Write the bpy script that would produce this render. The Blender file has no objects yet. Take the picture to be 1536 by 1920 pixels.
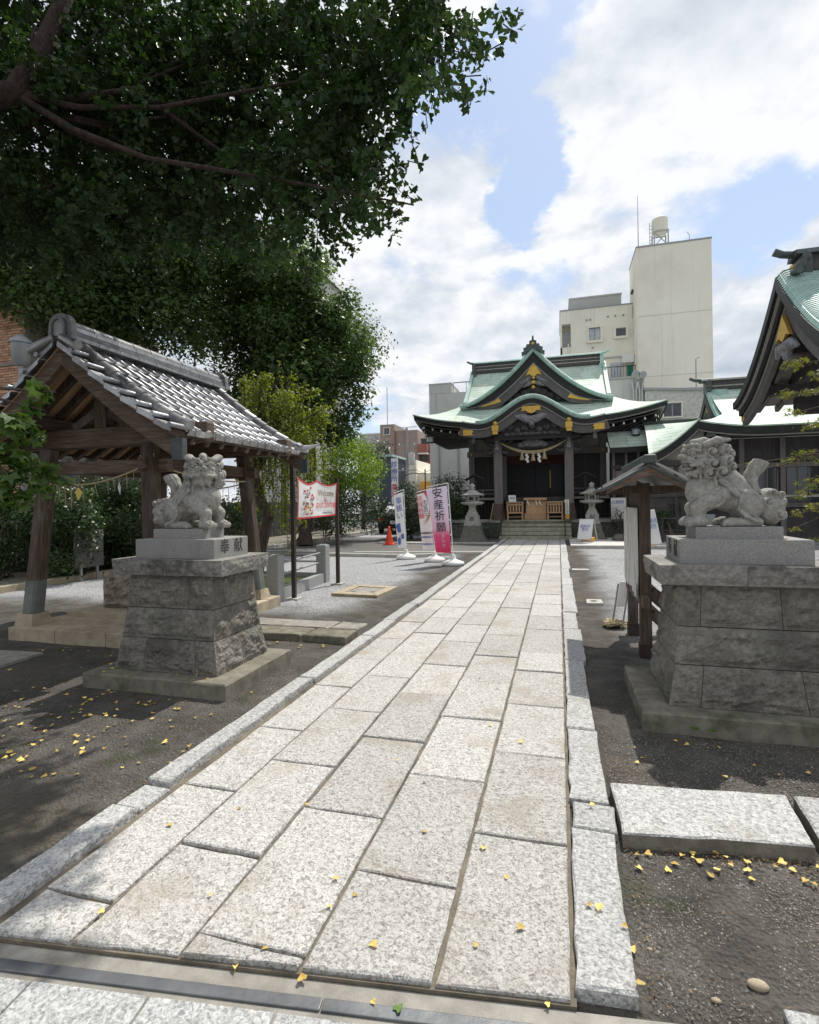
import bpy, bmesh, math, random
import numpy as np
from mathutils import Vector, Matrix, noise as mnoise
R = math.radians
SC = bpy.context.scene
COL = SC.collection
rng = random.Random(7)
nrng = np.random.default_rng(11)

# ---------------------------------------------------------------- camera
cam = bpy.data.cameras.new('camera')
camera = bpy.data.objects.new('camera', cam)
COL.objects.link(camera)
cam.sensor_fit = 'HORIZONTAL'; cam.sensor_width = 36.0; cam.lens = 1000.0 / 1536.0 * 36.0
cam.shift_y = -16.0 / 1536.0
cam.clip_start = 0.05; cam.clip_end = 3000
PSI = math.atan(0.28); ROLL = 0.015
camera.matrix_world = (Matrix.Translation((0, 0, 1.5)) @ Matrix.Rotation(PSI, 4, 'Z')
                       @ Matrix.Rotation(R(90), 4, 'X') @ Matrix.Rotation(-ROLL, 4, 'Z'))
SC.camera = camera

# ---------------------------------------------------------------- light
SUN_EL, SUN_AZ = R(58), R(20)            # azimuth from +Y towards +X
SUND = Vector((math.sin(SUN_AZ) * math.cos(SUN_EL), math.cos(SUN_AZ) * math.cos(SUN_EL), math.sin(SUN_EL)))
sl = bpy.data.lights.new('sun', 'SUN'); sl.energy = 4.7; sl.angle = R(0.6); sl.color = (1.0, 0.95, 0.87)
so = bpy.data.objects.new('sun', sl); COL.objects.link(so)
so.rotation_euler = SUND.to_track_quat('Z', 'Y').to_euler()

world = bpy.data.worlds.new('World'); SC.world = world; world.use_nodes = True

def build_world():
    nt = world.node_tree; N = nt.nodes; L = nt.links
    N.clear()
    out = N.new('ShaderNodeOutputWorld'); bg = N.new('ShaderNodeBackground')
    bg.inputs['Strength'].default_value = 0.11
    L.new(bg.outputs[0], out.inputs[0])
    sky = N.new('ShaderNodeTexSky'); sky.sky_type = 'NISHITA'; sky.sun_disc = False
    sky.sun_elevation = SUN_EL; sky.sun_rotation = SUN_AZ; sky.air_density = 1.0; sky.dust_density = 0.6; sky.ozone_density = 2.0
    tc = N.new('ShaderNodeTexCoord')
    def math_(op, a, b=None, clamp=False):
        n = N.new('ShaderNodeMath'); n.operation = op; n.use_clamp = clamp
        for i, v in enumerate((a, b)):
            if v is None: continue
            if isinstance(v, (int, float)): n.inputs[i].default_value = v
            else: L.new(v, n.inputs[i])
        return n.outputs[0]
    def vmath(op, a, b=None):
        n = N.new('ShaderNodeVectorMath'); n.operation = op
        for i, v in enumerate((a, b)):
            if v is None: continue
            if isinstance(v, tuple): n.inputs[i].default_value = v
            else: L.new(v, n.inputs[i])
        return n
    def noise(vec, scale, detail, rough=.55, dist=0.):
        n = N.new('ShaderNodeTexNoise'); L.new(vec, n.inputs['Vector'])
        n.inputs['Scale'].default_value = scale; n.inputs['Detail'].default_value = detail
        n.inputs['Roughness'].default_value = rough; n.inputs['Distortion'].default_value = dist
        return n.outputs['Fac']
    def ss(x, lo, hi):
        n = N.new('ShaderNodeMapRange'); n.interpolation_type = 'SMOOTHSTEP'
        L.new(x, n.inputs[0]); n.inputs[1].default_value = lo; n.inputs[2].default_value = hi
        return n.outputs[0]
    d = tc.outputs['Generated']
    sep = N.new('ShaderNodeSeparateXYZ'); L.new(d, sep.inputs[0])
    # cloud layer seen as a shell overhead: direction flattened onto a plane
    zc = math_('ADD', math_('MAXIMUM', sep.outputs[2], 0.0), 0.32)
    comb = N.new('ShaderNodeCombineXYZ')
    L.new(math_('DIVIDE', sep.outputs[0], zc), comb.inputs[0]); L.new(math_('DIVIDE', sep.outputs[1], zc), comb.inputs[1])
    p = comb.outputs[0]
    warp = N.new('ShaderNodeTexNoise'); L.new(p, warp.inputs['Vector']); warp.inputs['Scale'].default_value = 2.2; warp.inputs['Detail'].default_value = 2
    wv = vmath('SCALE', vmath('SUBTRACT', warp.outputs['Color'], (.5, .5, .5)).outputs[0]); wv.inputs['Scale'].default_value = .14
    pw = vmath('ADD', p, wv.outputs[0]).outputs[0]
    big = noise(vmath('ADD', pw, (3.1, 7.7, 0)).outputs[0], 1.5, 8, .56)
    fine = noise(vmath('ADD', pw, (9.1, 1.7, 4)).outputs[0], 4.5, 7, .6)
    dens = math_('ADD', math_('MULTIPLY', big, .72), math_('MULTIPLY', fine, .28))
    # openings in the cloud deck where blue shows
    w2 = N.new('ShaderNodeTexNoise'); L.new(p, w2.inputs['Vector']); w2.inputs['Scale'].default_value = 3.2; w2.inputs['Detail'].default_value = 6; w2.inputs['Roughness'].default_value = .62
    wv2 = vmath('SCALE', vmath('SUBTRACT', w2.outputs['Color'], (.5, .5, .5)).outputs[0]); wv2.inputs['Scale'].default_value = .30
    dw = vmath('ADD', d, wv2.outputs[0]).outputs[0]
    for (hx, hy, hz, r, a) in HOLES:
        dv = vmath('DISTANCE', dw, (hx, hy, hz)).outputs['Value']
        dens = math_('SUBTRACT', dens, math_('MULTIPLY', math_('SUBTRACT', 1.0, ss(dv, r * .25, r)), a))
    cover = ss(dens, .36, .455)
    # cloud tone: bright edges towards the sun, grey thick bellies
    pl = vmath('ADD', pw, (SUND.x * .10 + 3.1, SUND.y * .10 + 7.7, 0)).outputs[0]
    big2 = noise(pl, 1.5, 8, .56)
    lit = math_('ADD', math_('SUBTRACT', big, big2), math_('MULTIPLY', math_('SUBTRACT', fine, .5), .22))
    tone = math_('ADD', math_('MULTIPLY', ss(lit, -.09, .08), .55), math_('MULTIPLY', math_('SUBTRACT', 1.0, ss(dens, .46, .68)), .45))
    ramp = N.new('ShaderNodeValToRGB'); L.new(tone, ramp.inputs[0])
    e = ramp.color_ramp.elements
    e[0].position = .16; e[0].color = (4.6, 5.2, 6.1, 1); e[1].position = .86; e[1].color = (8.9, 9.05, 9.3, 1)
    m = e.new(.52); m.color = (6.5, 7.0, 7.7, 1)
    # a thin veil brightens the blue
    veil = N.new('ShaderNodeMix'); veil.data_type = 'RGBA'
    veil.inputs[0].default_value = .52
    gam = vmath('MULTIPLY', sky.outputs[0], (1.45, 1.45, 1.45)).outputs[0]
    L.new(gam, veil.inputs[6]); veil.inputs[7].default_value = (6.0, 7.1, 8.8, 1)
    mix = N.new('ShaderNodeMix'); mix.data_type = 'RGBA'
    L.new(cover, mix.inputs[0]); L.new(veil.outputs[2], mix.inputs[6]); L.new(ramp.outputs[0], mix.inputs[7])
    # clouds away from the sun scatter less light towards the viewer
    dt = vmath('DOT_PRODUCT', d, tuple(SUND)).outputs['Value']
    k = math_('ADD', .84, math_('MULTIPLY', ss(dt, -.35, .62), .16))
    fin = vmath('SCALE', mix.outputs[2]); L.new(k, fin.inputs['Scale']); L.new(fin.outputs[0], bg.inputs[0])

HOLES = [(-.044, .852, .522, .10, .20), (-.121, .777, .618, .12, .19), (-.03, .735, .677, .13, .16), (-.175, .757, .63, .09, .10), (.08, .69, .72, .12, .10),
         (.30, .87, .39, .10, .09), (.33, .72, .61, .12, .06), (-.6, .3, .75, .2, .15), (.6, -.3, .74, .25, .15), (-.3, -.7, .65, .25, .15)]
build_world()

SC.view_settings.view_transform = 'Standard'
try: SC.view_settings.look = 'None'
except Exception: pass
SC.view_settings.exposure = 0.0; SC.view_settings.gamma = 1.0; SC.view_settings.use_curve_mapping = False
SC.render.engine = 'CYCLES'
SC.cycles.max_bounces = 6; SC.cycles.diffuse_bounces = 3; SC.cycles.glossy_bounces = 2
SC.cycles.transparent_max_bounces = 8; SC.cycles.use_denoising = True
SC.cycles.use_adaptive_sampling = True

# ---------------------------------------------------------------- helpers
class MB:
    def __init__(s): s.v = []; s.f = []; s.sm = []
    def add(s, vs, fs, smooth=False):
        o = len(s.v); s.v.extend([tuple(map(float, v)) for v in vs])
        s.f.extend([tuple(i + o for i in f) for f in fs]); s.sm.extend([smooth] * len(fs)); return s
    def box(s, x0, x1, y0, y1, z0, z1):
        return s.hexa([(x0, y0, z0), (x1, y0, z0), (x1, y1, z0), (x0, y1, z0)], [(x0, y0, z1), (x1, y0, z1), (x1, y1, z1), (x0, y1, z1)])
    def cbox(s, c, d, rz=0., m=None):
        h = [k / 2 for k in d]; M = m if m is not None else Matrix.Rotation(rz, 3, 'Z')
        P = [Vector(c) + M @ Vector((a * h[0], b * h[1], g * h[2])) for g in (-1, 1) for a, b in ((-1, -1), (1, -1), (1, 1), (-1, 1))]
        return s.hexa(P[:4], P[4:])
    def hexa(s, b, t):
        return s.add(list(b) + list(t), [(3, 2, 1, 0), (4, 5, 6, 7), (0, 1, 5, 4), (1, 2, 6, 5), (2, 3, 7, 6), (3, 0, 4, 7)])
    def bar(s, p, q, w, h, up=(0, 0, 1)):
        p, q = Vector(p), Vector(q); d = (q - p).normalized(); u = Vector(up)
        x = d.cross(u)
        if x.length < 1e-4: x = d.cross(Vector((0, 1, 0)))
        x.normalize(); z = x.cross(d)
        A = [(-.5, -.5), (.5, -.5), (.5, .5), (-.5, .5)]
        b = [p + x * a * w + z * c * h for a, c in A]; t = [q + x * a * w + z * c * h for a, c in A]
        return s.add(b + t, [(0, 1, 2, 3), (7, 6, 5, 4), (0, 4, 5, 1), (1, 5, 6, 2), (2, 6, 7, 3), (3, 7, 4, 0)])
    def tube(s, pts, r, n=8, cap=True, smooth=True):
        pts = [Vector(p) for p in pts]; k = len(pts)
        rs = r if isinstance(r, (list, tuple)) else [r] * k
        V = []; F = []; prev = None
        for i, p in enumerate(pts):
            d = (pts[min(i + 1, k - 1)] - pts[max(i - 1, 0)])
            d = d.normalized() if d.length > 1e-9 else Vector((0, 0, 1))
            if prev is None:
                x = d.orthogonal().normalized()
            else:
                x = prev - d * prev.dot(d); x = x.normalized() if x.length > 1e-6 else d.orthogonal().normalized()
            prev = x; y = d.cross(x)
            for j in range(n):
                a = 2 * math.pi * j / n; V.append(p + (x * math.cos(a) + y * math.sin(a)) * rs[i])
        for i in range(k - 1):
            for j in range(n):
                F.append((i * n + j, i * n + (j + 1) % n, (i + 1) * n + (j + 1) % n, (i + 1) * n + j))
        s.add(V, F, smooth)
        if cap: s.add(V[:n], [tuple(range(n - 1, -1, -1))]); s.add(V[-n:], [tuple(range(n))])
        return s
    def lathe(s, prof, c=(0, 0, 0), n=16, smooth=True, rot=0., squash=None):
        V = []; F = []; k = len(prof)
        for r, z in prof:
            for j in range(n):
                a = 2 * math.pi * j / n + rot
                V.append((c[0] + r * math.cos(a), c[1] + r * math.sin(a), c[2] + z))
        for i in range(k - 1):
            for j in range(n): F.append((i * n + j, i * n + (j + 1) % n, (i + 1) * n + (j + 1) % n, (i + 1) * n + j))
        s.add(V, F, smooth)
        if prof[0][0] > 1e-4: s.add(V[:n], [tuple(range(n - 1, -1, -1))])
        if prof[-1][0] > 1e-4: s.add(V[-n:], [tuple(range(n))])
        return s
    def ball(s, c, r, n=10, m=7, sc=(1, 1, 1)):
        prof = [(math.sin(math.pi * i / m) * r, -math.cos(math.pi * i / m) * r) for i in range(m + 1)]
        o = len(s.v); s.lathe(prof, (0, 0, 0), n)
        for i in range(o, len(s.v)): s.v[i] = tuple(c[k] + s.v[i][k] * sc[k] for k in range(3))
        return s
    def prism(s, poly, axis, a, b):
        """poly of 2-D points extruded from a to b along axis ('x': poly is (y,z), 'y': (x,z), 'z': (x,y))"""
        def P(u, w, t): return {'x': (t, u, w), 'y': (u, t, w), 'z': (u, w, t)}[axis]
        n = len(poly); V = [P(u, w, a) for u, w in poly] + [P(u, w, b) for u, w in poly]
        return s.add(V, [tuple(range(n - 1, -1, -1)), tuple(range(n, 2 * n))] + [(i, (i + 1) % n, n + (i + 1) % n, n + i) for i in range(n)])
    def grid(s, fn, nu, nv, smooth=True, flip=False):
        V = [fn(i / nu, j / nv) for j in range(nv + 1) for i in range(nu + 1)]
        F = []
        for j in range(nv):
            for i in range(nu):
                q = (j * (nu + 1) + i, j * (nu + 1) + i + 1, (j + 1) * (nu + 1) + i + 1, (j + 1) * (nu + 1) + i)
                F.append(q[::-1] if flip else q)
        return s.add(V, F, smooth)
    def shell(s, fn, nu, nv, th, smooth=True):
        """a grid surface fn(u,v) with thickness th downwards"""
        s.grid(fn, nu, nv, smooth)
        lo = lambda u, v: tuple(np.array(fn(u, v)) - np.array((0, 0, th)))
        s.grid(lo, nu, nv, smooth, True)
        for (f, n) in ((lambda t: (t, 0), nu), (lambda t: (1 - t, 1), nu), (lambda t: (0, 1 - t), nv), (lambda t: (1, t), nv)):
            V = []
            for i in range(n + 1):
                u, v = f(i / n); V += [fn(u, v), lo(u, v)]
            s.add(V, [(2 * i, 2 * i + 1, 2 * i + 3, 2 * i + 2) for i in range(n)])
        return s

def mesh_of(name, mb, mat, off=(0, 0, 0)):
    me = bpy.data.meshes.new(name)
    v = [(a - off[0], b - off[1], c - off[2]) for a, b, c in mb.v]
    me.from_pydata(v, [], mb.f)
    if any(mb.sm): me.polygons.foreach_set('use_smooth', mb.sm)
    if mat is not None: me.materials.append(mat)
    me.update()
    return me

def wloc(o):
    v = Vector((0, 0, 0))
    while o is not None: v += o.location; o = o.parent
    return v

def link(o, parent=None):
    COL.objects.link(o)
    if parent is not None: o.parent = parent
    return o

def obj(name, mb, mat, parent=None, loc=None, bevel=0., label=None, kind=None):
    """one mesh object; mb is in world coordinates (or its parent's when the parent stands at the origin)"""
    pw = wloc(parent) if parent is not None else Vector((0, 0, 0))
    l = Vector(loc) if loc is not None else pw
    o = bpy.data.objects.new(name, mesh_of(name, mb, mat, l)); o.location = l - pw
    link(o, parent)
    if bevel:
        b = o.modifiers.new('edge', 'BEVEL'); b.width = bevel; b.segments = 2; b.limit_method = 'ANGLE'; b.angle_limit = R(35)
    if label: o['label'] = label
    if kind: o['kind'] = kind
    return o

def thing(name, label, cat, loc=(0, 0, 0), rz=0., group=None):
    o = bpy.data.objects.new(name, None); o.empty_display_size = .1; o.location = loc; o.rotation_euler = (0, 0, rz)
    link(o); return tag(o, label, cat, group)

def tag(o, label, cat, group=None, kind=None):
    o['label'] = label; o['category'] = cat
    if group: o['group'] = group
    if kind: o['kind'] = kind
    return o

def struct(o): o['kind'] = 'structure'; return o

def kids(o): return [c for c in bpy.data.objects if c.parent == o]

def dup(root, loc, rz=None, label=None, children=None):
    r = root.copy(); link(r); r.location = loc
    if rz is not None: r.rotation_euler = (0, 0, rz)
    if label: r['label'] = label
    for ch in (children if children is not None else kids(root)):
        c = ch.copy(); link(c, r)
        for g in kids(ch): link(g.copy(), c)
    return r

def text_mb(txt, size, depth=.004, align='CENTER'):
    """lettering as mesh data in the XY plane, centred"""
    cu = bpy.data.curves.new('lettering', 'FONT'); cu.body = txt; cu.size = size; cu.align_x = align; cu.align_y = 'CENTER'
    cu.extrude = depth / 2; cu.resolution_u = 2
    o = bpy.data.objects.new('lettering', cu); COL.objects.link(o)
    bpy.context.view_layer.update()
    me = o.evaluated_get(bpy.context.evaluated_depsgraph_get()).to_mesh()
    mb = MB(); mb.add([tuple(v.co) for v in me.vertices], [tuple(p.vertices) for p in me.polygons])
    COL.objects.unlink(o); bpy.data.objects.remove(o); bpy.data.curves.remove(cu)
    return mb

def xf(mb, m):
    mb.v = [tuple(m @ Vector(v)) for v in mb.v]; return mb

def frame(o, x, y):
    """matrix placing the XY plane at o with the given x and y directions"""
    x = Vector(x).normalized(); y = Vector(y).normalized(); z = x.cross(y)
    return Matrix(((x.x, y.x, z.x, o[0]), (x.y, y.y, z.y, o[1]), (x.z, y.z, z.z, o[2]), (0, 0, 0, 1)))

def np_mesh(name, verts, faces, mat, smooth=False):
    """fast mesh from arrays: verts (n,3), faces (m,k)"""
    me = bpy.data.meshes.new(name); n = len(verts); m, k = faces.shape
    me.vertices.add(n); me.vertices.foreach_set('co', np.ascontiguousarray(verts, np.float32).ravel())
    me.loops.add(m * k); me.loops.foreach_set('vertex_index', np.ascontiguousarray(faces, np.int32).ravel())
    me.polygons.add(m); me.polygons.foreach_set('loop_start', np.arange(0, m * k, k, dtype=np.int32))
    if smooth: me.polygons.foreach_set('use_smooth', np.ones(m, bool))
    if mat is not None: me.materials.append(mat)
    me.update(); me.validate()
    return me
# ---------------------------------------------------------------- materials
def pm(name, cols, scale=6., detail=6., nrough=.6, rough=.8, spec=.35, metal=0., bump=0., bscale=60., bdist=.01, bdetail=4.,
       speck=None, stain=None, stain2=None, randv=0., randc=True, stretch=(1, 1, 1), dist=0., lines=None, trans=0., sheen=0.):
    """noise-driven surface. cols: ramp stops [(pos, rgb)]; speck: (scale, threshold, rgb, amount); stain: (scale, lo, hi, rgb, amount, stretch)
    lines: (axis, period, depth) adds fine grooves to the bump"""
    m = bpy.data.materials.new(name); m.use_nodes = True
    nt = m.node_tree; N = nt.nodes; L = nt.links
    b = N['Principled BSDF']
    b.inputs['Roughness'].default_value = rough; b.inputs['Metallic'].default_value = metal
    b.inputs['Specular IOR Level'].default_value = spec
    tc = N.new('ShaderNodeTexCoord'); co = tc.outputs['Object']
    if randc:
        oi = N.new('ShaderNodeObjectInfo')
        vm = N.new('ShaderNodeVectorMath'); vm.operation = 'ADD'
        sc = N.new('ShaderNodeVectorMath'); sc.operation = 'SCALE'; sc.inputs[0].default_value = (37., 61., 17.)
        L.new(oi.outputs['Random'], sc.inputs['Scale']); L.new(co, vm.inputs[0]); L.new(sc.outputs[0], vm.inputs[1]); co = vm.outputs[0]
    def stretched(st):
        if st == (1, 1, 1): return co
        mp = N.new('ShaderNodeVectorMath'); mp.operation = 'MULTIPLY'; mp.inputs[1].default_value = st
        L.new(co, mp.inputs[0]); return mp.outputs[0]
    def noise(s, d, st=(1, 1, 1), r=nrough, ds=0.):
        n = N.new('ShaderNodeTexNoise'); L.new(stretched(st), n.inputs['Vector'])
        n.inputs['Scale'].default_value = s; n.inputs['Detail'].default_value = d; n.inputs['Roughness'].default_value = r
        n.inputs['Distortion'].default_value = ds
        return n.outputs['Fac']
    def mixc(f, a, c2):
        x = N.new('ShaderNodeMix'); x.data_type = 'RGBA'
        if isinstance(f, float): x.inputs[0].default_value = f
        else: L.new(f, x.inputs[0])
        L.new(a, x.inputs[6])
        if isinstance(c2, tuple): x.inputs[7].default_value = (*c2, 1)
        else: L.new(c2, x.inputs[7])
        return x.outputs[2]
    def mr(x, lo, hi, a=0., z=1.):
        n = N.new('ShaderNodeMapRange'); n.interpolation_type = 'SMOOTHSTEP'
        L.new(x, n.inputs[0])
        for i, v in enumerate((lo, hi, a, z)): n.inputs[i + 1].default_value = v
        return n.outputs[0]
    base = noise(scale, detail, stretch, nrough, dist)
    rp = N.new('ShaderNodeValToRGB'); L.new(base, rp.inputs[0])
    el = rp.color_ramp.elements
    el[0].position, el[0].color = cols[0][0], (*cols[0][1], 1)
    el[1].position, el[1].color = cols[-1][0], (*cols[-1][1], 1)
    for ps, c in cols[1:-1]: q = el.new(ps); q.color = (*c, 1)
    c = rp.outputs[0]
    for st in (stain, stain2):
        if st:
            f = mr(noise(st[0], 5, st[5] if len(st) > 5 else (1, 1, 1), .65), st[1], st[2], 0., st[4]); c = mixc(f, c, st[3])
    if speck:
        f = mr(noise(speck[0], 2), speck[1], speck[1] + .06, 0., speck[3]); c = mixc(f, c, speck[2])
    if randv:
        oi2 = N.new('ShaderNodeObjectInfo'); v = mr(oi2.outputs['Random'], 0, 1, 1 - randv, 1 + randv)
        vm2 = N.new('ShaderNodeVectorMath'); vm2.operation = 'SCALE'; L.new(c, vm2.inputs[0]); L.new(v, vm2.inputs['Scale']); c = vm2.outputs[0]
    if lines and len(lines) > 3:      # lapped courses: each sheet edge is a little darker
        w0 = N.new('ShaderNodeTexWave'); w0.wave_type = 'BANDS'; w0.bands_direction = lines[0]; w0.wave_profile = 'SAW'
        w0.inputs['Scale'].default_value = lines[1]; w0.inputs['Distortion'].default_value = .8; w0.inputs['Detail'].default_value = 3; L.new(tc.outputs['Object'], w0.inputs['Vector'])
        v0 = N.new('ShaderNodeVectorMath'); v0.operation = 'SCALE'; L.new(c, v0.inputs[0]); L.new(mr(w0.outputs['Fac'], .0, .35, 1 - lines[3], 1.), v0.inputs['Scale']); c = v0.outputs[0]
    L.new(c, b.inputs['Base Color'])
    if bump or lines:
        h = noise(bscale, bdetail, stretch, .6)
        if lines:
            w = N.new('ShaderNodeTexWave'); w.wave_type = 'BANDS'; w.bands_direction = lines[0]; w.wave_profile = 'SAW'
            w.inputs['Scale'].default_value = lines[1]; w.inputs['Distortion'].default_value = .15; L.new(tc.outputs['Object'], w.inputs['Vector'])
            ad = N.new('ShaderNodeMath'); ad.operation = 'MULTIPLY_ADD'; L.new(w.outputs['Fac'], ad.inputs[0]); ad.inputs[1].default_value = lines[2]
            L.new(h, ad.inputs[2]); h = ad.outputs[0]
        bn = N.new('ShaderNodeBump'); bn.inputs['Strength'].default_value = bump; bn.inputs['Distance'].default_value = bdist
        L.new(h, bn.inputs['Height']); L.new(bn.outputs[0], b.inputs['Normal'])
    return m

def leafmat(name, c1, c2, trans=.35, rough=.5, nscale=3.):
    """leaf: diffuse/glossy plus light through the blade; colour varies across the crown"""
    m = bpy.data.materials.new(name); m.use_nodes = True
    nt = m.node_tree; N = nt.nodes; L = nt.links
    b = N['Principled BSDF']; b.inputs['Roughness'].default_value = rough; b.inputs['Specular IOR Level'].default_value = .35
    tc = N.new('ShaderNodeTexCoord'); n = N.new('ShaderNodeTexNoise'); L.new(tc.outputs['Object'], n.inputs['Vector'])
    n.inputs['Scale'].default_value = nscale; n.inputs['Detail'].default_value = 4; n.inputs['Roughness'].default_value = .8
    rp = N.new('ShaderNodeValToRGB'); L.new(n.outputs['Fac'], rp.inputs[0])
    e = rp.color_ramp.elements; e[0].position = .35; e[0].color = (*c1, 1); e[1].position = .65; e[1].color = (*c2, 1)
    L.new(rp.outputs[0], b.inputs['Base Color'])
    t = N.new('ShaderNodeBsdfTranslucent'); hs = N.new('ShaderNodeHueSaturation'); hs.inputs['Value'].default_value = 1.6; hs.inputs['Saturation'].default_value = 1.15
    hs.inputs['Hue'].default_value = .485
    L.new(rp.outputs[0], hs.inputs['Color']); L.new(hs.outputs[0], t.inputs[0])
    mx = N.new('ShaderNodeMixShader'); mx.inputs[0].default_value = trans
    L.new(b.outputs[0], mx.inputs[1]); L.new(t.outputs[0], mx.inputs[2]); L.new(mx.outputs[0], N['Material Output'].inputs[0])
    return m

def flat(name, c, rough=.6, metal=0., spec=.4):
    return pm(name, [(.3, tuple(k * .9 for k in c)), (.7, c)], scale=9, rough=rough, metal=metal, spec=spec, randc=False)

M = {}
M['granite'] = pm('bush hammered granite', [(.32, (.22, .21, .195)), (.43, (.35, .34, .318)), (.51, (.50, .49, .466)), (.70, (.62, .61, .585))], scale=58, detail=4, dist=1.4, nrough=.55,
                  rough=.88, bump=1., bscale=58, bdist=.014, stain=(2.2, .50, .70, (.33, .275, .21), .55), stain2=(6, .56, .72, (.28, .265, .24), .45), speck=(190, .63, (.15, .14, .13), .6), randv=.10)
M['granite_kerb'] = pm('pale hewn granite', [(.30, (.20, .20, .20)), (.44, (.34, .34, .335)), (.55, (.48, .48, .465)), (.75, (.59, .59, .57))], scale=60, detail=4, dist=.9, nrough=.55,
                       rough=.88, bump=1., bscale=40, bdist=.016, stain=(3, .54, .72, (.30, .285, .245), .6), speck=(200, .62, (.13, .13, .13), .6), randv=.08)
M['granite_front'] = pm('pale sawn granite', [(.36, (.20, .206, .204)), (.5, (.37, .378, .37)), (.64, (.52, .525, .515))], scale=75, detail=4, dist=.8, rough=.82, bump=.5, bscale=90, bdist=.005, randv=.05, stain=(2.5, .52, .72, (.27, .26, .235), .5))
M['mortar'] = pm('sandy joint mortar', [(.3, (.10, .085, .065)), (.7, (.24, .205, .155))], scale=7, rough=.95, bump=.8, bscale=70, bdist=.01, stain=(1.2, .5, .65, (.06, .055, .045), .8))
M['concrete'] = pm('old concrete', [(.3, (.20, .188, .165)), (.7, (.36, .342, .305))], scale=9, rough=.92, bump=.5, bscale=110, bdist=.006, stain=(1.7, .5, .7, (.13, .115, .09), .7))
M['steel_dark'] = pm('dark galvanised steel', [(.3, (.10, .105, .11)), (.7, (.22, .23, .24))], scale=5, rough=.45, metal=.6, bump=.1, bscale=40, stretch=(1, 1, 1))
M['plinth'] = pm('dressed grey granite', [(.3, (.21, .207, .197)), (.7, (.34, .335, .32))], scale=90, detail=3, rough=.8, bump=.25, bscale=150, bdist=.004,
                 stain=(3.2, .52, .70, (.19, .185, .17), .75, (1, 1, .45)), speck=(200, .64, (.15, .15, .15), .5))
M['rock'] = pm('rock faced granite', [(.25, (.115, .105, .09)), (.5, (.215, .198, .172)), (.75, (.31, .29, .255))], scale=26, rough=.88, bump=1., bscale=38, bdist=.03, bdetail=8,
               stain=(2.6, .47, .62, (.06, .056, .05), .55, (1, 1, .5)), stain2=(1.5, .5, .68, (.12, .125, .105), .6), speck=(150, .66, (.5, .47, .42), .35), randv=.12)
M['rockcap'] = pm('rock faced cap stone', [(.25, (.14, .133, .12)), (.5, (.245, .235, .215)), (.75, (.35, .34, .315))], scale=30, rough=.88, bump=1., bscale=40, bdist=.016, bdetail=6,
                  stain=(3.0, .5, .66, (.08, .075, .068), .8), randv=.08)
M['statue'] = pm('carved grey granite', [(.25, (.19, .183, .165)), (.5, (.30, .29, .265)), (.75, (.41, .40, .37))], scale=34, rough=.82, bump=.35, bscale=160, bdist=.004,
                 stain=(14., .54, .70, (.10, .095, .083), .6, (1, 1, .5)), speck=(260, .66, (.16, .16, .15), .5), randc=False)
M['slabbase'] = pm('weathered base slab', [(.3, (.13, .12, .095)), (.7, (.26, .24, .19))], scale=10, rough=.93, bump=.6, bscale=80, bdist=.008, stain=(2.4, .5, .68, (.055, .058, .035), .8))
M['tanstone'] = pm('tan floor stone', [(.3, (.32, .26, .18)), (.7, (.48, .41, .30))], scale=8, rough=.85, bump=.3, bscale=120, bdist=.004, stain=(1.6, .5, .7, (.2, .165, .12), .6), randv=.06)
M['basin'] = pm('rough brown stone', [(.3, (.19, .16, .13)), (.7, (.42, .36, .30))], scale=12, rough=.9, bump=1, bscale=35, bdist=.02, stain=(4, .5, .7, (.08, .07, .055), .7))
M['oldwood'] = pm('weathered brown wood', [(.25, (.035, .024, .018)), (.5, (.085, .06, .045)), (.75, (.16, .125, .10))], scale=10, rough=.75, bump=.5, bscale=14, bdist=.008, stretch=(4, 4, .35), stain=(2, .5, .75, (.17, .165, .155), .5), randv=.15)
M['oldwood_x'] = pm('weathered brown beam', [(.25, (.055, .038, .027)), (.5, (.12, .085, .062)), (.75, (.22, .17, .13))], scale=10, rough=.75, bump=.5, bscale=14, bdist=.008, stretch=(.35, 4, 4), randv=.15)
M['oldwood_y'] = pm('weathered brown rafter', [(.25, (.04, .027, .019)), (.5, (.085, .058, .042)), (.75, (.16, .12, .09))], scale=10, rough=.75, bump=.5, bscale=14, bdist=.008, stretch=(4, .35, 4), randv=.15)
M['soffit'] = pm('orange brown boarding', [(.3, (.36, .22, .13)), (.7, (.55, .36, .23))], scale=6, rough=.8, stretch=(.5, 5, 1), bump=.2, bscale=20)
M['tile'] = pm('smoked clay tile', [(.3, (.26, .265, .275)), (.7, (.54, .545, .555))], scale=9, rough=.44, spec=.75, metal=.7, bump=.15, bscale=30, bdist=.004, stain=(6, .55, .75, (.2, .2, .195), .5), randv=.3)
M['tile_ridge'] = pm('pale smoked ridge tile', [(.3, (.10, .102, .108)), (.7, (.26, .265, .27))], scale=11, rough=.4, spec=.6, bump=.2, bscale=30, bdist=.004, stain=(5, .5, .7, (.38, .37, .35), .5), randv=.1)
M['darkwood'] = pm('dark stained timber', [(.3, (.042, .038, .038)), (.7, (.088, .080, .079))], scale=5, rough=.62, stretch=(3, 3, .5), bump=.15, bscale=20)
M['greywood'] = pm('brown grey painted pillar', [(.3, (.14, .124, .12)), (.7, (.21, .188, .182))], scale=5, rough=.65, stretch=(3, 3, .4), bump=.12, bscale=20)
M['blackwood'] = pm('black lacquered timber', [(.3, (.012, .012, .013)), (.7, (.026, .025, .026))], scale=5, rough=.5, bump=.1, bscale=20)
M['bargewood'] = pm('grey brown eave board', [(.3, (.085, .08, .078)), (.7, (.135, .125, .12))], scale=5, rough=.6, bump=.1, bscale=20)
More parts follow.
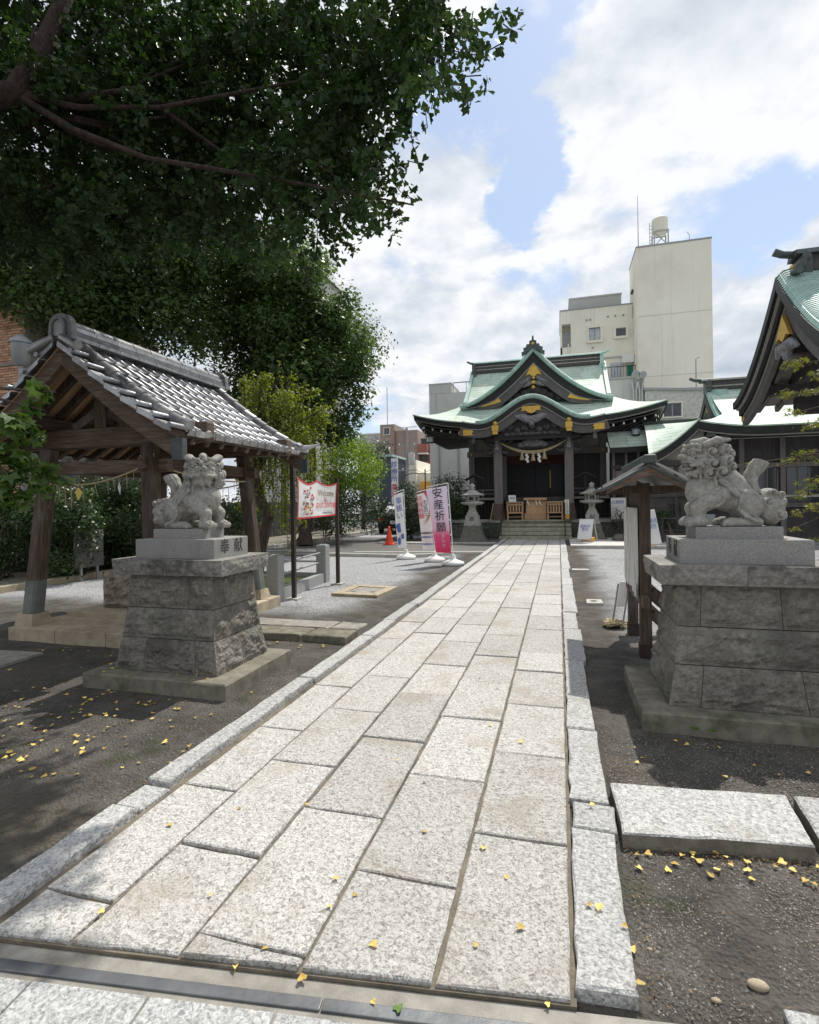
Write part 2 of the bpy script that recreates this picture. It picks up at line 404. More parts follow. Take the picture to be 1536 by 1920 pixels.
M['paleline'] = pm('pale eave strip', [(.3, (.30, .285, .26)), (.7, (.40, .38, .35))], scale=5, rough=.7)
M['plaster'] = pm('greyed plaster', [(.3, (.24, .22, .20)), (.7, (.31, .29, .265))], scale=2, rough=.9, bump=.1, bscale=60)
M['gold'] = pm('gilt metal', [(.3, (.50, .30, .05)), (.7, (.85, .58, .16))], scale=30, rough=.42, metal=.75, bump=.8, bscale=45, bdist=.02)
M['carving'] = pm('pale carved ornament', [(.35, (.11, .11, .12)), (.65, (.36, .37, .40))], scale=14, rough=.75, bump=1., bscale=22, bdist=.03)
M['carving_dark'] = pm('dark carved timber', [(.35, (.03, .028, .03)), (.65, (.11, .105, .11))], scale=10, rough=.7, bump=1., bscale=18, bdist=.04)
M['white'] = flat('white paint', (.80, .80, .78))
M['copper'] = pm('verdigris copper sheet', [(.25, (.24, .36, .30)), (.5, (.36, .49, .41)), (.75, (.50, .60, .51))], scale=3.5, detail=8, rough=.55, spec=.4, bump=.35, bscale=9, bdist=.02, stretch=(.6, 1, 1),
                 stain=(1.1, .52, .7, (.46, .53, .42), .7, (1, .5, .5)), stain2=(2.5, .60, .75, (.22, .24, .18), .35), randc=False)
M['copper_roll'] = pm('verdigris copper roll', [(.3, (.25, .40, .36)), (.7, (.47, .62, .56))], scale=6, rough=.5, bump=.2, bscale=20, stain=(3, .5, .7, (.14, .25, .23), .6), randc=False)
M['copper_dark'] = pm('dark copper edge', [(.3, (.05, .06, .06)), (.7, (.11, .13, .13))], scale=6, rough=.5, bump=.2, bscale=20, randc=False)  # one dark copper tone for edges, ridges and caps
M['rope'] = pm('straw rope', [(.3, (.36, .28, .16)), (.7, (.62, .52, .34))], scale=40, rough=.9, bump=.6, bscale=70, bdist=.01, stretch=(1, 1, 1))
M['newwood'] = pm('fresh cedar', [(.3, (.40, .235, .125)), (.7, (.58, .38, .22))], scale=8, rough=.65, stretch=(5, 5, .5), bump=.1, bscale=25, randv=.1)
M['stepstone'] = pm('mossy stair stone', [(.3, (.25, .245, .175)), (.7, (.42, .41, .32))], scale=7, rough=.9, bump=.4, bscale=60, bdist=.008, stain=(3, .55, .72, (.14, .15, .10), .6), randv=.1)
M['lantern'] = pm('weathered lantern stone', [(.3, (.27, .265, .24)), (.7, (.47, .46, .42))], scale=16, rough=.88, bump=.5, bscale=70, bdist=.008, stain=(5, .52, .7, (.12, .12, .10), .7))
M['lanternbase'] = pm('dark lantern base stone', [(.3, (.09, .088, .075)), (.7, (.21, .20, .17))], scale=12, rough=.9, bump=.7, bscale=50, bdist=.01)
M['stucco'] = pm('cream wall render', [(.3, (.78, .745, .64)), (.7, (.86, .825, .72))], scale=.5, detail=8, rough=.9, bump=.1, bscale=30, stain=(.25, .5, .75, (.66, .59, .52), .6, (1, 1, .6)), stain2=(1.2, .55, .75, (.50, .47, .42), .5, (3, 3, .06)))
M['stucco_grey'] = pm('grey wall render', [(.3, (.42, .43, .41)), (.7, (.53, .53, .51))], scale=.6, detail=8, rough=.9, bump=.3, bscale=14, stain=(.8, .55, .75, (.30, .29, .27), .7, (3, 3, .12)))
M['stucco_rough'] = pm('pale pebbledash', [(.3, (.34, .335, .31)), (.5, (.50, .49, .46)), (.7, (.60, .59, .56))], scale=5, detail=6, rough=.9, bump=1, bscale=6, bdist=.05)
M['browntile'] = pm('brown tiled wall', [(.3, (.26, .205, .18)), (.7, (.35, .285, .25))], scale=2, rough=.7, bump=.3, bscale=20, stain=(1, .5, .7, (.22, .17, .15), .5))
M['redtile'] = pm('red brown tiled wall', [(.3, (.25, .085, .065)), (.7, (.36, .13, .10))], scale=3, rough=.7)
M['brick'] = pm('orange brick', [(.3, (.46, .25, .15)), (.7, (.66, .41, .28))], scale=3, rough=.9, randv=.25, bump=.3, bscale=60)
M['glass'] = pm('dark window glass', [(.3, (.02, .025, .03)), (.7, (.05, .06, .07))], scale=1, rough=.08, spec=.8)
M['glasslight'] = pm('curtained window glass', [(.3, (.35, .38, .40)), (.7, (.55, .58, .6))], scale=3, rough=.15, spec=.6)
M['frame'] = flat('aluminium frame', (.30, .31, .31), .5)
M['grey'] = flat('grey steel', (.32, .33, .34), .5, .3)
M['railstone'] = pm('grey stone post', [(.3, (.26, .27, .26)), (.7, (.37, .38, .37))], scale=60, rough=.85, bump=.2, bscale=140, bdist=.003)
M['black'] = flat('black rubber', (.015, .015, .016), .6)
M['rust'] = pm('dark brown steel post', [(.3, (.030, .022, .020)), (.7, (.06, .045, .04))], scale=14, rough=.6)
M['carpaint'] = pm('black car paint', [(.3, (.008, .006, .007)), (.7, (.014, .010, .011))], scale=2, rough=.15, spec=.7)
M['sky_in_glass'] = pm('painted sky reflection', [(.3, (.74, .75, .76)), (.7, (.80, .81, .82))], scale=2, rough=.2, spec=.6)  # sky reflection of the car's rear glass, painted as plain white
M['orange'] = flat('orange cone plastic', (.82, .085, .03), .5)
M['red'] = flat('red print', (.66, .05, .07), .6)
M['redlamp'] = flat('red lamp plastic', (.45, .02, .03), .3)
M['yellow'] = flat('yellow amber plastic', (.80, .42, .06), .5)
M['ink'] = flat('black print', (.02, .02, .024), .7)
M['inkblue'] = flat('blue print', (.10, .16, .45), .7)
M['inkbrown'] = flat('brown print', (.22, .12, .08), .7)
M['pink'] = flat('pale pink cloth', (.86, .66, .82), .8)
M['carve_ink'] = flat('dark cut letters', (.05, .045, .042), .9)
M['paper'] = pm('peeling white paint on boards', [(.25, (.30, .29, .27)), (.42, (.62, .61, .58)), (.7, (.80, .79, .76))], scale=14, rough=.8, stretch=(4, 4, .35), bump=.3, bscale=30, stain=(9, .53, .63, (.10, .10, .11), .85, (3, 3, .3)))
M['bark'] = pm('grey brown bark', [(.3, (.045, .034, .027)), (.7, (.14, .105, .085))], scale=12, rough=.95, bump=1, bscale=18, bdist=.04, stretch=(2, 2, .5))
M['ginkgo_bark'] = pm('ginkgo bark', [(.3, (.025, .018, .015)), (.7, (.075, .055, .045))], scale=10, rough=.95, bump=1, bscale=14, bdist=.04, stretch=(2, 2, 1))
M['ginkgo'] = leafmat('ginkgo leaves', (.016, .038, .010), (.038, .074, .019), .30, .42)
M['camphor'] = leafmat('dark evergreen leaves', (.040, .074, .024), (.100, .155, .050), .45, .38, 1.0)
M['weeping'] = leafmat('yellow green weeping leaves', (.10, .14, .025), (.19, .23, .045), .4, .5)
M['limeleaf'] = leafmat('lime green leaves', (.09, .16, .025), (.20, .30, .05), .4, .5, 2)
M['shrubleaf'] = leafmat('shrub leaves', (.025, .05, .018), (.06, .10, .03), .22, .4, 2)
M['pineleaf'] = leafmat('dark needle leaves', (.018, .042, .020), (.045, .085, .035), .15, .5, 2)
M['mapleleaf'] = leafmat('maple leaves', (.07, .12, .02), (.22, .21, .05), .4, .5, 5)
M['liquidleaf'] = leafmat('lobed green leaves', (.045, .095, .02), (.11, .18, .04), .35, .4, 6)
M['moss'] = pm('moss', [(.3, (.03, .045, .012)), (.7, (.08, .10, .03))], scale=20, rough=1, bump=.6, bscale=90, bdist=.01)
M['fallen'] = pm('fallen yellow leaf', [(.3, (.40, .22, .05)), (.45, (.58, .40, .10)), (.6, (.66, .50, .16)), (.75, (.70, .58, .26))], scale=1.2, rough=.7, randv=.35)
M['fallen_green'] = pm('fallen green leaf', [(.3, (.06, .13, .03)), (.7, (.16, .24, .06))], scale=4, rough=.6)
M['pebble'] = pm('grey pebble', [(.3, (.12, .115, .105)), (.7, (.36, .345, .31))], scale=3, rough=.9)
M['gravel'] = pm('loose gravel', [(.35, (.06, .06, .062)), (.5, (.20, .20, .20)), (.65, (.42, .415, .40))], scale=30, detail=2, rough=.95, randc=False)
M['whitegravel'] = pm('white gravel', [(.3, (.45, .44, .41)), (.7, (.74, .73, .70))], scale=40, detail=3, rough=.95, bump=1, bscale=40, bdist=.02)
M['asphalt'] = pm('worn asphalt', [(.3, (.085, .083, .080)), (.7, (.155, .15, .143))], scale=40, rough=.95, bump=.4, bscale=150, bdist=.004, stain=(.6, .5, .7, (.19, .18, .165), .6))
M['roadkerb'] = pm('concrete kerb', [(.3, (.34, .33, .30)), (.7, (.50, .49, .45))], scale=8, rough=.9, bump=.3, bscale=60)
M['darkglass'] = pm('dark shrine glass', [(.3, (.008, .010, .014)), (.7, (.02, .024, .03))], scale=1, rough=.25, spec=.2)
M['litter'] = pm('brown leaf litter', [(.3, (.07, .045, .025)), (.5, (.16, .10, .05)), (.7, (.30, .20, .09))], scale=25, rough=.9, randc=False)
# ---------------------------------------------------------------- ground
def ground_mat():
    m = bpy.data.materials.new('soil and gravel'); m.use_nodes = True
    nt = m.node_tree; N = nt.nodes; L = nt.links; b = N['Principled BSDF']
    b.inputs['Roughness'].default_value = .95; b.inputs['Specular IOR Level'].default_value = .2
    tc = N.new('ShaderNodeTexCoord'); co = tc.outputs['Object']
    sp = N.new('ShaderNodeSeparateXYZ'); L.new(co, sp.inputs[0])
    def noise(s, d=4, r=.6):
        n = N.new('ShaderNodeTexNoise'); L.new(co, n.inputs['Vector']); n.inputs['Scale'].default_value = s
        n.inputs['Detail'].default_value = d; n.inputs['Roughness'].default_value = r; return n.outputs['Fac']
    def ramp(f, st):
        r = N.new('ShaderNodeValToRGB'); L.new(f, r.inputs[0]); e = r.color_ramp.elements
        e[0].position, e[0].color = st[0][0], (*st[0][1], 1); e[1].position, e[1].color = st[-1][0], (*st[-1][1], 1)
        for p, c in st[1:-1]: q = e.new(p); q.color = (*c, 1)
        return r.outputs[0]
    def mr(x, lo, hi):
        n = N.new('ShaderNodeMapRange'); n.interpolation_type = 'SMOOTHSTEP'; L.new(x, n.inputs[0]); n.inputs[1].default_value = lo; n.inputs[2].default_value = hi; return n.outputs[0]
    def ma(op, a, c):
        n = N.new('ShaderNodeMath'); n.operation = op; n.use_clamp = False
        for i, v in enumerate((a, c)):
            if isinstance(v, (int, float)): n.inputs[i].default_value = v
            else: L.new(v, n.inputs[i])
        return n.outputs[0]
    def mix(f, a, c):
        x = N.new('ShaderNodeMix'); x.data_type = 'RGBA'; L.new(f, x.inputs[0]); L.new(a, x.inputs[6])
        if isinstance(c, tuple): x.inputs[7].default_value = (*c, 1)
        else: L.new(c, x.inputs[7])
        return x.outputs[2]
    soil = ramp(noise(3, 8, .7), [(.3, (.046, .043, .039)), (.5, (.090, .084, .076)), (.7, (.155, .145, .130))])
    grit = mr(noise(170, 2), .60, .68)
    soil = mix(ma('MULTIPLY', grit, mr(noise(1.4, 3), .40, .62)), soil, (.34, .30, .26))
    soil = mix(ma('MULTIPLY', mr(noise(.9, 5), .52, .66), .7), soil, (.12, .105, .08))
    # moss grows where the ground stays damp: beside the left pedestal and along the edge slabs
    mossy = ma('MULTIPLY', mr(noise(2.6, 5), .56, .66), .5); soil = mix(mossy, soil, (.045, .055, .018))
    v = N.new('ShaderNodeTexVoronoi'); L.new(co, v.inputs['Vector']); v.inputs['Scale'].default_value = 55
    grav = ramp(v.outputs['Color'], [(.1, (.20, .205, .215)), (.5, (.34, .345, .355)), (.9, (.52, .52, .52))])
    grav = mix(ma('MULTIPLY', mr(noise(.8, 4), .5, .7), .45), grav, (.17, .155, .13))
    x, y = sp.outputs[0], sp.outputs[1]; wob = ma('MULTIPLY', ma('SUBTRACT', noise(.8, 5), .5), 2.2)
    yy = ma('ADD', y, wob); xx = ma('ADD', x, ma('MULTIPLY', wob, .5))
    gl = ma('MULTIPLY', mr(yy, 6.3, 7.4), mr(ma('MULTIPLY', xx, -1.), 2.5, 3.3))
    gr = ma('MULTIPLY', mr(yy, 5.2, 7.4), mr(xx, .45, 1.0))
    col = mix(ma('MAXIMUM', gl, gr), soil, grav)
    L.new(col, b.inputs['Base Color'])
    h = ma('ADD', ma('MULTIPLY', noise(60, 5, .7), .7), ma('MULTIPLY', v.outputs['Distance'], .8))
    bn = N.new('ShaderNodeBump'); bn.inputs['Strength'].default_value = 1.; bn.inputs['Distance'].default_value = .018
    L.new(h, bn.inputs['Height']); L.new(bn.outputs[0], b.inputs['Normal'])
    return m

def build_ground():
    xs = np.concatenate([[-900, -300, -120, -60, -35, -20, -14, -11], np.arange(-9, 3.2, .06), [3.6, 4.5, 6, 9, 14, 25, 50, 120, 300, 900]])
    ys = np.concatenate([[-900, -200, -60, -20, -8, -3, -1, -.2], np.arange(.4, 9, .06), np.arange(9, 24, .5), [26, 30, 36, 45, 60, 90, 150, 300, 900]])
    X, Y = np.meshgrid(xs, ys)
    Z = np.zeros_like(X)
    near = (np.abs(X) < 10) & (Y > .3) & (Y < 9)
    for i, j in zip(*np.nonzero(near)):
        p = Vector((X[i, j], Y[i, j], 0)); Z[i, j] = mnoise.noise(p * 1.3) * .010 + mnoise.noise(p * 6) * .005
    # the forecourt under the front slabs and drain stays below them
    Z[(Y < 1.62 + .128 * X) & (Y > -3)] = -.03
    V = np.stack([X, Y, Z], -1).reshape(-1, 3); nx, ny = len(xs), len(ys)
    I = np.arange(nx * ny).reshape(ny, nx)
    F = np.stack([I[:-1, :-1], I[:-1, 1:], I[1:, 1:], I[1:, :-1]], -1).reshape(-1, 4)
    o = bpy.data.objects.new('ground', np_mesh('ground', V, F, ground_mat(), True)); struct(link(o))
build_ground()

def fbm(p, s, o=4):
    a = 1.; t = 0.; q = Vector(p) * s
    for _ in range(o): t += a * mnoise.noise(q); q = q * 2.03; a *= .5
    return t

def slab(poly, z0, z1, step=.09, jit=.004, ch=.005, mb=None, top=.0):
    """hewn slab: outline poly (x,y), uneven edge, small chamfer, slightly uneven top"""
    mb = mb or MB(); pts = []
    n = len(poly)
    for i in range(n):
        a = Vector(poly[i]); c = Vector(poly[(i + 1) % n]); L_ = (c - a).length; k = max(1, int(L_ / step))
        nr = Vector((c.y - a.y, a.x - c.x)).normalized()
        for j in range(k):
            p = a.lerp(c, j / k)
            w = (fbm((p.x, p.y, i), 9, 2) * jit * 1.4 + (rng.random() - .5) * jit * 1.2)
            pts.append(p + nr * (w if j else 0) - nr * jit)
    cen = sum(pts, Vector((0, 0))) / len(pts)
    m = len(pts)
    ins = []
    for i, p in enumerate(pts):
        d = (cen - p); ins.append(p + d.normalized() * ch * (1 + .5 * rng.random()))
    V = [(p.x, p.y, z0) for p in pts] + [(p.x, p.y, z1 - ch * (.7 + .5 * rng.random())) for p in pts] + [(p.x, p.y, z1 + (rng.random() - .5) * .002) for p in ins]
    F = []
    for r in (0, 1):
        for i in range(m): F.append((r * m + i, r * m + (i + 1) % m, (r + 1) * m + (i + 1) % m, (r + 1) * m + i))
    F.append(tuple(2 * m + i for i in range(m)))
    # orientation: poly given counter-clockwise
    return mb.add(V, F)

def dark_sides(o):
    """darker second material on the upright faces of a slab"""
    o.data.materials.append(M['slabbase'])  # upright faces take the darker base slab material
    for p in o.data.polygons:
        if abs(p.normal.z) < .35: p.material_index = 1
# ---------------------------------------------------------------- the paved approach
def YF(x): return 1.63 + .128 * x
path = obj('path', MB().hexa([(-2.02, YF(-2.02) - .004, -.05), (.03, YF(.03) - .004, -.05), (.03, 21.25, -.05), (-2.02, 21.25, -.05)], [(-2.02, YF(-2.02) - .004, .018), (.03, YF(.03) - .004, .018), (.03, 21.25, .018), (-2.02, 21.25, .018)]), M['mortar'], kind='structure')
cols = [(-1.94, -1.62), (-1.62, -1.22), (-1.22, -.81), (-.81, -.39), (-.39, .022)]
JN = [[1.61, 2.40, 3.15, 3.98], [1.97, 2.745, 3.54, 4.30], [1.57, 2.36, 3.17, 3.97], [2.0, 2.79, 3.60, 4.35], [2.36, 3.16, 3.94, 4.73, 5.31, 6.29, 7.04, 7.87, 8.67]]
for ci, (x0, x1) in enumerate(cols):
    js = [None] + JN[ci][:]
    while js[-1] < 20.6: js.append(js[-1] + rng.choice([.78, .80, .76, .83, .72]))
    js.append(21.2)
    for k in range(len(js) - 1):
        g = .0045 + .003 * rng.random()
        a0 = (YF(x0) + .004, YF(x1) + .004) if js[k] is None else (js[k] + g - .01 * rng.random(), js[k] + g + .004 * rng.random())
        b0 = js[k + 1] - g
        if b0 - min(a0) < .05: continue
        t = .034 + rng.uniform(-.004, .005)
        obj('paving_stone', slab([(x0 + g, a0[0]), (x1 - g, a0[1]), (x1 - g, b0 + rng.uniform(-.004, .004)), (x0 + g, b0)], .0, t, jit=.0028), M['granite'], path)
# raised edging along the left side, uneven hewn kerb on the right
ky = [1.30, 2.12, 2.34, 4.05, 5.5, 6.3, 7.4, 8.6, 9.8, 11.2, 12.6, 14.0, 15.4, 16.9, 18.3, 19.8, 21.2]
for k in range(len(ky) - 1):
    w = .152 + rng.uniform(-.012, .012); h = .062 if k != 1 else .04
    xo = -2.12 + rng.uniform(-.01, .01)
    obj('kerb_stone', slab([(xo, ky[k] + .008), (xo + w, ky[k] + .008), (xo + w, ky[k + 1] - .008), (xo, ky[k + 1] - .008)], -.03, h, step=.11, jit=.006, ch=.009), M['granite_kerb'], path)
ry = [1.655, 2.49, 2.72, 3.57, 5.1, 6.35, 7.3, 8.2, 9.7, 10.6, 12.0, 13.3, 14.6, 16.0, 17.5, 19.0, 21.2]
for k in range(len(ry) - 1):
    w = .185 + rng.uniform(-.015, .015); xo = .027 + (.012 if k == 1 else 0)
    obj('edge_stone', slab([(xo, ry[k] + .008), (xo + w, ry[k] + .008 + (.02 if k == 0 else 0)), (xo + w * rng.uniform(.94, 1.03), ry[k + 1] - .008), (xo, ry[k + 1] - .008)], -.03, .044 + rng.uniform(-.004, .004), step=.10, jit=.006, ch=.008), M['granite_kerb'], path)

# front forecourt: concrete strip, steel drain cover, sawn slabs
ux = Vector((1, .128)).normalized(); uy = Vector((-ux.y, ux.x)); f0 = Vector((0, 1.63))
def fr(u, v): p = f0 + ux * u + uy * v; return (p.x, p.y)
def fbox(u0, u1, v0, v1, z0, z1):
    q = [fr(u0, v0), fr(u1, v0), fr(u1, v1), fr(u0, v1)]
    return MB().hexa([(*p, z0) for p in q], [(*p, z1) for p in q])
fore = obj('forecourt', fbox(-9, 6, -6, -.006, -.06, .006), M['concrete'], kind='structure')
dr = obj('drain_cover', fbox(-7.0, -.72, -.107, -.066, -.02, .014), M['steel_dark'], bevel=.003)
obj('drain_section', fbox(-.715, 1.9, -.107, -.066, -.02, .0145), M['steel_dark'], dr, bevel=.003)
tag(dr, 'dark flat steel drain cover strip across the front of the paved path', 'drain cover')
uu = [-1.65 + .403 * k for k in range(-6, 9)]
for i in range(len(uu) - 1):
    for v0, v1 in ((-.52, -.13), (-.96, -.53)):
        s = .0 if v0 > -.6 else .2
        q = [fr(uu[i] + .004 + s, v0), fr(uu[i + 1] - .004 + s, v0), fr(uu[i + 1] - .004 + s, v1), fr(uu[i] + .004 + s, v1)]
        obj('forecourt_slab', slab(q, -.02, .016, jit=.0008, ch=.003, step=.2), M['granite_front'], fore)

# crossing slabs left and right of the path
cr = obj('crossing_slab', slab([(.245, 2.45), (1.0, 2.555), (1.035, 2.965), (.225, 2.88)], -.02, .068, jit=.005, ch=.007), M['granite_kerb'])
dark_sides(cr); tag(cr, 'pale granite slab on the soil, joining the path in front of the right pedestal', 'stone slab')
cr = obj('crossing_slab', slab([(1.03, 2.56), (1.95, 2.68), (1.99, 3.10), (1.065, 2.97)], -.02, .064, jit=.005, ch=.007), M['granite_kerb'])
dark_sides(cr); tag(cr, 'pale granite slab cut off at the edge of view, beyond the first slab by the right pedestal', 'stone slab')
lab = ['moss edged crossing slab touching the left kerb of the path, front row', 'long moss edged crossing slab beside the left pedestal, front row',
       'crossing slab touching the left kerb of the path, back row', 'long crossing slab behind the left pedestal, back row']
for i, q in enumerate(([(-2.72, 5.29), (-2.21, 5.29), (-2.21, 5.63), (-2.70, 5.63)], [(-3.75, 5.31), (-2.74, 5.29), (-2.72, 5.63), (-3.72, 5.63)],
                       [(-2.56, 5.65), (-2.21, 5.65), (-2.21, 5.97), (-2.55, 5.99)], [(-3.72, 5.65), (-2.58, 5.65), (-2.57, 5.99), (-3.70, 6.0)])):
    o = obj('crossing_slab', slab(q, -.02, .085 + rng.uniform(-.004, .004), jit=.008, ch=.012), M['slabbase'] if i < 2 else M['concrete']); tag(o, lab[i], 'stone slab')
o = obj('corner_slab', slab([(.60, 1.60), (.86, 1.63), (.86, 1.775), (.60, 1.765)], -.03, .03, jit=.002), M['granite_front']); tag(o, 'corner of a pale sawn slab lying in the soil by the drain', 'stone slab')
o = obj('pit_cover', slab([(-5.75, 3.72), (-5.10, 3.78), (-5.12, 4.26), (-5.75, 4.22)], -.02, .03, jit=.003), M['concrete'])
tag(o, 'flat square concrete cover set in the soil in front of the wash pavilion', 'pit cover')
# ---------------------------------------------------------------- pedestals
def rock_face(mb, A, Bp, Cp, Dp, bulge, seed, res=.018, margin=.012, amp=.03):
    """rock-faced quad A,B (bottom) C,D (top), counter-clockwise seen from outside; pitched face with dressed margins"""
    A, Bp, Cp, Dp = map(Vector, (A, Bp, Cp, Dp)); nrm = (Bp - A).cross(Dp - A).normalized()
    w, h = (Bp - A).length, (Dp - A).length; nu, nv = max(3, int(w / res)), max(3, int(h / res))
    def fn(u, v):
        p = A.lerp(Bp, u).lerp(Dp.lerp(Cp, u), v)
        e = min(u * w, (1 - u) * w, v * h, (1 - v) * h)
        k = min(1., max(0., (e - margin * .5) / .045)); k = k * k * (3 - 2 * k)
        q = Vector((p.x * 1.3 + seed * 7.1, p.y * 1.3 + seed, p.z * 2.2 + seed * 3.3))
        n = mnoise.noise(q * 6) * .9 + abs(mnoise.noise(q * 13)) * .8 + mnoise.noise(q * 28) * .3
        st = math.floor((n + .2) * 3.2) / 3.2 * .45 + n * .55           # broken in flat steps
        return tuple(p + nrm * (k * (bulge + amp * st)))
    mb.grid(fn, nu, nv, smooth=False)

def course(parent, cx, cy, h0, w0, d0, h1, w1, d1, splits, mat, name='stone_block', bulge=.012, amp=.026):
    """one course of a battered pedestal: half sizes w,d at heights h0,h1; splits = joint positions (0..1) per side S,E,N,W"""
    cn = lambda w, d: [(cx - w, cy - d), (cx + w, cy - d), (cx + w, cy + d), (cx - w, cy + d)]
    lo, hi = cn(w0, d0), cn(w1, d1)
    for sd in range(4):
        a0, a1, b0, b1 = Vector(lo[sd]), Vector(lo[(sd + 1) % 4]), Vector(hi[sd]), Vector(hi[(sd + 1) % 4])
        inn = Vector((-(a1 - a0).y, (a1 - a0).x)).normalized()
        js = [0.] + list(splits[sd]) + [1.]
        for k in range(len(js) - 1):
            g = .0022
            u0, u1 = js[k] + (g if k else .0), js[k + 1] - (g if k < len(js) - 2 else .0)
            P = lambda u, t, dd: (*((a0.lerp(a1, u)).lerp(b0.lerp(b1, u), t) + inn * dd), h0 + (h1 - h0) * t)
            mb = MB(); rock_face(mb, P(u0, .012, 0), P(u1, .012, 0), P(u1, .988, 0), P(u0, .988, 0), bulge, rng.random() * 40, amp=amp)
            q = [P(u0, .012, 0), P(u1, .012, 0), P(u1, .988, 0), P(u0, .988, 0)]
            dd = .12; sh = .0
            r = [P(min(max(u0, .0 + sh), 1), .012, dd), P(u1, .012, dd), P(u1, .988, dd), P(u0, .988, dd)]
            # butt the blocks at the corners: pull the back edge in along the side
            L_ = (a1 - a0).length
            if k == 0: r[0] = P(dd / L_, .012, dd); r[3] = P(dd / L_, .988, dd)
            if k == len(js) - 2: r[1] = P(1 - dd / L_, .012, dd); r[2] = P(1 - dd / L_, .988, dd)
            mb.add(q + r, [(0, 4, 5, 1), (3, 2, 6, 7), (0, 3, 7, 4), (1, 5, 6, 2), (4, 7, 6, 5)])
            obj(name, mb, mat, parent)

def rect(cx, cy, w, d): return [(cx - w, cy - d), (cx + w, cy - d), (cx + w, cy + d), (cx - w, cy + d)]

def pedestal(label, cx, cy, side, k=1.0):
    """side = +1 when the inscribed end faces +X"""
    t = thing('statue_pedestal', label, 'pedestal', (cx, cy, 0), group='granite pedestals of the guardian statues')
    obj('base_slab', slab(rect(cx, cy - .02, .69 * k, .52 * k), -.03, .13, jit=.005, ch=.012), M['slabbase'], t)
    z = [.13, .40, .648, .925]
    if side > 0:
        sp = [([.28, .80], [.5], [.4], [.5]), ([], [.30], [.5], [.6]), ([.72], [], [.5], [.5])]
    else:
        sp = [([.19, .80], [.5], [.4], []), ([], [.4], [.5], [.5]), ([.16, .72], [.5], [.5], [])]
    ws = [(.505, .385), (.455, .35), (.43, .315), (.41, .295)]
    core = MB(); core.hexa([(*p, .13) for p in rect(cx, cy, .44 * k, .32 * k)], [(*p, .93) for p in rect(cx, cy, .36 * k, .25 * k)]); obj('core', core, M['mortar'], t)
    for i in range(3):
        (w0, d0), (w1, d1) = ws[i], ws[i + 1]
        w1b, d1b = (w1, d1) if i < 2 else (w1 - .0, d1)
        course(t, cx, cy, z[i], w0 * k, d0 * k, z[i + 1], w1b * k, d1b * k, sp[i], M['rock'])
    # cap: pale rock-faced slab with a smooth top
    cw, cd = .545 * k, .365 * k; z0, z1 = .928, 1.062
    course(t, cx, cy, z0, cw - .012, cd - .012, z1, cw, cd, ([.48], [], [.5], []), M['rockcap'], name='cap_block', bulge=.004, amp=.016)
    obj('cap_top', MB().hexa([(*p, z0 + .004) for p in rect(cx, cy, cw - .02, cd - .02)], [(*p, z1 - .002) for p in rect(cx, cy, cw - .004, cd - .004)]), M['plinth'], t)
    pz = z1; ph = .162
    pl = obj('inscribed_block', slab(rect(cx, cy, .395 * k, .25 * k), pz, pz + ph, jit=.0006, ch=.005, step=.3), M['plinth'], t)
    for i, ch in enumerate('奉献' if side > 0 else '献奉'):
        tm = text_mb(ch, .135, .003); off = (-.10 + .20 * i)
        if side > 0: xf(tm, frame((cx + .395 * k + .0005, cy + off, pz + ph * .52), (0, 1, 0), (0, 0, 1)))
        else: xf(tm, frame((cx - .395 * k - .0005, cy + off, pz + ph * .52), (0, -1, 0), (0, 0, 1)))
        obj('cut_letter', tm, M['carve_ink'], pl)
    return pz + ph

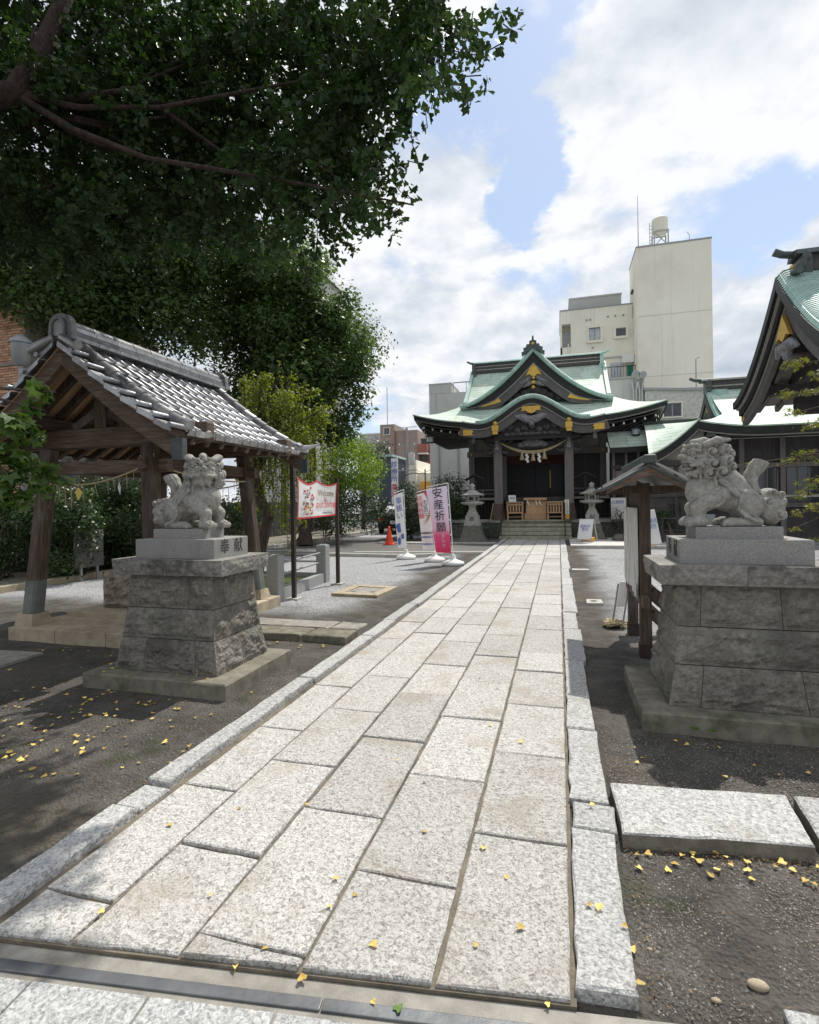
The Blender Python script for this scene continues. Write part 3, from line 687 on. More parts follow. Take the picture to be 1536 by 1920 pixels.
# ---------------------------------------------------------------- guardian lion dogs, carved as one solid
def carve_lion(head_turn, open_mouth, seed):
    """signed distance field of a seated komainu facing +x, base at z=0, then polygonised"""
    import openvdb
    h = .0048
    lo = np.array([-.36, -.27, -.008]); hi = np.array([.42, .27, .70])
    n = np.ceil((hi - lo) / h).astype(int)
    gx = [lo[i] + h * np.arange(n[i]) for i in range(3)]
    X, Y, Z = [a.astype(np.float32) for a in np.meshgrid(*gx, indexing='ij')]
    D = np.full(X.shape, 1., np.float32)
    ct, stn = math.cos(head_turn), math.sin(head_turn)
    HC = np.array([.150, 0, .462]); HS = 1.17
    def win(c, r, pad=.06):
        sl = []
        for i in range(3):
            a = int(max(0, math.floor((c[i] - r - pad - lo[i]) / h))); b_ = int(min(n[i], math.ceil((c[i] + r + pad - lo[i]) / h)))
            sl.append(slice(a, max(b_, a + 1)))
        return tuple(sl)
    def smin(a, b_, k):
        q = np.clip(.5 + .5 * (b_ - a) / k, 0, 1); return b_ * (1 - q) + a * q - k * q * (1 - q)
    def put(w, d, k):
        D[w] = smin(D[w], d, k)
    def cut(w, d, k=.006):
        D[w] = -smin(-D[w], d, k)
    def loc(w, head):
        x, y, z = X[w], Y[w], Z[w]
        if head:
            dx, dy = x - HC[0], y - HC[1]
            return (dx * ct + dy * stn) / HS, (-dx * stn + dy * ct) / HS, (z - HC[2]) / HS
        return x, y, z
    def wc(c, head):
        c = np.array(c, float)
        if head: c = c * HS; return np.array([HC[0] + c[0] * ct - c[1] * stn, HC[1] + c[0] * stn + c[1] * ct, HC[2] + c[2]])
        return c
    def ell(c, r, k=.02, head=False, rot=0., neg=False, tilt=0.):
        w = win(wc(c, head), max(r) * 1.2); x, y, z = loc(w, head); x = x - c[0]; y = y - c[1]; z = z - c[2]
        if rot: a, b_ = math.cos(rot), math.sin(rot); x, z = x * a + z * b_, -x * b_ + z * a      # pitch
        if tilt: a, b_ = math.cos(tilt), math.sin(tilt); x, y = x * a + y * b_, -x * b_ + y * a   # yaw
        q = np.sqrt((x / r[0]) ** 2 + (y / r[1]) ** 2 + (z / r[2]) ** 2) + 1e-6
        q2 = np.sqrt((x / r[0] ** 2) ** 2 + (y / r[1] ** 2) ** 2 + (z / r[2] ** 2) ** 2) + 1e-6
        d = q * (q - 1) / q2 * (HS if head else 1.)
        (cut if neg else put)(w, d, k)
    def cap(p, q, r0, r1, k=.015, head=False, neg=False, flat=1.):
        p = np.array(p, float); q = np.array(q, float); c = (p + q) / 2; L_ = np.linalg.norm(q - p)
        w = win(wc(c, head), (L_ / 2 + max(r0, r1)) * 1.2); x, y, z = loc(w, head)
        d = q - p; px, py, pz = x - p[0], y - p[1], z - p[2]
        t = np.clip((px * d[0] + py * d[1] + pz * d[2]) / (L_ * L_ + 1e-9), 0, 1)
        dist = np.sqrt((px - d[0] * t) ** 2 + ((py - d[1] * t) / flat) ** 2 + (pz - d[2] * t) ** 2) - (r0 + (r1 - r0) * t)
        if head: dist = dist * HS
        (cut if neg else put)(w, dist, k)
    def chain(pts, rs, k=.012, head=False, neg=False, flat=1.):
        for i in range(len(pts) - 1): cap(pts[i], pts[i + 1], rs[i], rs[i + 1], k, head, neg, flat)
    def curl(c, r, ax=(0, 1, 0), head=False, k=.004, turns=1.35):
        """snail-shell curl: flattened ball with a spiral groove, facing ax"""
        ax = np.array(ax, float); ax /= np.linalg.norm(ax)
        u = np.cross(ax, [0, 0, 1]); u = u / (np.linalg.norm(u) + 1e-9); v = np.cross(ax, u)
        w = win(wc(c, head), r * 1.2, .03); x, y, z = loc(w, head); x = x - c[0]; y = y - c[1]; z = z - c[2]
        a = x * ax[0] + y * ax[1] + z * ax[2]; uu = x * u[0] + y * u[1] + z * u[2]; vv = x * v[0] + y * v[1] + z * v[2]
        rho = np.sqrt(uu * uu + vv * vv); th = np.arctan2(vv, uu)
        d = np.sqrt(rho ** 2 + (a * 1.15) ** 2) - r
        ph = (rho / r) * turns - th / (2 * math.pi)
        g = np.abs((ph % 1.) - .5) * 2                              # 0 in the groove
        d = d + .019 * np.clip(1 - g * 1.6, 0, 1) * (rho < r * .97) * (rho > r * .25) * (r / .035)
        if head: d = d * HS
        put(w, d, k)
    # body
    ell((-.005, 0, .205), (.135, .104, .098), .03)
    cap((-.075, 0, .225), (.07, 0, .335), .085, .10, .03)
    ell((.045, 0, .215), (.125, .098, .105), .03, rot=.35)
    ell((-.085, 0, .150), (.105, .105, .115), .03)
    ell((.165, 0, .255), (.096, .112, .12), .03)
    ell((.212, 0, .250), (.082, .100, .108), .02)
    cap((.12, 0, .30), (.145, 0, .43), .09, .10, .03)
    cap((-.02, 0, .28), (.07, 0, .36), .07, .08, .03)
    for s in (-1, 1):
        # fore legs: shoulder, elbow carried forward, straight shank, paw
        chain([(.085, s * .078, .225), (.170, s * .088, .175), (.232, s * .090, .128)], [.066, .058, .048], .02)
        chain([(.232, s * .090, .128), (.222, s * .092, .060)], [.045, .041], .015)
        ell((.240, s * .094, .034), (.076, .054, .040), .008)
        for j in range(4):
            ell((.302 - .004 * abs(j - 1.5), s * .094 + (j - 1.5) * .025, .024), (.021, .0135, .025), .003)
            cap((.262, s * .094 + (j - 1) * .025, .074), (.318, s * .094 + (j - 1) * .025, .034), .005, .005, .003, neg=True) if j < 3 else None
        # hair behind the elbow
        for j, (dx, dz) in enumerate(((0, 0), (.012, -.020), (.002, -.040))):
            chain([(.165 + dx, s * .128, .170 + dz), (.115 + dx, s * .124, .178 + dz * .9), (.065 + dx, s * .112, .205 + dz * .6), (.035, s * .106, .228 + dz * .5)], [.004, .010, .008, .003], .004)
        # haunch, shin ridge, hind paw
        ell((-.078, s * .086, .152), (.086, .058, .108), .008, rot=-.25)
        chain([(-.045, s * .132, .262), (.002, s * .134, .215), (.008, s * .134, .150), (-.012, s * .136, .090)], [.010, .012, .012, .008], .004, neg=True)
        chain([(-.022, s * .128, .190), (-.010, s * .130, .120), (-.050, s * .132, .070), (-.115, s * .128, .035)], [.010, .013, .013, .012], .006)
        chain([(-.030, s * .142, .200), (-.022, s * .146, .120), (-.062, s * .146, .068)], [.009, .010, .008], .004, neg=True)
        chain([(-.135, s * .088, .030), (.035, s * .104, .030)], [.032, .034], .012)
        ell((.050, s * .106, .026), (.044, .040, .030), .006)
        for j in range(4): ell((.088 - .004 * abs(j - 1.5), s * .106 + (j - 1.5) * .018, .016), (.015, .010, .017), .003)
        # mane locks flowing down the back and the flank
        for j in range(4):
            y0 = s * (.035 + .027 * j)
            chain([(.055 + .012 * j, y0, .392 - .025 * j), (.000 + .006 * j, y0 * 1.08, .330 - .03 * j), (-.060 + .018 * j, y0 * 1.05, .272 - .02 * j), (-.112 + .04 * j, y0 * .92, .240 - .014 * j)], [.020, .020, .016, .004], .004)
            chain([(.040 + .012 * j, y0 * 1.14, .402 - .03 * j), (-.015 + .006 * j, y0 * 1.26, .322 - .03 * j), (-.075 + .018 * j, y0 * 1.2, .262 - .02 * j)], [.009, .010, .005], .003, neg=True)
        for j in range(3):
            chain([(.130 + .040 * j, s * (.102 - .010 * j), .352), (.122 + .046 * j, s * (.112 - .014 * j), .290 - .01 * j), (.108 + .055 * j, s * (.106 - .018 * j), .235 - .01 * j)], [.013, .012, .003], .004)
    # chest line
    for s in (-1, 1): chain([(.228, s * .062, .320), (.262, s * .058, .250), (.240, s * .066, .178)], [.007, .009, .006], .003, neg=True)
    # tail: curled mass on the rump and an upright fluted plume
    ell((-.222, 0, .132), (.100, .100, .130), .02)
    for i, (cx, cz, r) in enumerate(((-.232, .225, .037), (-.195, .165, .040), (-.272, .150, .036), (-.262, .078, .040), (-.198, .070, .026), (-.285, .215, .028))):
        for s in (-1, 1): curl((cx, s * (.066 + (.012 if i == 1 else 0)), cz), r, (-.25, s, .1), k=.003)
    for i, (cy, cz) in enumerate(((-.03, .205), (.03, .165), (-.025, .115), (.03, .075))): curl((-.300, cy, cz), .034, (-1, 0, .1), k=.003)
    pl = [(-.130, 0, .225), (-.116, 0, .295), (-.122, 0, .355), (-.155, 0, .405), (-.182, 0, .440)]
    chain(pl, [.052, .043, .042, .050, .050], .010, flat=1.35)
    w_ = win((-.19, 0, .46), .12); D[w_] = np.maximum(D[w_], (X[w_] + .182) * -.35 + (Z[w_] - .452) * .94)
    for j in range(7):
        a = -1 + j / 3.
        for s in (-1, 1):
            of = np.array([a * .044, s * .066 * math.sqrt(max(0., 1 - a * a * .75)), a * .012])
            chain([tuple(np.array(p) + of * f) for p, f in zip(pl, (.95, .92, .95, 1.08, 1.06))], [.0085] * 5, .003, neg=True)
    # head
    H = dict(head=True)
    ell((0, 0, .015), (.105, .105, .100), .02, **H)
    ell((.062, 0, -.005), (.075, .088, .072), .015, **H)
    ell((.100, 0, .000), (.045, .066, .045), .012, **H)                # upper muzzle
    ell((.066, 0, -.066), (.062, .070, .028), .010, **H)               # jaw
    # mouth
    if open_mouth:
        ell((.122, 0, -.036), (.085, .066, .027), .006, neg=True, **H)
        ell((.100, 0, -.046), (.050, .036, .012), .004, **H)           # tongue
        for j in range(6):
            a = -1 + 2 * j / 5.; ell((.126 - .03 * a * a, a * .050, -.022), (.009, .009, .012), .002, **H)
    else:
        for s in (-1, 1): chain([(.150, 0, -.036), (.132, s * .045, -.040), (.080, s * .080, -.052)], [.006, .006, .005], .003, neg=True, **H)
        for s in (-1, 1): chain([(.146, s * .02, -.022), (.118, s * .062, -.026), (.070, s * .092, -.030)], [.012, .012, .008], .004, **H)
    for s in (-1, 1):
        chain([(.122, s * .062, -.030), (.085, s * .088, -.022), (.055, s * .094, -.045), (.060, s * .086, -.075)], [.010, .012, .010, .008], .005, **H)   # lips
        ell((.145, s * .020, .026), (.022, .021, .019), .005, **H)     # nostril lobes
        ell((.163, s * .018, .020), (.011, .011, .010), .003, neg=True, **H)
        ell((.110, s * .054, .046), (.021, .018, .017), .003, **H)     # eye
        ell((.122, s * .060, .046), (.020, .017, .011), .002, neg=True, **H); ell((.114, s * .056, .046), (.013, .013, .009), .002, **H)
        chain([(.134, s * .028, .052), (.118, s * .062, .066), (.082, s * .085, .056)], [.008, .010, .007], .003, **H)  # lid
        for j, (bx, by, bz) in enumerate(((.120, .020, .084), (.112, .046, .090), (.094, .068, .086))):
            curl((bx, s * by, bz), .0215, (1, s * .5, .4), head=True, k=.003)   # curled brow
        # ear: a broad leaf laid back
        chain([(.040, s * .072, .092), (-.010, s * .098, .112), (-.075, s * .112, .116)], [.022, .026, .008], .006, flat=1.3, **H)
        chain([(.030, s * .088, .108), (-.015, s * .112, .122), (-.055, s * .118, .120)], [.007, .011, .004], .004, neg=True, **H)
        # curled mane beside and behind the face
        for (bx, by, bz, r) in ((.020, .098, .045, .034), (.018, .104, -.022, .035), (.035, .092, -.080, .028), (-.045, .100, .062, .036), (-.050, .112, -.008, .040), (-.030, .108, -.072, .038), (-.085, .070, .030, .040), (-.088, .078, -.045, .040)):
            curl((bx, s * by, bz), r * 1.13, (.25, s, .05) if bx > -.04 else (-.45, s, .05), head=True, k=.003)
    for s in (-1, 1):
        chain([(.118, s * .030, .018), (.095, s * .070, .012), (.060, s * .098, .010)], [.008, .008, .005], .003, neg=True, **H)
        chain([(.10, s * .050, .072), (.070, s * .086, .070), (.040, s * .10, .050)], [.007, .008, .006], .003, neg=True, **H)
        chain([(.058, s * .100, .085), (.052, s * .104, .0), (.060, s * .094, -.085)], [.008, .009, .008], .003, neg=True, **H)
    for cz in (.07, .005, -.06): curl((-.112, 0, cz), .038, (-1, .1, .1), head=True, k=.003)
    chain([(.085, 0, .112), (.02, 0, .118), (-.06, 0, .100)], [.020, .026, .024], .008, **H)
    ell((.136, 0, .062), (.018, .016, .018), .004, **H)
    chain([(.112, 0, -.080), (.104, 0, -.098)], [.020, .008], .006, **H)   # beard
    for s in (-1, 1): chain([(.095, s * .04, -.080), (.088, s * .046, -.098)], [.018, .008], .005, **H)
    # floor: cut flat
    D[:] = np.maximum(D, -(Z - 0.0))
    D[:] += .0008 * np.sin(X * 211 + np.sin(Y * 157) * 2) * np.sin(Z * 193 + X * 71)
    g = openvdb.FloatGrid(1.0); g.copyFromArray(np.ascontiguousarray(D))
    g.transform = openvdb.createLinearTransform(h)
    v, q = g.convertToQuads(0.0)
    v = v + lo.astype(np.float32)
    return v, q[:, ::-1]

def lion(name, label, x, y, z, turn, mouth, yaw, k, base_w):
    v, q = carve_lion(turn, mouth, 1)
    bz = .082
    t = thing(name, label, 'statue', (x, y, z), group='stone guardian lion dogs')
    c, s = math.cos(yaw), math.sin(yaw)
    w = np.stack([v[:, 0] * c - v[:, 1] * s, v[:, 0] * s + v[:, 1] * c, v[:, 2]], -1) * k + np.array([0, 0, bz])
    me = np_mesh('body', w, q, M['statue'], True)
    o = bpy.data.objects.new('body', me); link(o, t)
    obj('base_block', slab(rect(x, y, base_w, .155), z, z + bz, jit=.0006, ch=.004, step=.3), M['plinth'], t)

zt = pedestal('granite pedestal on the left of the paved path, its inscribed end turned to the path', -3.165, 4.085, 1)
lion('guardian_statue', 'grey stone guardian lion dog on the left pedestal, head turned aside, mouth shut', -3.205, 4.085, zt, -R(60), False, 0., 1.06, .25)
zt = pedestal('large granite pedestal on the right of the path, partly cut off by the picture edge', 1.19, 4.26, -1, 1.0)
lion('guardian_statue', 'grey stone guardian lion dog on the right pedestal, facing left with open mouth', 1.18, 4.26, zt, R(14), True, math.pi, 1.01, .265)
# ---------------------------------------------------------------- main shrine hall
XC = -1.0
def rf(s):
    t = 1 - s / 4.5; return 8.2 - 3.24 * (1.35 * t - .35 * t * t)
def cl(x): return max(0., min(1., x))
def roof_front(u, v, sgn=-1):
    s = 4.5 * (1 - v); w = 3.2 if s > 2.03 else 5.23 - s
    x = (2 * u - 1) * w; a = cl(1 - s / 2.03); lift = .52 * a * cl((abs(x) - 1.5) / 3.73) ** 2.2
    y = 27.5 + sgn * (4.5 - s) * 1.0
    return (XC + x, y, rf(s) + lift)
def roof_side(sx, u, v):
    s = 2.03 * (1 - v); h = 4.5 - s; yy = (2 * u - 1) * h; a = cl(1 - s / 2.03)
    return (XC + sx * (5.23 - s), 27.5 + yy, rf(s) + .52 * a * cl((abs(yy) - .77) / 3.73) ** 2.2)
def inset(fn, dz, k=.985):
    def g(u, v):
        p = fn(u, v); return (XC + (p[0] - XC) * k, 27.5 + (p[1] - 27.5) * k, p[2] + dz)
    return g
shrine = thing('shrine_hall', 'main shrine hall with mint copper roof and curved gables at the end of the path', 'shrine', (XC, 22.5, 0))
def roof_layers(dz, th, k, mat, name, parent=shrine):
    mb = MB()
    mb.shell(inset(lambda u, v: roof_front(1 - u, v, -1), dz, k), 40, 18, th)
    mb.shell(inset(lambda u, v: roof_front(u, v, 1), dz, k), 20, 12, th)
    for sx in (-1, 1):
        f = (lambda u, v: roof_side(1, u, v)) if sx > 0 else (lambda u, v: roof_side(-1, 1 - u, v))
        mb.shell(inset(f, dz, k), 24, 8, th)
    return obj(name, mb, mat, parent)
def copper_roof_mat():
    return pm('verdigris copper courses', [(.25, (.34, .45, .38)), (.5, (.47, .58, .50)), (.75, (.60, .68, .60))], scale=2.2, detail=8, rough=.55, spec=.35, bump=.55, bscale=7, bdist=.02,
              stain=(1.1, .50, .7, (.44, .50, .38), .8, (1, .5, .5)), stain2=(2.2, .54, .70, (.24, .25, .18), .6, (2.5, .35, .5)), randc=False, lines=('Z', 2.2, .8, .34))
M['copper_courses'] = copper_roof_mat()
roof = roof_layers(0, .05, 1.0, M['copper_courses'], 'main_roof')
roof_layers(-.055, .17, .992, M['blackwood'], 'eave_board')
roof_layers(-.23, .05, .978, M['paleline'], 'eave_strip')
# soffit
mb = MB()
wx, wy0, wy1 = 2.9, 25.0, 30.0
def soffit(sd):
    def fn(u, v):
        if sd in 'fb':
            xo = (2 * u - 1); xi = xo * wx; xe = xo * 5.0
            ye, yi = (23.2, wy0) if sd == 'f' else (31.8, wy1)
            z = 4.62 + .52 * cl((abs(xe) - 1.5) / 3.73) ** 2.2
            return (XC + xi + (xe - xi) * v, yi + (ye - yi) * v, 4.75 + (z - 4.75) * v)
        s = 1 if sd == 'r' else -1; yo = (2 * u - 1); yi = 27.5 + yo * 2.5; ye = 27.5 + yo * 4.3
        z = 4.62 + .52 * cl((abs(ye - 27.5) - .77) / 3.73) ** 2.2
        return (XC + s * (wx + 2.1 * v), yi + (ye - yi) * v, 4.75 + (z - 4.75) * v)
    return fn
for sd in 'frlb': mb.shell(soffit(sd), 16, 3, .04)
obj('soffit', mb, M['darkwood'], shrine)
def rafter(p, q, first={}):
    k = round((Vector(q) - Vector(p)).length, 1)
    b_ = MB().bar(p, q, .085, .11); o = obj('rafter', b_, M['darkwood'], shrine, loc=p)
    d = (Vector(q) - Vector(p)).normalized(); e = MB().bar(Vector(q) + d * .001, Vector(q) + d * .014, .07, .095)
    obj('rafter_end', e, M['white'], o)
for i in range(-12, 13):
    x = i * .40
    if abs(x) < 2.9: continue
    z = 4.50 + .52 * cl((abs(x) - 1.5) / 3.73) ** 2.2
    rafter((XC + x * .85, 25.0, 4.62), (XC + x, 23.32, z))
for sx in (-1, 1):
    for i in range(-10, 11):
        y = i * .40; z = 4.50 + .52 * cl((abs(y) - .77) / 3.73) ** 2.2
        rafter((XC + sx * 2.95, 27.5 + y * .62, 4.62), (XC + sx * 4.92, 27.5 + y, z))
# gable ends of the upper roof (east, west): wall, barge
for sx in (-1, 1):
    prof = [(27.5 + k * 4.5 * (1 - j / 10) * .5, rf(4.5 - 4.5 * (1 - j / 10) * .5) - .12) for k in (-1, 1) for j in (range(11) if k < 0 else range(9, -1, -1))]
    obj('gable_wall', MB().prism(prof, 'x', XC + sx * 2.7, XC + sx * 2.82), M['darkwood'], shrine)
    mb = MB()
    for k in (-1, 1):
        pts = [(XC + sx * 3.2, 27.5 + k * 2.47 * j / 10, rf(4.5 - 2.47 * j / 10) + .03) for j in range(11)]
        for a in range(10): mb.bar(pts[a], pts[a + 1], .16, .14)
    obj('verge_roll', mb, M['copper_roll'], shrine)
    mb = MB()
    for k in (-1, 1):
        pts = [(XC + sx * 3.16, 27.5 + k * 2.45 * j / 10, rf(4.5 - 2.45 * j / 10) - .22) for j in range(11)]
        for a in range(10): mb.bar(pts[a], pts[a + 1], .10, .36)
    obj('barge_board', mb, M['blackwood'], shrine)
# main ridge
mb = MB().box(XC - 3.02, XC + 3.02, 27.32, 27.68, 8.12, 8.60); obj('ridge_box', mb, M['darkwood'], shrine)
mb = MB().box(XC - 3.02, XC + 3.02, 27.30, 27.70, 8.26, 8.30).box(XC - 3.02, XC + 3.02, 27.30, 27.70, 8.42, 8.45); obj('ridge_line', mb, M['paleline'], shrine)
mb = MB(); mb.prism([(27.24, 8.602), (27.76, 8.602), (27.70, 8.68), (27.5, 8.74), (27.30, 8.68)], 'x', XC - 3.1, XC + 3.1); obj('ridge_cap', mb, M['copper_roll'], shrine)
for sx in (-1, 1):
    x = XC + sx * 3.1
    mb = MB().tube([(x, 27.5, 8.66), (x + sx * .18, 27.5, 8.70), (x + sx * .38, 27.5, 8.80)], [.07, .06, .05], 8)
    mb.box(x - .09, x + .09, 27.22, 27.78, 8.12, 8.61); mb.box(x - .13, x + .13, 27.2, 27.8, 7.9, 8.115)
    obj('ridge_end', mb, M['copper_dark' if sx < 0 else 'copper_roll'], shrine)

def curve_off(pts, d):
    """offset a polyline (x,z) by d along its inward (downward) normal"""
    out = []
    for i, p in enumerate(pts):
        a, b_ = pts[max(i - 1, 0)], pts[min(i + 1, len(pts) - 1)]
        t = Vector((b_[0] - a[0], b_[1] - a[1])).normalized(); n = Vector((t.y, -t.x))
        if n.y > 0: n = -n
        out.append((p[0] + n.x * d, p[1] + n.y * d))
    return out
def band(mb, pts, d0, d1, y0, y1, sgn=0, taper=None):
    A, B_ = curve_off(pts, d0), curve_off(pts, d1)
    if taper: A = [curve_off(pts, d0 * taper(i / (len(pts) - 1)))[i] for i in range(len(pts))]; B_ = [curve_off(pts, d1 * taper(i / (len(pts) - 1)))[i] for i in range(len(pts))]
    if sgn:
        A = [(x if x * sgn > 0 else 0., z) for x, z in A]; B_ = [(x if x * sgn > 0 else 0., z) for x, z in B_]
    n = len(pts); V = []
    for (a, b_) in zip(A, B_): V += [(XC + a[0], y0, a[1]), (XC + b_[0], y0, b_[1]), (XC + b_[0], y1, b_[1]), (XC + a[0], y1, a[1])]
    F = []
    for i in range(n - 1):
        o, p = 4 * i, 4 * i + 4
        for k in range(4): F.append((o + k, o + (k + 1) % 4, p + (k + 1) % 4, p + k))
    F += [(3, 2, 1, 0), tuple(4 * (n - 1) + k for k in range(4))]
    return mb.add(V, F)
def ribroll(mb, pts, y0, r, step=.07):
    """copper roll along a rake with wrapped seams; pts (x,z)"""
    P = [Vector((XC + x, y0, z)) for x, z in pts]; L_ = [0.]
    for i in range(len(P) - 1): L_.append(L_[-1] + (P[i + 1] - P[i]).length)
    n = int(L_[-1] / step); c = []; rs = []
    for k in range(n * 2 + 1):
        s = L_[-1] * k / (2 * n); i = max(j for j in range(len(L_)) if L_[j] <= s + 1e-9); i = min(i, len(P) - 2)
        c.append(P[i].lerp(P[i + 1], (s - L_[i]) / max(1e-6, L_[i + 1] - L_[i]))); rs.append(r * (1.0 if k % 2 == 0 else .84))
    mb.tube(c, rs, 8, smooth=False)

# ---- triangular dormer gable
def gz(a): return 5.88 + 2.36 * (1 - a) ** 1.62
GY = 24.35
mb = MB()
for s in (-1, 1):
    mb.shell((lambda s: lambda u, v: (XC + s * 3.30 * (u if s > 0 else 1 - u), GY - .12 + (27.2 - GY) * v, gz(u if s > 0 else 1 - u) - .02))(s), 24, 4, .05)
obj('dormer_roof', mb, M['copper_courses'], shrine)
for s in (-1, 1):
    pts = [(s * 3.30 * j / 24, gz(j / 24)) for j in range(25)]; tp = lambda q: min(1., (1.02 - q) / .42)
    mb = MB(); ribroll(mb, [(x, z + .02) for x, z in pts], GY - .16, .10); ribroll(mb, [(x, z - .02) for x, z in pts], GY + .02, .12); obj('gable_roll', mb, M['copper_roll'], shrine)
    mb = MB(); band(mb, pts, .07, .36, GY - .10, GY + .25, s, tp); obj('gable_fascia', mb, M['blackwood'], shrine)
    mb = MB(); band(mb, pts, .362, .41, GY - .05, GY + .2, s, tp); obj('gable_strip', mb, M['paleline'], shrine)
    mb = MB(); band(mb, pts[:20], .412, .74, GY, GY + .12, s, lambda q: tp(q * .8)); obj('barge_board', mb, M['bargewood'], shrine)
    # gilt foot of the barge
    f = MB(); band(f, pts[13:19], .40, .62, GY - .03, GY - .002, s, lambda q: 1 - .5 * q); obj('gilt_foot', f, M['gold'], shrine)
tri = [(XC - 2.4, 5.86), (XC + 2.4, 5.86), (XC + 1.3, 6.45), (XC, 7.6), (XC - 1.3, 6.45)]
obj('gable_wall', MB().prism(tri, 'y', GY + .35, GY + .45), M['blackwood'], shrine)
mb = MB()
for c, r in (((0, 6.45), .34), ((-.38, 6.28), .24), ((.38, 6.28), .24), ((-.72, 6.12), .2), ((.72, 6.12), .2), ((0, 6.05), .3), ((-.45, 6.0), .2), ((.45, 6.0), .2), ((-1.05, 6.0), .16), ((1.05, 6.0), .16)):
    mb.ball((XC + c[0], GY + .3, c[1] + .14), r, 10, 7, (1, .35, .8))
obj('gable_carving', mb, M['carving_dark'], shrine)
mb = MB()
for s in (-1, 1):
    mb.tube([(XC, GY + .12, 7.18), (XC + s * .3, GY + .1, 6.94), (XC + s * .62, GY + .1, 6.78), (XC + s * .86, GY + .12, 6.56)], [.10, .13, .10, .03], 6)
    mb.tube([(XC, GY + .12, 6.86), (XC + s * .28, GY + .1, 6.75), (XC + s * .50, GY + .1, 6.62)], [.10, .10, .02], 6)
obj('gable_pendant', mb, M['carving'], shrine)
def ornate(cx, cz, w, h, y, name='gilt_plate'):
    """scalloped gilt plate"""
    p = [(-.5, .5), (.5, .5), (.42, .1), (.5, -.12), (.24, -.1), (.16, -.36), (0, -.5), (-.16, -.36), (-.24, -.1), (-.5, -.12), (-.42, .1)]
    return obj(name, MB().prism([(XC + cx + a * w, cz + c * h) for a, c in p], 'y', y, y + .04), M['gold'], shrine)
obj('gilt_apex', MB().prism([(XC, 7.72), (XC + .20, 7.38), (XC + .34, 7.12), (XC + .18, 7.18), (XC, 7.04), (XC - .18, 7.18), (XC - .34, 7.12), (XC - .20, 7.38)], 'y', GY - .04, GY + .0), M['gold'], shrine)
mb = MB(); mb.ball((XC, GY - .05, 7.0), .075, 10, 6); mb.ball((XC - .02, GY + .05, 6.60), .09, 10, 6); mb.ball((XC - .02, GY + .05, 6.82), .10, 10, 6, (1.2, 1, 1)); obj('gilt_boss', mb, M['gold'], shrine)
# crest on the gable ridge
out = [(-.48, 7.72), (-.50, 7.86), (-.40, 7.90), (-.42, 8.04), (-.30, 8.08), (-.27, 8.2), (-.16, 8.2), (-.15, 8.34), (-.05, 8.36), (-.03, 8.56), (.03, 8.56), (.05, 8.36), (.15, 8.34), (.16, 8.2), (.27, 8.2), (.30, 8.08), (.42, 8.04), (.40, 7.90), (.50, 7.86), (.48, 7.72), (.2, 7.9), (0, 8.02), (-.2, 7.9)]
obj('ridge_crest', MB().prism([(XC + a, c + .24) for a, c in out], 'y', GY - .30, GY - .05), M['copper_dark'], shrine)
obj('gilt_boss', MB().ball((XC, GY - .32, 8.44), .07, 10, 6), M['gold'], shrine)
obj('gable_ridge', MB().box(XC - .13, XC + .13, GY - .05, 26.8, 8.1, 8.36), M['copper_dark'], shrine)

# ---- porch with its undulating gable
def kz(x):
    x = abs(x)
    return 4.72 + .92 * (.5 + .5 * math.cos(math.pi * x / 2.05)) if x < 2.05 else 4.72 + .12 * ((x - 2.05) / .7) ** 2
KY = 21.5; KW = 2.74
mb = MB().shell(lambda u, v: (XC + KW * (2 * u - 1), KY + 2.6 * v, kz(KW * (2 * u - 1)) + .28 * v + .18 * v * v), 48, 8, .05)
obj('porch_roof', mb, M['copper_courses'], shrine)
kp = [(KW * (2 * j / 60 - 1), kz(KW * (2 * j / 60 - 1))) for j in range(61)]
mb = MB(); ribroll(mb, [(x, z + .01) for x, z in kp[6:55]], KY - .02, .10, .08); ribroll(mb, [(x, z + .04) for x, z in kp[6:55]], KY + .16, .10, .08); obj('porch_roll', mb, M['copper_roll'], shrine)
mb = MB(); band(mb, kp, .06, .25, KY, KY + .45); obj('porch_fascia', mb, M['blackwood'], shrine)
mb = MB(); band(mb, kp, .252, .295, KY + .04, KY + .4); obj('porch_strip', mb, M['paleline'], shrine)
mb = MB(); band(mb, kp, .297, .60, KY + .10, KY + .24); obj('barge_board', mb, M['bargewood'], shrine)
for s in (-1, 1):
    mb = MB().shell((lambda s: lambda u, v: (XC + s * (KW - .02 - .9 * (u if s < 0 else 1 - u)), KY + .3 + 2.0 * v, 4.36 + .1 * v))(s), 3, 3, .04); obj('porch_soffit', mb, M['darkwood'], shrine)
ornate(0, 5.13, .80, .29, KY + .04)
for s in (-1, 1):
    obj('gilt_end', MB().prism([(XC + s * a, z) for a, z in ((2.72, 4.48), (2.36, 4.45), (2.29, 4.38), (2.37, 4.32), (2.31, 4.22), (2.72, 4.24))][::s], 'y', KY + .05, KY + .09), M['gold'], shrine)
    mb = MB().box(XC + s * 1.42 - .13, XC + s * 1.42 + .13, KY + .0, KY + .14, 4.36, 4.58); mb.ball((XC + s * 1.42, KY + .04, 4.66), .11, 10, 6, (1, .7, 1)); mb.box(XC + s * 1.42 - .10, XC + s * 1.42 + .10, KY + .02, KY + .12, 4.22, 4.355)
    obj('gilt_node', mb, M['gold'], shrine)
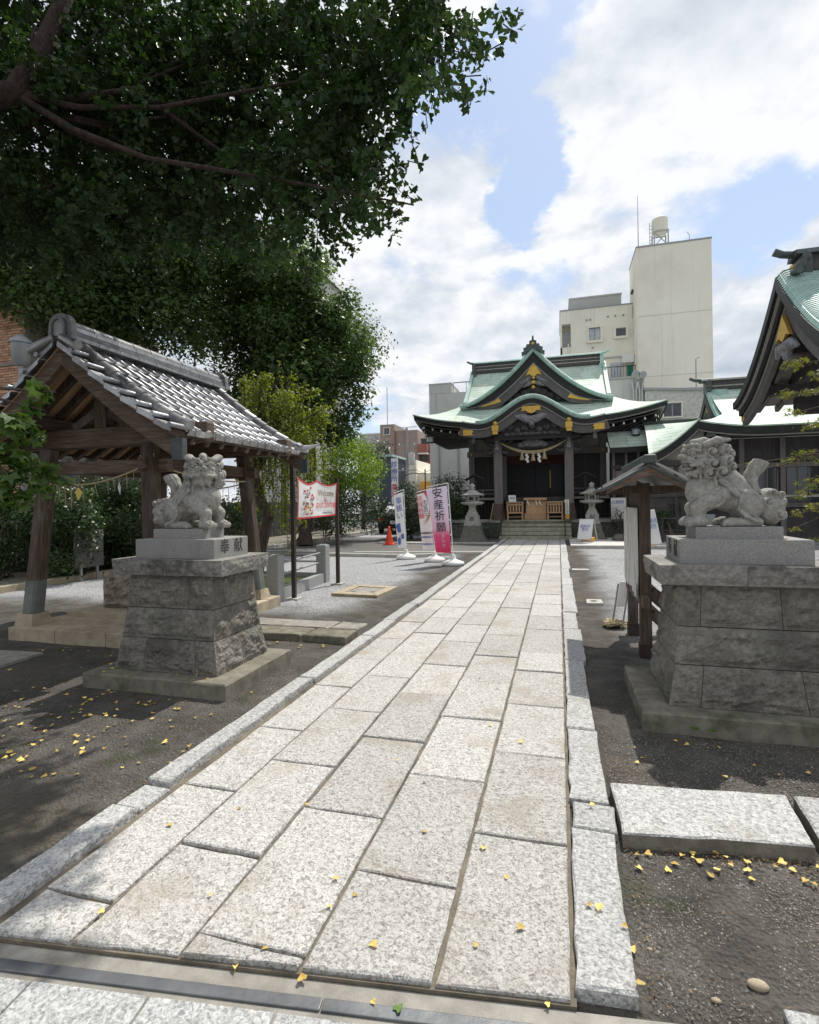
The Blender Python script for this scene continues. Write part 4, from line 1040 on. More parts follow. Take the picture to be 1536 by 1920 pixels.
# winged carving in the porch gable
mb = MB()
for s in (-1, 1):
    mb.tube([(XC, KY + .22, 4.78), (XC + s * .30, KY + .2, 4.86), (XC + s * .62, KY + .2, 4.93), (XC + s * .98, KY + .24, 4.96)], [.15, .15, .11, .03], 8)
    mb.tube([(XC, KY + .22, 4.70), (XC + s * .22, KY + .2, 4.74), (XC + s * .5, KY + .2, 4.84)], [.11, .11, .03], 8)
mb.ball((XC, KY + .2, 4.68), .13, 10, 7, (1, .8, 1.3)); obj('winged_carving', mb, M['carving'], shrine)
gp = [(x * .74, z - .5) for x, z in kp[8:53]]
obj('porch_pediment', MB().prism([(XC + x, z) for x, z in gp] + [(XC + 1.5, 4.0), (XC - 1.5, 4.0)], 'y', KY + .34, KY + .42), M['blackwood'], shrine)
mb = MB()
for i in range(9):
    a = -1.15 + i * .29
    mb.ball((XC + a, KY + .3, 4.45 + .09 * math.sin(i * 2.1)), .15, 8, 6, (1, .5, .8)); mb.ball((XC + a * .85, KY + .3, 4.22), .12, 8, 6, (1.3, .5, .7))
obj('porch_carving', mb, M['carving_dark'], shrine)
# porch posts and beams
for s in (-1, 1):
    x = XC + s * 1.42
    p = obj('porch_post', MB().box(x - .175, x + .175, 22.42, 22.77, .76, 4.0), M['greywood'], shrine, bevel=.03)
    obj('post_shoe', MB().hexa([(x - .27, 22.33, .76), (x + .27, 22.33, .76), (x + .27, 22.86, .76), (x - .27, 22.86, .76)], [(x - .185, 22.41, 1.42), (x + .185, 22.41, 1.42), (x + .185, 22.78, 1.42), (x - .185, 22.78, 1.42)]), M['oldwood'], p)
    mb = MB()
    for z0, yy in ((3.78, 22.3), (4.08, 22.1)):
        mb.box(x - .08, x + .08, yy - .05, yy + .13, z0 - .13, z0 + .13); mb.ball((x, yy - .02, z0 + .1), .11, 8, 6, (1, 1, .8))
    obj('carved_nose', mb, M['carving'], shrine)
    for k in (-1, 1):
        mb = MB().tube([(x + k * .17, 22.5, 3.9), (x + k * .45, 22.5, 3.95), (x + k * .62, 22.5, 4.12)], [.14, .12, .06], 6)
        mb.tube([(x + k * .17, 22.5, 3.6), (x + k * .38, 22.5, 3.56), (x + k * .5, 22.5, 3.66)], [.12, .10, .05], 6)
        obj('carved_bracket', mb, M['carving_dark'], shrine)
    # bracket block and struts on to the wall
    obj('tie_beam', MB().box(x - .11, x + .11, 22.78, 25.0, 3.62, 3.92), M['darkwood'], shrine)
    obj('bracket_block', MB().box(x - .3, x + .3, 22.35, 22.85, 4.002, 4.18).box(x - .5, x + .5, 22.5, 22.7, 4.182, 4.32), M['darkwood'], shrine)
    xo = XC + s * 2.42
    obj('carved_nose', MB().box(xo - .07, xo + .07, 22.3, 22.45, 3.98, 4.28), M['carving'], shrine)
obj('rainbow_beam', MB().box(XC - 1.24, XC + 1.24, 22.5, 22.7, 3.66, 3.98), M['darkwood'], shrine, bevel=.03)
mb = MB(); mb.ball((XC, 22.42, 3.92), .30, 12, 7, (1.6, .35, .6)); mb.ball((XC - .45, 22.44, 3.85), .14, 8, 6, (1.4, .4, .8)); mb.ball((XC + .45, 22.44, 3.85), .14, 8, 6, (1.4, .4, .8)); obj('frog_leg_strut', mb, M['carving'], shrine)
obj('purlin', MB().box(XC - 2.6, XC + 2.6, 22.52, 22.68, 4.322, 4.44), M['darkwood'], shrine)
# ---- body
def wallbox(name, x0, x1, y0, y1, z0, z1, mat, **k): return obj(name, MB().box(XC + x0, XC + x1, y0, y1, z0, z1), mat, shrine, **k)
for s in (-1, 1):
    for x in (2.9, 1.42):
        for y in (25.0, 30.0): wallbox('pillar', s * x - .14, s * x + .14, y - .14, y + .14, .76, 4.72, M['greywood' if y < 26 else 'darkwood'], bevel=.02)
    a, b_ = (1.56, 2.76) if s > 0 else (-2.76, -1.56)
    wallbox('plaster_panel', a, b_, 25.02, 25.06, 3.88, 4.44, M['plaster'])
    wallbox('side_wall', s * 2.88 - .03, s * 2.88 + .03, 25.142, 29.855, .8, 4.6, M['darkwood'])
    wallbox('shutter_panel', a, b_, 25.05, 25.09, 1.72, 3.6, M['blackwood'])
    for i in range(19):
        z = 1.80 + i * .095; wallbox('louvre', a + .04, (a + b_) / 2 - .02, 25.01, 25.045, z, z + .05, M['darkwood']); wallbox('louvre', (a + b_) / 2 + .02, b_ - .04, 25.01, 25.045, z, z + .05, M['darkwood'])
    wallbox('shutter_stile', (a + b_) / 2 - .03, (a + b_) / 2 + .03, 24.99, 25.047, 1.72, 3.6, M['darkwood'])
    # veranda with railing
    v0, v1 = (1.50, 3.85) if s > 0 else (-3.85, -1.50)
    wallbox('veranda_floor', v0, v1, 23.95, 24.85, 1.60, 1.70, M['lantern'])
    for z, h in ((2.02, .06), (1.86, .04)): wallbox('veranda_rail', v0, v1, 24.05, 24.12, z, z + h, M['greywood'])
    for i in range(4):
        x = v0 + .05 + (v1 - v0 - .1) * i / 3; wallbox('rail_post', x - .045, x + .045, 24.03, 24.14, 1.702, 2.10, M['greywood'])
    for i in range(14):
        x = v0 + .08 + (v1 - v0 - .16) * i / 13; wallbox('lattice_bar', x - .02, x + .02, 24.5, 24.53, .76, 1.598, M['darkwood'])
    wallbox('under_floor', v0, v1, 24.56, 24.60, .76, 1.598, M['blackwood'])
    obj('pillar_fitting', MB().ball((XC + s * 2.9, 24.83, 3.74), .07, 10, 6), M['gold'], shrine)
wallbox('head_beam', -3.1, 3.1, 24.80, 24.98, 3.60, 3.86, M['greywood'])
wallbox('top_beam', -3.1, 3.1, 24.82, 25.0, 4.46, 4.74, M['darkwood'])
wallbox('lintel', -1.28, 1.28, 25.0, 25.08, 3.22, 3.598, pm('red brown lintel', [(.3, (.05, .022, .018)), (.7, (.085, .04, .032))]))
for i in range(4):
    x0 = -1.20 + i * .60
    d = wallbox('glazed_door', x0 + .01, x0 + .59, 25.06, 25.12, 1.74, 3.215, M['blackwood'])
    for z0, z1 in ((1.86, 2.45), (2.51, 3.14)): obj('pane', MB().box(XC + x0 + .06, XC + x0 + .54, 25.045, 25.058, z0, z1), M['darkglass'], d)
wallbox('door_pull', .62, .66, 25.02, 25.044, 2.1, 2.9, M['gold'])
wallbox('floor', -1.42, 1.42, 23.2, 24.98, 1.55, 1.70, M['darkwood'])
for i in range(4): wallbox('wooden_step', -1.2, 1.2, 22.95 + .06 * i, 23.199 + .0 * i, .78 + .2 * i, .95 + .2 * i, M['darkwood'])
wallbox('core_wall', -2.8, 2.8, 25.13, 25.2, .8, 4.6, M['blackwood'])
wallbox('back_wall', -2.9, 2.9, 29.9, 30.0, .8, 4.6, M['darkwood'])
# podium and stair
pod = thing('stone_podium', 'low dark stone podium under the main shrine hall', 'podium', (XC, 22.5, 0))
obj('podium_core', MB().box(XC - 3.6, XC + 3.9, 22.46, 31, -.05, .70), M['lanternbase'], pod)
for s, a, b_ in ((-1, -3.62, -1.34), (1, 1.50, 3.92)):
    n = 5
    for i in range(n):
        x0 = a + (b_ - a) * i / n; x1 = a + (b_ - a) * (i + 1) / n
        mb = MB(); rock_face(mb, (XC + x0 + .006, 22.455, .0), (XC + x1 - .006, 22.455, .0), (XC + x1 - .006, 22.455, .64), (XC + x0 + .006, 22.455, .64), .02, i * 3.3 + s, res=.06, amp=.03); obj('stone_block', mb, M['lanternbase'], pod)
    obj('coping', slab([(XC + a, 22.36), (XC + b_, 22.36), (XC + b_, 23.0), (XC + a, 23.0)], .645, .765, jit=.004), M['lantern'], pod)
obj('podium_floor', MB().box(XC - 1.33, XC + 1.49, 22.42, 23.3, .60, .752), M['stepstone'], pod)
st = thing('stone_stair', 'five broad mossy stone steps leading up to the shrine hall', 'stairs', (XC, 21.5, 0))
obj('stair_core', MB().hexa([(XC - 1.29, 21.25, -.02), (XC + 1.46, 21.25, -.02), (XC + 1.46, 22.6, -.02), (XC - 1.29, 22.6, -.02)], [(XC - 1.29, 22.46, .73), (XC + 1.46, 22.46, .73), (XC + 1.46, 22.6, .73), (XC - 1.29, 22.6, .73)]), M['mortar'], st)
for k in range(5):
    y0 = 21.20 + .30 * k; cuts = [-1.30] + sorted(rng.uniform(-1.0, 1.2) for _ in range(1 + k % 2)) + [1.47]
    cuts = [c for i, c in enumerate(cuts) if i == 0 or c - cuts[i - 1] > .3] ; cuts[-1] = 1.47
    for i in range(len(cuts) - 1):
        obj('step_block', slab([(XC + cuts[i] + .006, y0), (XC + cuts[i + 1] - .006, y0), (XC + cuts[i + 1] - .006, y0 + (.62 if k < 4 else .24)), (XC + cuts[i] + .006, y0 + (.62 if k < 4 else .24))], -.02 if k == 0 else .15 * k + .022, .15 * (k + 1) + rng.uniform(-.004, .004), jit=.004, ch=.012), M['stepstone'], st)
for i, x in enumerate((-1.22, 1.22)):
    o = obj('handrail', MB().tube([(XC + x, 21.35, .15), (XC + x, 21.35, .80), (XC + x, 22.35, 1.45), (XC + x, 22.35, .752)], .022, 8), M['rust']); tag(o, ['thin dark handrail on the left of the shrine steps', 'thin dark handrail on the right of the shrine steps'][i], 'handrail', 'stair handrails')

# straw rope with tassels and paper streamers
rp = []
for j in range(41):
    t = j / 40 * 2 - 1; rp.append((XC + 1.30 * t, 22.30, 3.52 + .44 * t * t))
rope = obj('sacred_rope', MB().tube(rp, [.022 + .055 * (1 - (abs(j - 20) / 20) ** 1.3) for j in range(41)], 10), M['rope']); tag(rope, 'thick twisted straw rope hung between the porch posts of the shrine', 'rope')
mb = MB()
for j in range(44):   # strand ridges wound round the rope
    t = -.97 + j * .045; 
    if abs(t) > .95: continue
    r = .022 + .055 * (1 - abs(t) ** 1.3); c = Vector((XC + 1.30 * t, 22.30, 3.52 + .44 * t * t)); q = []
    for a in range(5):
        w = -1.2 + 2.6 * a / 4 + math.pi; q.append((c.x + .05 * (a - 2) * .5, c.y + math.cos(w) * r * 1.05, c.z + math.sin(w + math.pi) * r * 1.05))
    mb.tube(q, [.004, .009, .010, .009, .004], 5)
obj('strand', mb, M['rope'], rope)
for i, x in enumerate((-.42, .02, .47)):
    o = obj('straw_tassel', MB().lathe([(.03, .0), (.04, -.03), (.035, -.05), (.105, -.34), (.0, -.33)][::-1], (XC + x, 22.28, 3.50 + .44 * (x / 1.3) ** 2), 10), M['rope']); tag(o, ['cone of straw hanging from the rope, the one nearest the left porch post', 'cone of straw hanging at the middle of the shrine rope', 'cone of straw hanging from the rope, the one nearest the right porch post'][i], 'tassel', 'straw tassels on the shrine rope')
for i, x in enumerate((-.22, .26)):
    mb = MB(); z = 3.46
    for k in range(4):
        o_ = .025 if k % 2 else -.02
        mb.hexa([(XC + x + o_ - .045, 22.25, z - .11), (XC + x + o_ + .045, 22.25, z - .11), (XC + x + o_ + .045, 22.255, z - .11), (XC + x + o_ - .045, 22.255, z - .11)],
                [(XC + x + o_ - .045, 22.24, z), (XC + x + o_ + .045, 22.24, z), (XC + x + o_ + .045, 22.245, z), (XC + x + o_ - .045, 22.245, z)]); z -= .085
    o = obj('paper_streamer', mb, M['white']); tag(o, ['white zigzag paper streamer left of the middle tassel', 'white zigzag paper streamer right of the middle tassel'][i], 'streamer', 'paper streamers on the shrine rope')

# offertory box, slatted stands, small notices
ob = thing('offertory_box', 'pale wooden offertory box with knotted rope at the top of the steps', 'offertory box', (XC + .08, 22.7, .752))
x0, x1 = XC - .38, XC + .50
obj('box_body', MB().box(x0, x1, 22.55, 22.95, .754, 1.02), M['newwood'], ob, bevel=.01)
obj('slanted_front', MB().hexa([(x0 + .06, 22.62, 1.022), (x1, 22.62, 1.022), (x1, 22.95, 1.022), (x0 + .06, 22.95, 1.022)], [(x0 + .06, 22.80, 1.56), (x1, 22.80, 1.56), (x1, 22.95, 1.56), (x0 + .06, 22.95, 1.56)]), M['newwood'], ob)
obj('box_lid', MB().box(x0 - .03, x1 + .02, 22.66, 22.98, 1.562, 1.66), M['newwood'], ob, bevel=.01)
for px in (.12, .46, .60): obj('paper_knot', MB().tube([(x0 + px, 22.63, 1.55), (x0 + px + .03, 22.62, 1.44), (x0 + px + .07, 22.62, 1.34)], [.015, .03, .02], 6), M['white'], ob)
for i, (a, b_) in enumerate(((-1.08, -.42), (.54, 1.16))):
    t = thing('slatted_stand', ['fresh wooden slatted stand left of the offertory box', 'fresh wooden slatted stand right of the offertory box'][i], 'stand', (XC + (a + b_) / 2, 22.5, .752), group='slatted wooden stands by the offertory box')
    X0, X1 = XC + a, XC + b_
    obj('top_rail', MB().box(X0 - .02, X1 + .02, 22.36, 22.74, 1.46, 1.50), M['newwood'], t)
    obj('rail', MB().box(X0, X1, 22.375, 22.41, 1.35, 1.41), M['newwood'], t); obj('rail', MB().box(X0, X1, 22.375, 22.41, 1.02, 1.07), M['newwood'], t)
    for k in range(6):
        x = X0 + (X1 - X0 - .06) * k / 5; obj('slat', MB().box(x, x + .06, 22.40, 22.43, 1.02 if 0 < k < 5 else .754, 1.458), M['newwood'], t)
    for x in (X0, X1 - .05): obj('leg', MB().box(x, x + .05, 22.68, 22.73, .754, 1.458), M['newwood'], t)
    obj('shelf', MB().box(X0 + .05, X1 - .05, 22.44, 22.7, .86, .885), M['newwood'], t)
o = obj('notice_card', MB().hexa([(XC - 1.0, 22.5, 1.502), (XC - .70, 22.5, 1.502), (XC - .70, 22.52, 1.502), (XC - 1.0, 22.52, 1.502)], [(XC - 1.03, 22.58, 1.78), (XC - .73, 22.58, 1.78), (XC - .73, 22.60, 1.78), (XC - 1.03, 22.60, 1.78)]), M['white']); tag(o, 'small white notice card leaning on the left slatted stand', 'notice')
obj('print_block', xf(text_mb('参拝', .11, .002), frame((XC - .865, 22.535, 1.65), (1, 0, 0), (-.1, .28, 1))), M['inkblue'], o)
o = obj('banner_stand', MB().box(XC + 1.22, XC + 1.40, 22.34, 22.37, .754, 1.56), M['white']); tag(o, 'narrow white standing notice with orange foot beside the right porch post', 'notice')
obj('orange_foot', MB().box(XC + 1.222, XC + 1.398, 22.333, 22.339, .76, .98), M['yellow'], o); obj('notice_pole', MB().box(XC + 1.31, XC + 1.325, 22.325, 22.333, .98, 1.5), M['rust'], o)
# broom leaning on the left porch post
o = obj('bamboo_stick', MB().tube([(XC - 1.75, 22.0, .60), (XC - 1.62, 22.3, 1.45)], .018, 6), M['newwood']); tag(o, 'thin bamboo stick leaning by the left porch post', 'stick')

# hanging lanterns at the eave corners
for i, (x, y, z) in enumerate(((XC - 4.55, 23.4, 4.50), (XC + 4.05, 23.4, 4.42))):
    t = thing('hanging_lantern', ['dark bronze lantern hung under the left eave corner of the shrine', 'dark bronze lantern hung under the right eave corner of the shrine'][i], 'lantern', (x, y, z), group='bronze lanterns hung from the eaves')
    obj('hook', MB().tube([(x, y, z + .5), (x, y, z + .06)], .012, 6), M['rust'], t)
    obj('roof', MB().lathe([(.26, -.02), (.24, .02), (.10, .07), (.03, .12)], (x, y, z), 6), M['blackwood'], t)
    obj('glass_body', MB().lathe([(.15, -.26), (.15, -.02)], (x, y, z), 6), M['glasslight'], t); obj('cage', MB().lathe([(.19, -.30), (.19, -.262)], (x, y, z), 6), M['blackwood'], t)

# ---- stone lanterns either side of the stair
def stone_lantern(label, x, y, kz=.88):
    t = thing('stone_lantern', label, 'stone lantern', (x, y, 0), group='stone lanterns before the shrine steps')
    r4 = R(45)
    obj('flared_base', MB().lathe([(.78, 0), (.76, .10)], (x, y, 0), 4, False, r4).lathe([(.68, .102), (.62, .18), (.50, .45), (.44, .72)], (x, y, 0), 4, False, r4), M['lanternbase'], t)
    obj('block', MB().lathe([(.42, .722), (.42, .84)], (x, y, 0), 4, False, r4).lathe([(.35, .842), (.35, 1.14)], (x, y, 0), 4, False, r4), M['lantern'], t)
    obj('shaft', MB().lathe([(.30, 1.142), (.29, 1.20), (.19, 1.36), (.155, 1.48), (.20, 1.60)], (x, y, 0), 4, False, r4), M['lantern'], t)
    obj('platform', MB().lathe([(.34, 1.60), (.47, 1.66), (.47, 1.72), (.36, 1.74)], (x, y, 0), 6), M['lantern'], t)
    fb = MB()
    for k in range(6):
        a = k * R(60); fb.box(x + .24 * math.cos(a) - .035, x + .24 * math.cos(a) + .035, y + .24 * math.sin(a) - .035, y + .24 * math.sin(a) + .035, 1.742, 1.99)
    fb.lathe([(.26, 1.742), (.26, 1.79)], (x, y, 0), 6).lathe([(.26, 1.94), (.26, 1.99)], (x, y, 0), 6); obj('fire_box', fb, M['lantern'], t)
    obj('lamp_core', MB().lathe([(.17, 1.79), (.17, 1.94)], (x, y, 0), 6), M['glass'], t)
    obj('roof', MB().lathe([(.46, 2.04), (.50, 2.02), (.46, 2.0)][::-1] + [(.40, 2.07), (.27, 2.13), (.15, 2.22), (.09, 2.26)], (x, y, 0), 6), M['lantern'], t)
    obj('finial', MB().lathe([(.08, 2.262), (.13, 2.30), (.07, 2.34), (.12, 2.40), (.10, 2.46), (.0, 2.53)], (x, y, 0), 10), M['lantern'], t)
    tm = xf(text_mb('奉' if x < XC else '献', .22, .004), frame((x, y - .2495, .99), (1, 0, 0), (0, 0, 1))); obj('cut_letter', tm, M['carve_ink'], t)
    t.scale = (.95, .95, kz)
stone_lantern('grey stone lantern on a flared dark base, left of the shrine steps', -3.13, 19.95)
stone_lantern('grey stone lantern on a flared base, right of the shrine steps behind the notice', 1.22, 21.6)
for i, (x, y) in enumerate(((-3.35, 22.3), (1.05, 23.0))):
    t = thing('roofed_post', ['small dark gabled sign behind the left stone lantern', 'small dark gabled sign behind the right stone lantern'][i], 'sign', (x, y, .7), group='small gabled signs')
    obj('post', MB().box(x - .05, x + .05, y - .05, y + .05, .70, 2.5), M['blackwood'], t)  # little roofed sign on a post, holds no lamp
    for s in (-1, 1): obj('roof_board', MB().hexa([(x, y - .22, 2.62), (x + s * .42, y - .22, 2.42), (x + s * .42, y + .22, 2.42), (x, y + .22, 2.62)][::s], [(x, y - .22, 2.70), (x + s * .42, y - .22, 2.48), (x + s * .42, y + .22, 2.48), (x, y + .22, 2.70)][::s]), M['blackwood'], t)
# ---------------------------------------------------------------- purification pavilion on the left
pv = thing('wash_pavilion', 'open wooden wash pavilion with grey tiled gable roof behind the left pedestal', 'pavilion', (-5.1, 5.9, 0))
PX0, PX1, PY0, PY1, PZ = -6.10, -4.03, 4.64, 7.16, .15
ed = [-6.10, -5.42, -4.72, -4.03]
obj('floor_bed', MB().box(PX0 + .05, PX1 - .05, PY0 + .05, PY1 - .05, -.02, .135), M['mortar'], pv)
for i in range(3):
    for (y0, y1) in ((4.64, 4.98), (6.84, 7.16)): obj('floor_slab', slab([(ed[i] + .003, y0), (ed[i + 1] - .003, y0), (ed[i + 1] - .003, y1), (ed[i] + .003, y1)], -.02, PZ, jit=.001, ch=.006), M['tanstone'], pv)
    for (y0, y1) in ((4.985, 5.6), (5.606, 6.22), (6.226, 6.835)): obj('floor_slab', slab([(ed[i] + .003, y0), (ed[i + 1] - .003, y0), (ed[i + 1] - .003, y1), (ed[i] + .003, y1)], .0, PZ - .004, jit=.001, ch=.004), M['tanstone'], pv)
posts = []
for sx, sy in ((0, 0), (1, 0), (0, 1), (1, 1)):
    bx, by = (-5.99, -4.27)[sx], (4.86, 6.93)[sy]; tx, ty = bx + (.14 if sx == 0 else -.14), by + (.12 if sy == 0 else -.12)
    obj('post_base', MB().hexa([(x, y, PZ + .001) for x, y in rect(bx, by, .135, .135)], [(x, y, PZ + .13) for x, y in rect(bx, by, .105, .105)]), M['tanstone'], pv)
    b0, b1 = Vector((bx, by, PZ + .131)), Vector((tx, ty, 2.20)); q = []
    for p, w in ((b0, .085), (b1, .08)):
        q.append([(p.x + a * w, p.y + c * w, p.z) for a, c in ((-1, -.7), (-.7, -1), (.7, -1), (1, -.7), (1, .7), (.7, 1), (-.7, 1), (-1, .7))])
    mb = MB(); mb.add(q[0] + q[1], [(i, (i + 1) % 8, 8 + (i + 1) % 8, 8 + i) for i in range(8)] + [tuple(range(8, 16))]); p = obj('post', mb, M['oldwood'], pv)
    w = .09; m2 = b0.lerp(b1, .20)
    mb = MB(); qq = [[(p_.x + a * k, p_.y + c * k, p_.z) for a, c in ((-1, -.7), (-.7, -1), (.7, -1), (1, -.7), (1, .7), (.7, 1), (-.7, 1), (-1, .7))] for p_, k in ((b0 + Vector((0, 0, .002)), .0875), (m2, .0865))]
    mb.add(qq[0] + qq[1], [(i, (i + 1) % 8, 8 + (i + 1) % 8, 8 + i) for i in range(8)]); obj('copper_sleeve', mb, pm('green grey copper sleeve', [(.3, (.12, .14, .125)), (.7, (.22, .235, .215))], scale=6, rough=.6, metal=.3) if not posts else M['sleeve'], p)
    if not posts: M['sleeve'] = bpy.data.materials['green grey copper sleeve']
    posts.append((bx, by, tx, ty))
TX0, TX1, TY0, TY1 = -5.79, -4.41, 5.04, 6.81
for y in (TY0, TY1):
    obj('tie_beam', MB().box(TX0 - .22, TX1 + .22, y - .05, y + .05, 1.90, 2.05), M['oldwood_x'], pv, bevel=.008)
    obj('main_beam', MB().box(TX0 - .75, TX1 + .75, y - .075, y + .075, 2.205, 2.43), M['oldwood_x'], pv, bevel=.02)
    obj('king_post', MB().box(-5.18, -5.02, y - .06, y + .06, 2.432, 3.06), M['oldwood'], pv)
    for s in (-1, 1): obj('strut', MB().bar((-5.1 + s * .08, y, 2.62), (-5.1 + s * .42, y, 2.44), .07, .10), M['oldwood'], pv)
for x in (TX0, TX1):
    obj('tie_beam', MB().box(x - .048, x + .048, TY0 - .2, TY1 + .2, 1.92, 2.06), M['oldwood_y'], pv, bevel=.008)
    obj('wall_plate', MB().box(x - .07, x + .07, 4.60, 7.2, 2.432, 2.56), M['oldwood_y'], pv, bevel=.01)
obj('ridge_beam', MB().box(-5.17, -5.03, 4.55, 7.22, 3.062, 3.20), M['oldwood_y'], pv)
# roof planes: ridge line X=RX, eaves at RX±EW
RX, EW, RZ, EZ, RY0, RY1 = -5.10, 1.41, 3.33, 2.32, 4.42, 7.34
def rz(a): return RZ + (EZ - RZ) * a - .055 * math.sin(math.pi * a)     # a: 0 ridge .. 1 eave
for s in (-1, 1):
    mb = MB().shell((lambda s: lambda u, v: (RX + s * EW * .985 * (v if s > 0 else 1 - v) if False else RX + s * EW * .985 * v, (RY0 + .06 + (RY1 - RY0 - .12) * (u if s > 0 else 1 - u)), rz(v) - .075))(s), 2, 8, .022)
    if s > 0: mb.f = [f[::-1] for f in mb.f]
    obj('soffit_board', mb, M['soffit'], pv)
    for i in range(11):
        y = RY0 + .16 + i * (RY1 - RY0 - .32) / 10; mb = MB()
        for k in range(4):
            a0, a1 = k / 4 * .97, (k + 1) / 4 * .97
            mb.bar((RX + s * EW * a0, y, rz(a0) - .145), (RX + s * EW * a1, y, rz(a1) - .145), .065, .095)
        obj('rafter', mb, M['oldwood'], pv)
    obj('eave_board', MB().box(min(RX + s * EW * .96, RX + s * EW * 1.0), max(RX + s * EW * .96, RX + s * EW * 1.0), RY0 + .02, RY1 - .02, EZ - .10, EZ - .035), M['oldwood_y'], pv)
    for y in (RY0 + .10, RY1 - .10):
        mb = MB(); n = 10
        P = [(RX + s * EW * 1.02 * i / n, rz(i / n * 1.02) - .14 - .03 * i / n) for i in range(n + 1)]
        for d0, d1, yo in ((-.04, .165, 0),):
            V = []
            for i, (x, z) in enumerate(P): V += [(x, y - .03, z + .07), (x, y - .03, z - .15), (x, y + .03, z - .15), (x, y + .03, z + .07)]
            F = [(4 * i + k, 4 * i + (k + 1) % 4, 4 * i + 4 + (k + 1) % 4, 4 * i + 4 + k) for i in range(n) for k in range(4)] + [(3, 2, 1, 0), (4 * n, 4 * n + 1, 4 * n + 2, 4 * n + 3)]
            mb.add(V, F)
        bb = obj('barge_board', mb, M['oldwood_x'], pv)
        x, z = P[-1]; obj('copper_cap', MB().box(x - .05, x + .075, y - .036, y + .036, z - .16, z + .055), M['copper_dark'], bb)
# clay tiles: one shared tile mesh, laid course over course on the side facing the path
NC, NR = 14, 8; TW = (RY1 - RY0 - .50) / NC; SL = math.hypot(EW, RZ - EZ); TL = SL / NR
def tile_mesh():
    mb = MB(); n = 8; V = []; us = [0, .37, .70, .745, .80, .87, .94, 1.0, 1.03]
    def pr(u):   # pan with a roll along one side
        return -.004 * math.sin(math.pi * min(1, u / .74)) if u < .74 else .030 * math.sin(math.pi * (u - .74) / .29)
    for e, zz in ((0, .0), (1, .026)):
        for i in range(n + 1):
            u = us[i]; V.append((u * (TW + .006), e * (TL + .03), pr(u) + zz))
    m = n + 1
    V += [(a, b_ , c - .02) for a, b_, c in V[m:2 * m]]
    F = [(i, i + 1, m + i + 1, m + i) for i in range(n)] + [(m + i, m + i + 1, 2 * m + i + 1, 2 * m + i) for i in range(n)]
    mb.add(V, F); return mb
tmb = tile_mesh()
te = mesh_of('tile', tmb, M['tile']); te.polygons.foreach_set('use_smooth', [True] * 8 + [False] * 8)
eave_tile = MB(); eave_tile.v = list(tmb.v); eave_tile.f = list(tmb.f); eave_tile.sm = [True] * 8 + [False] * 8
eave_tile.add([(TW * .84 + .045 * math.cos(k * math.pi / 5), TL + .034, .012 + .045 * math.sin(k * math.pi / 5)) for k in range(10)] + [(TW * .84 + .045 * math.cos(k * math.pi / 5), TL + .008, .012 + .045 * math.sin(k * math.pi / 5)) for k in range(10)], [tuple(range(10))] + [(k, (k + 1) % 10, 10 + (k + 1) % 10, 10 + k) for k in range(10)])
eave_tile.add([(0, TL + .03, .03), (TW * .7, TL + .03, .03), (TW * .7, TL + .026, -.035), (0, TL + .026, -.035)], [(0, 1, 2, 3)])
tee = mesh_of('eave_tile', eave_tile, M['tile'])
for s in (1, -1):
    for r in range(NR):
        a0, a1 = r / NR, (r + 1) / NR
        p0 = Vector((RX + s * EW * a0, 0, rz(a0) - .035)); p1 = Vector((RX + s * EW * a1, 0, rz(a1) - .035))
        d = (p1 - p0).normalized(); yx = Vector((0, 1, 0)); nz = yx.cross(d) if s < 0 else yx.cross(d)
        for c in range(NC):
            if s < 0 and not (r == NR - 1): continue
            o = bpy.data.objects.new('tile', tee if r == NR - 1 else te)
            yv = Vector((0, 1, 0)) if s > 0 else Vector((0, 1, 0)); n_ = yv.cross(d)
            if n_.z < 0: n_ = -n_
            y0 = RY0 + .25 + c * TW + rng.uniform(-.003, .003)
            o.matrix_basis = Matrix(((yv.x, d.x, n_.x, p0.x - pv.location.x), (yv.y, d.y, n_.y, y0 - pv.location.y), (yv.z, d.z, n_.z, p0.z + rng.uniform(0, .004)), (0, 0, 0, 1)))
            link(o, pv)
    if s < 0:
        mb = MB().shell(lambda u, v: (RX - EW * v, RY0 + .25 + NC * TW * (1 - u), rz(v) - .03 + .02 * abs(math.sin(u * NC * math.pi))), NC * 4, NR, .02); obj('rear_tiles', mb, M['tile'], pv, kind='stuff')
    # verge: round roll and curled side tiles
    for yv, sg in ((RY0, 1), (RY1, -1)):
        for r in range(8):
            a0, a1 = r / 8 + (.0 if r else .04), (r + 1.06) / 8
            p0 = Vector((RX + s * EW * a0, yv + sg * .245, rz(a0) + .012)); p1 = Vector((RX + s * EW * a1, yv + sg * .245, rz(a1) + .022))
            obj('verge_roll_tile', MB().tube([p0, p1], [.060, .066], 10), M['tile_ridge'] if r % 3 else M['tile'], pv)
        e = Vector((RX + s * EW * 1.03, yv + sg * .245, rz(1.0) + .01)); obj('roll_end_tile', MB().tube([e - Vector((s * .05, 0, -.03)), e + Vector((s * .015, 0, -.005))], [.068, .068], 12, smooth=False), M['tile'], pv)
        for r in range(7):
            a0, a1 = (r + .15) / 7, (r + 1.15) / 7
            x0, x1 = RX + s * EW * a0, RX + s * EW * a1; z0, z1 = rz(a0) - .03, rz(a1) - .0
            ya, yb = yv, yv + sg * .215
            V = [(x0, ya, z0), (x1, ya, z1), (x1, yb, z1 - .005), (x0, yb, z0 - .005), (x0, ya - sg * .008, z0 - .06), (x1, ya - sg * .008, z1 - .06)]
            mb = MB().add(V, [(0, 1, 2, 3), (0, 4, 5, 1)]); mb.tube([(x1, ya - sg * .03, z1 + .010), (x1, yb, z1 + .006)], .028, 8)
            obj('verge_tile', mb, M['tile'], pv)
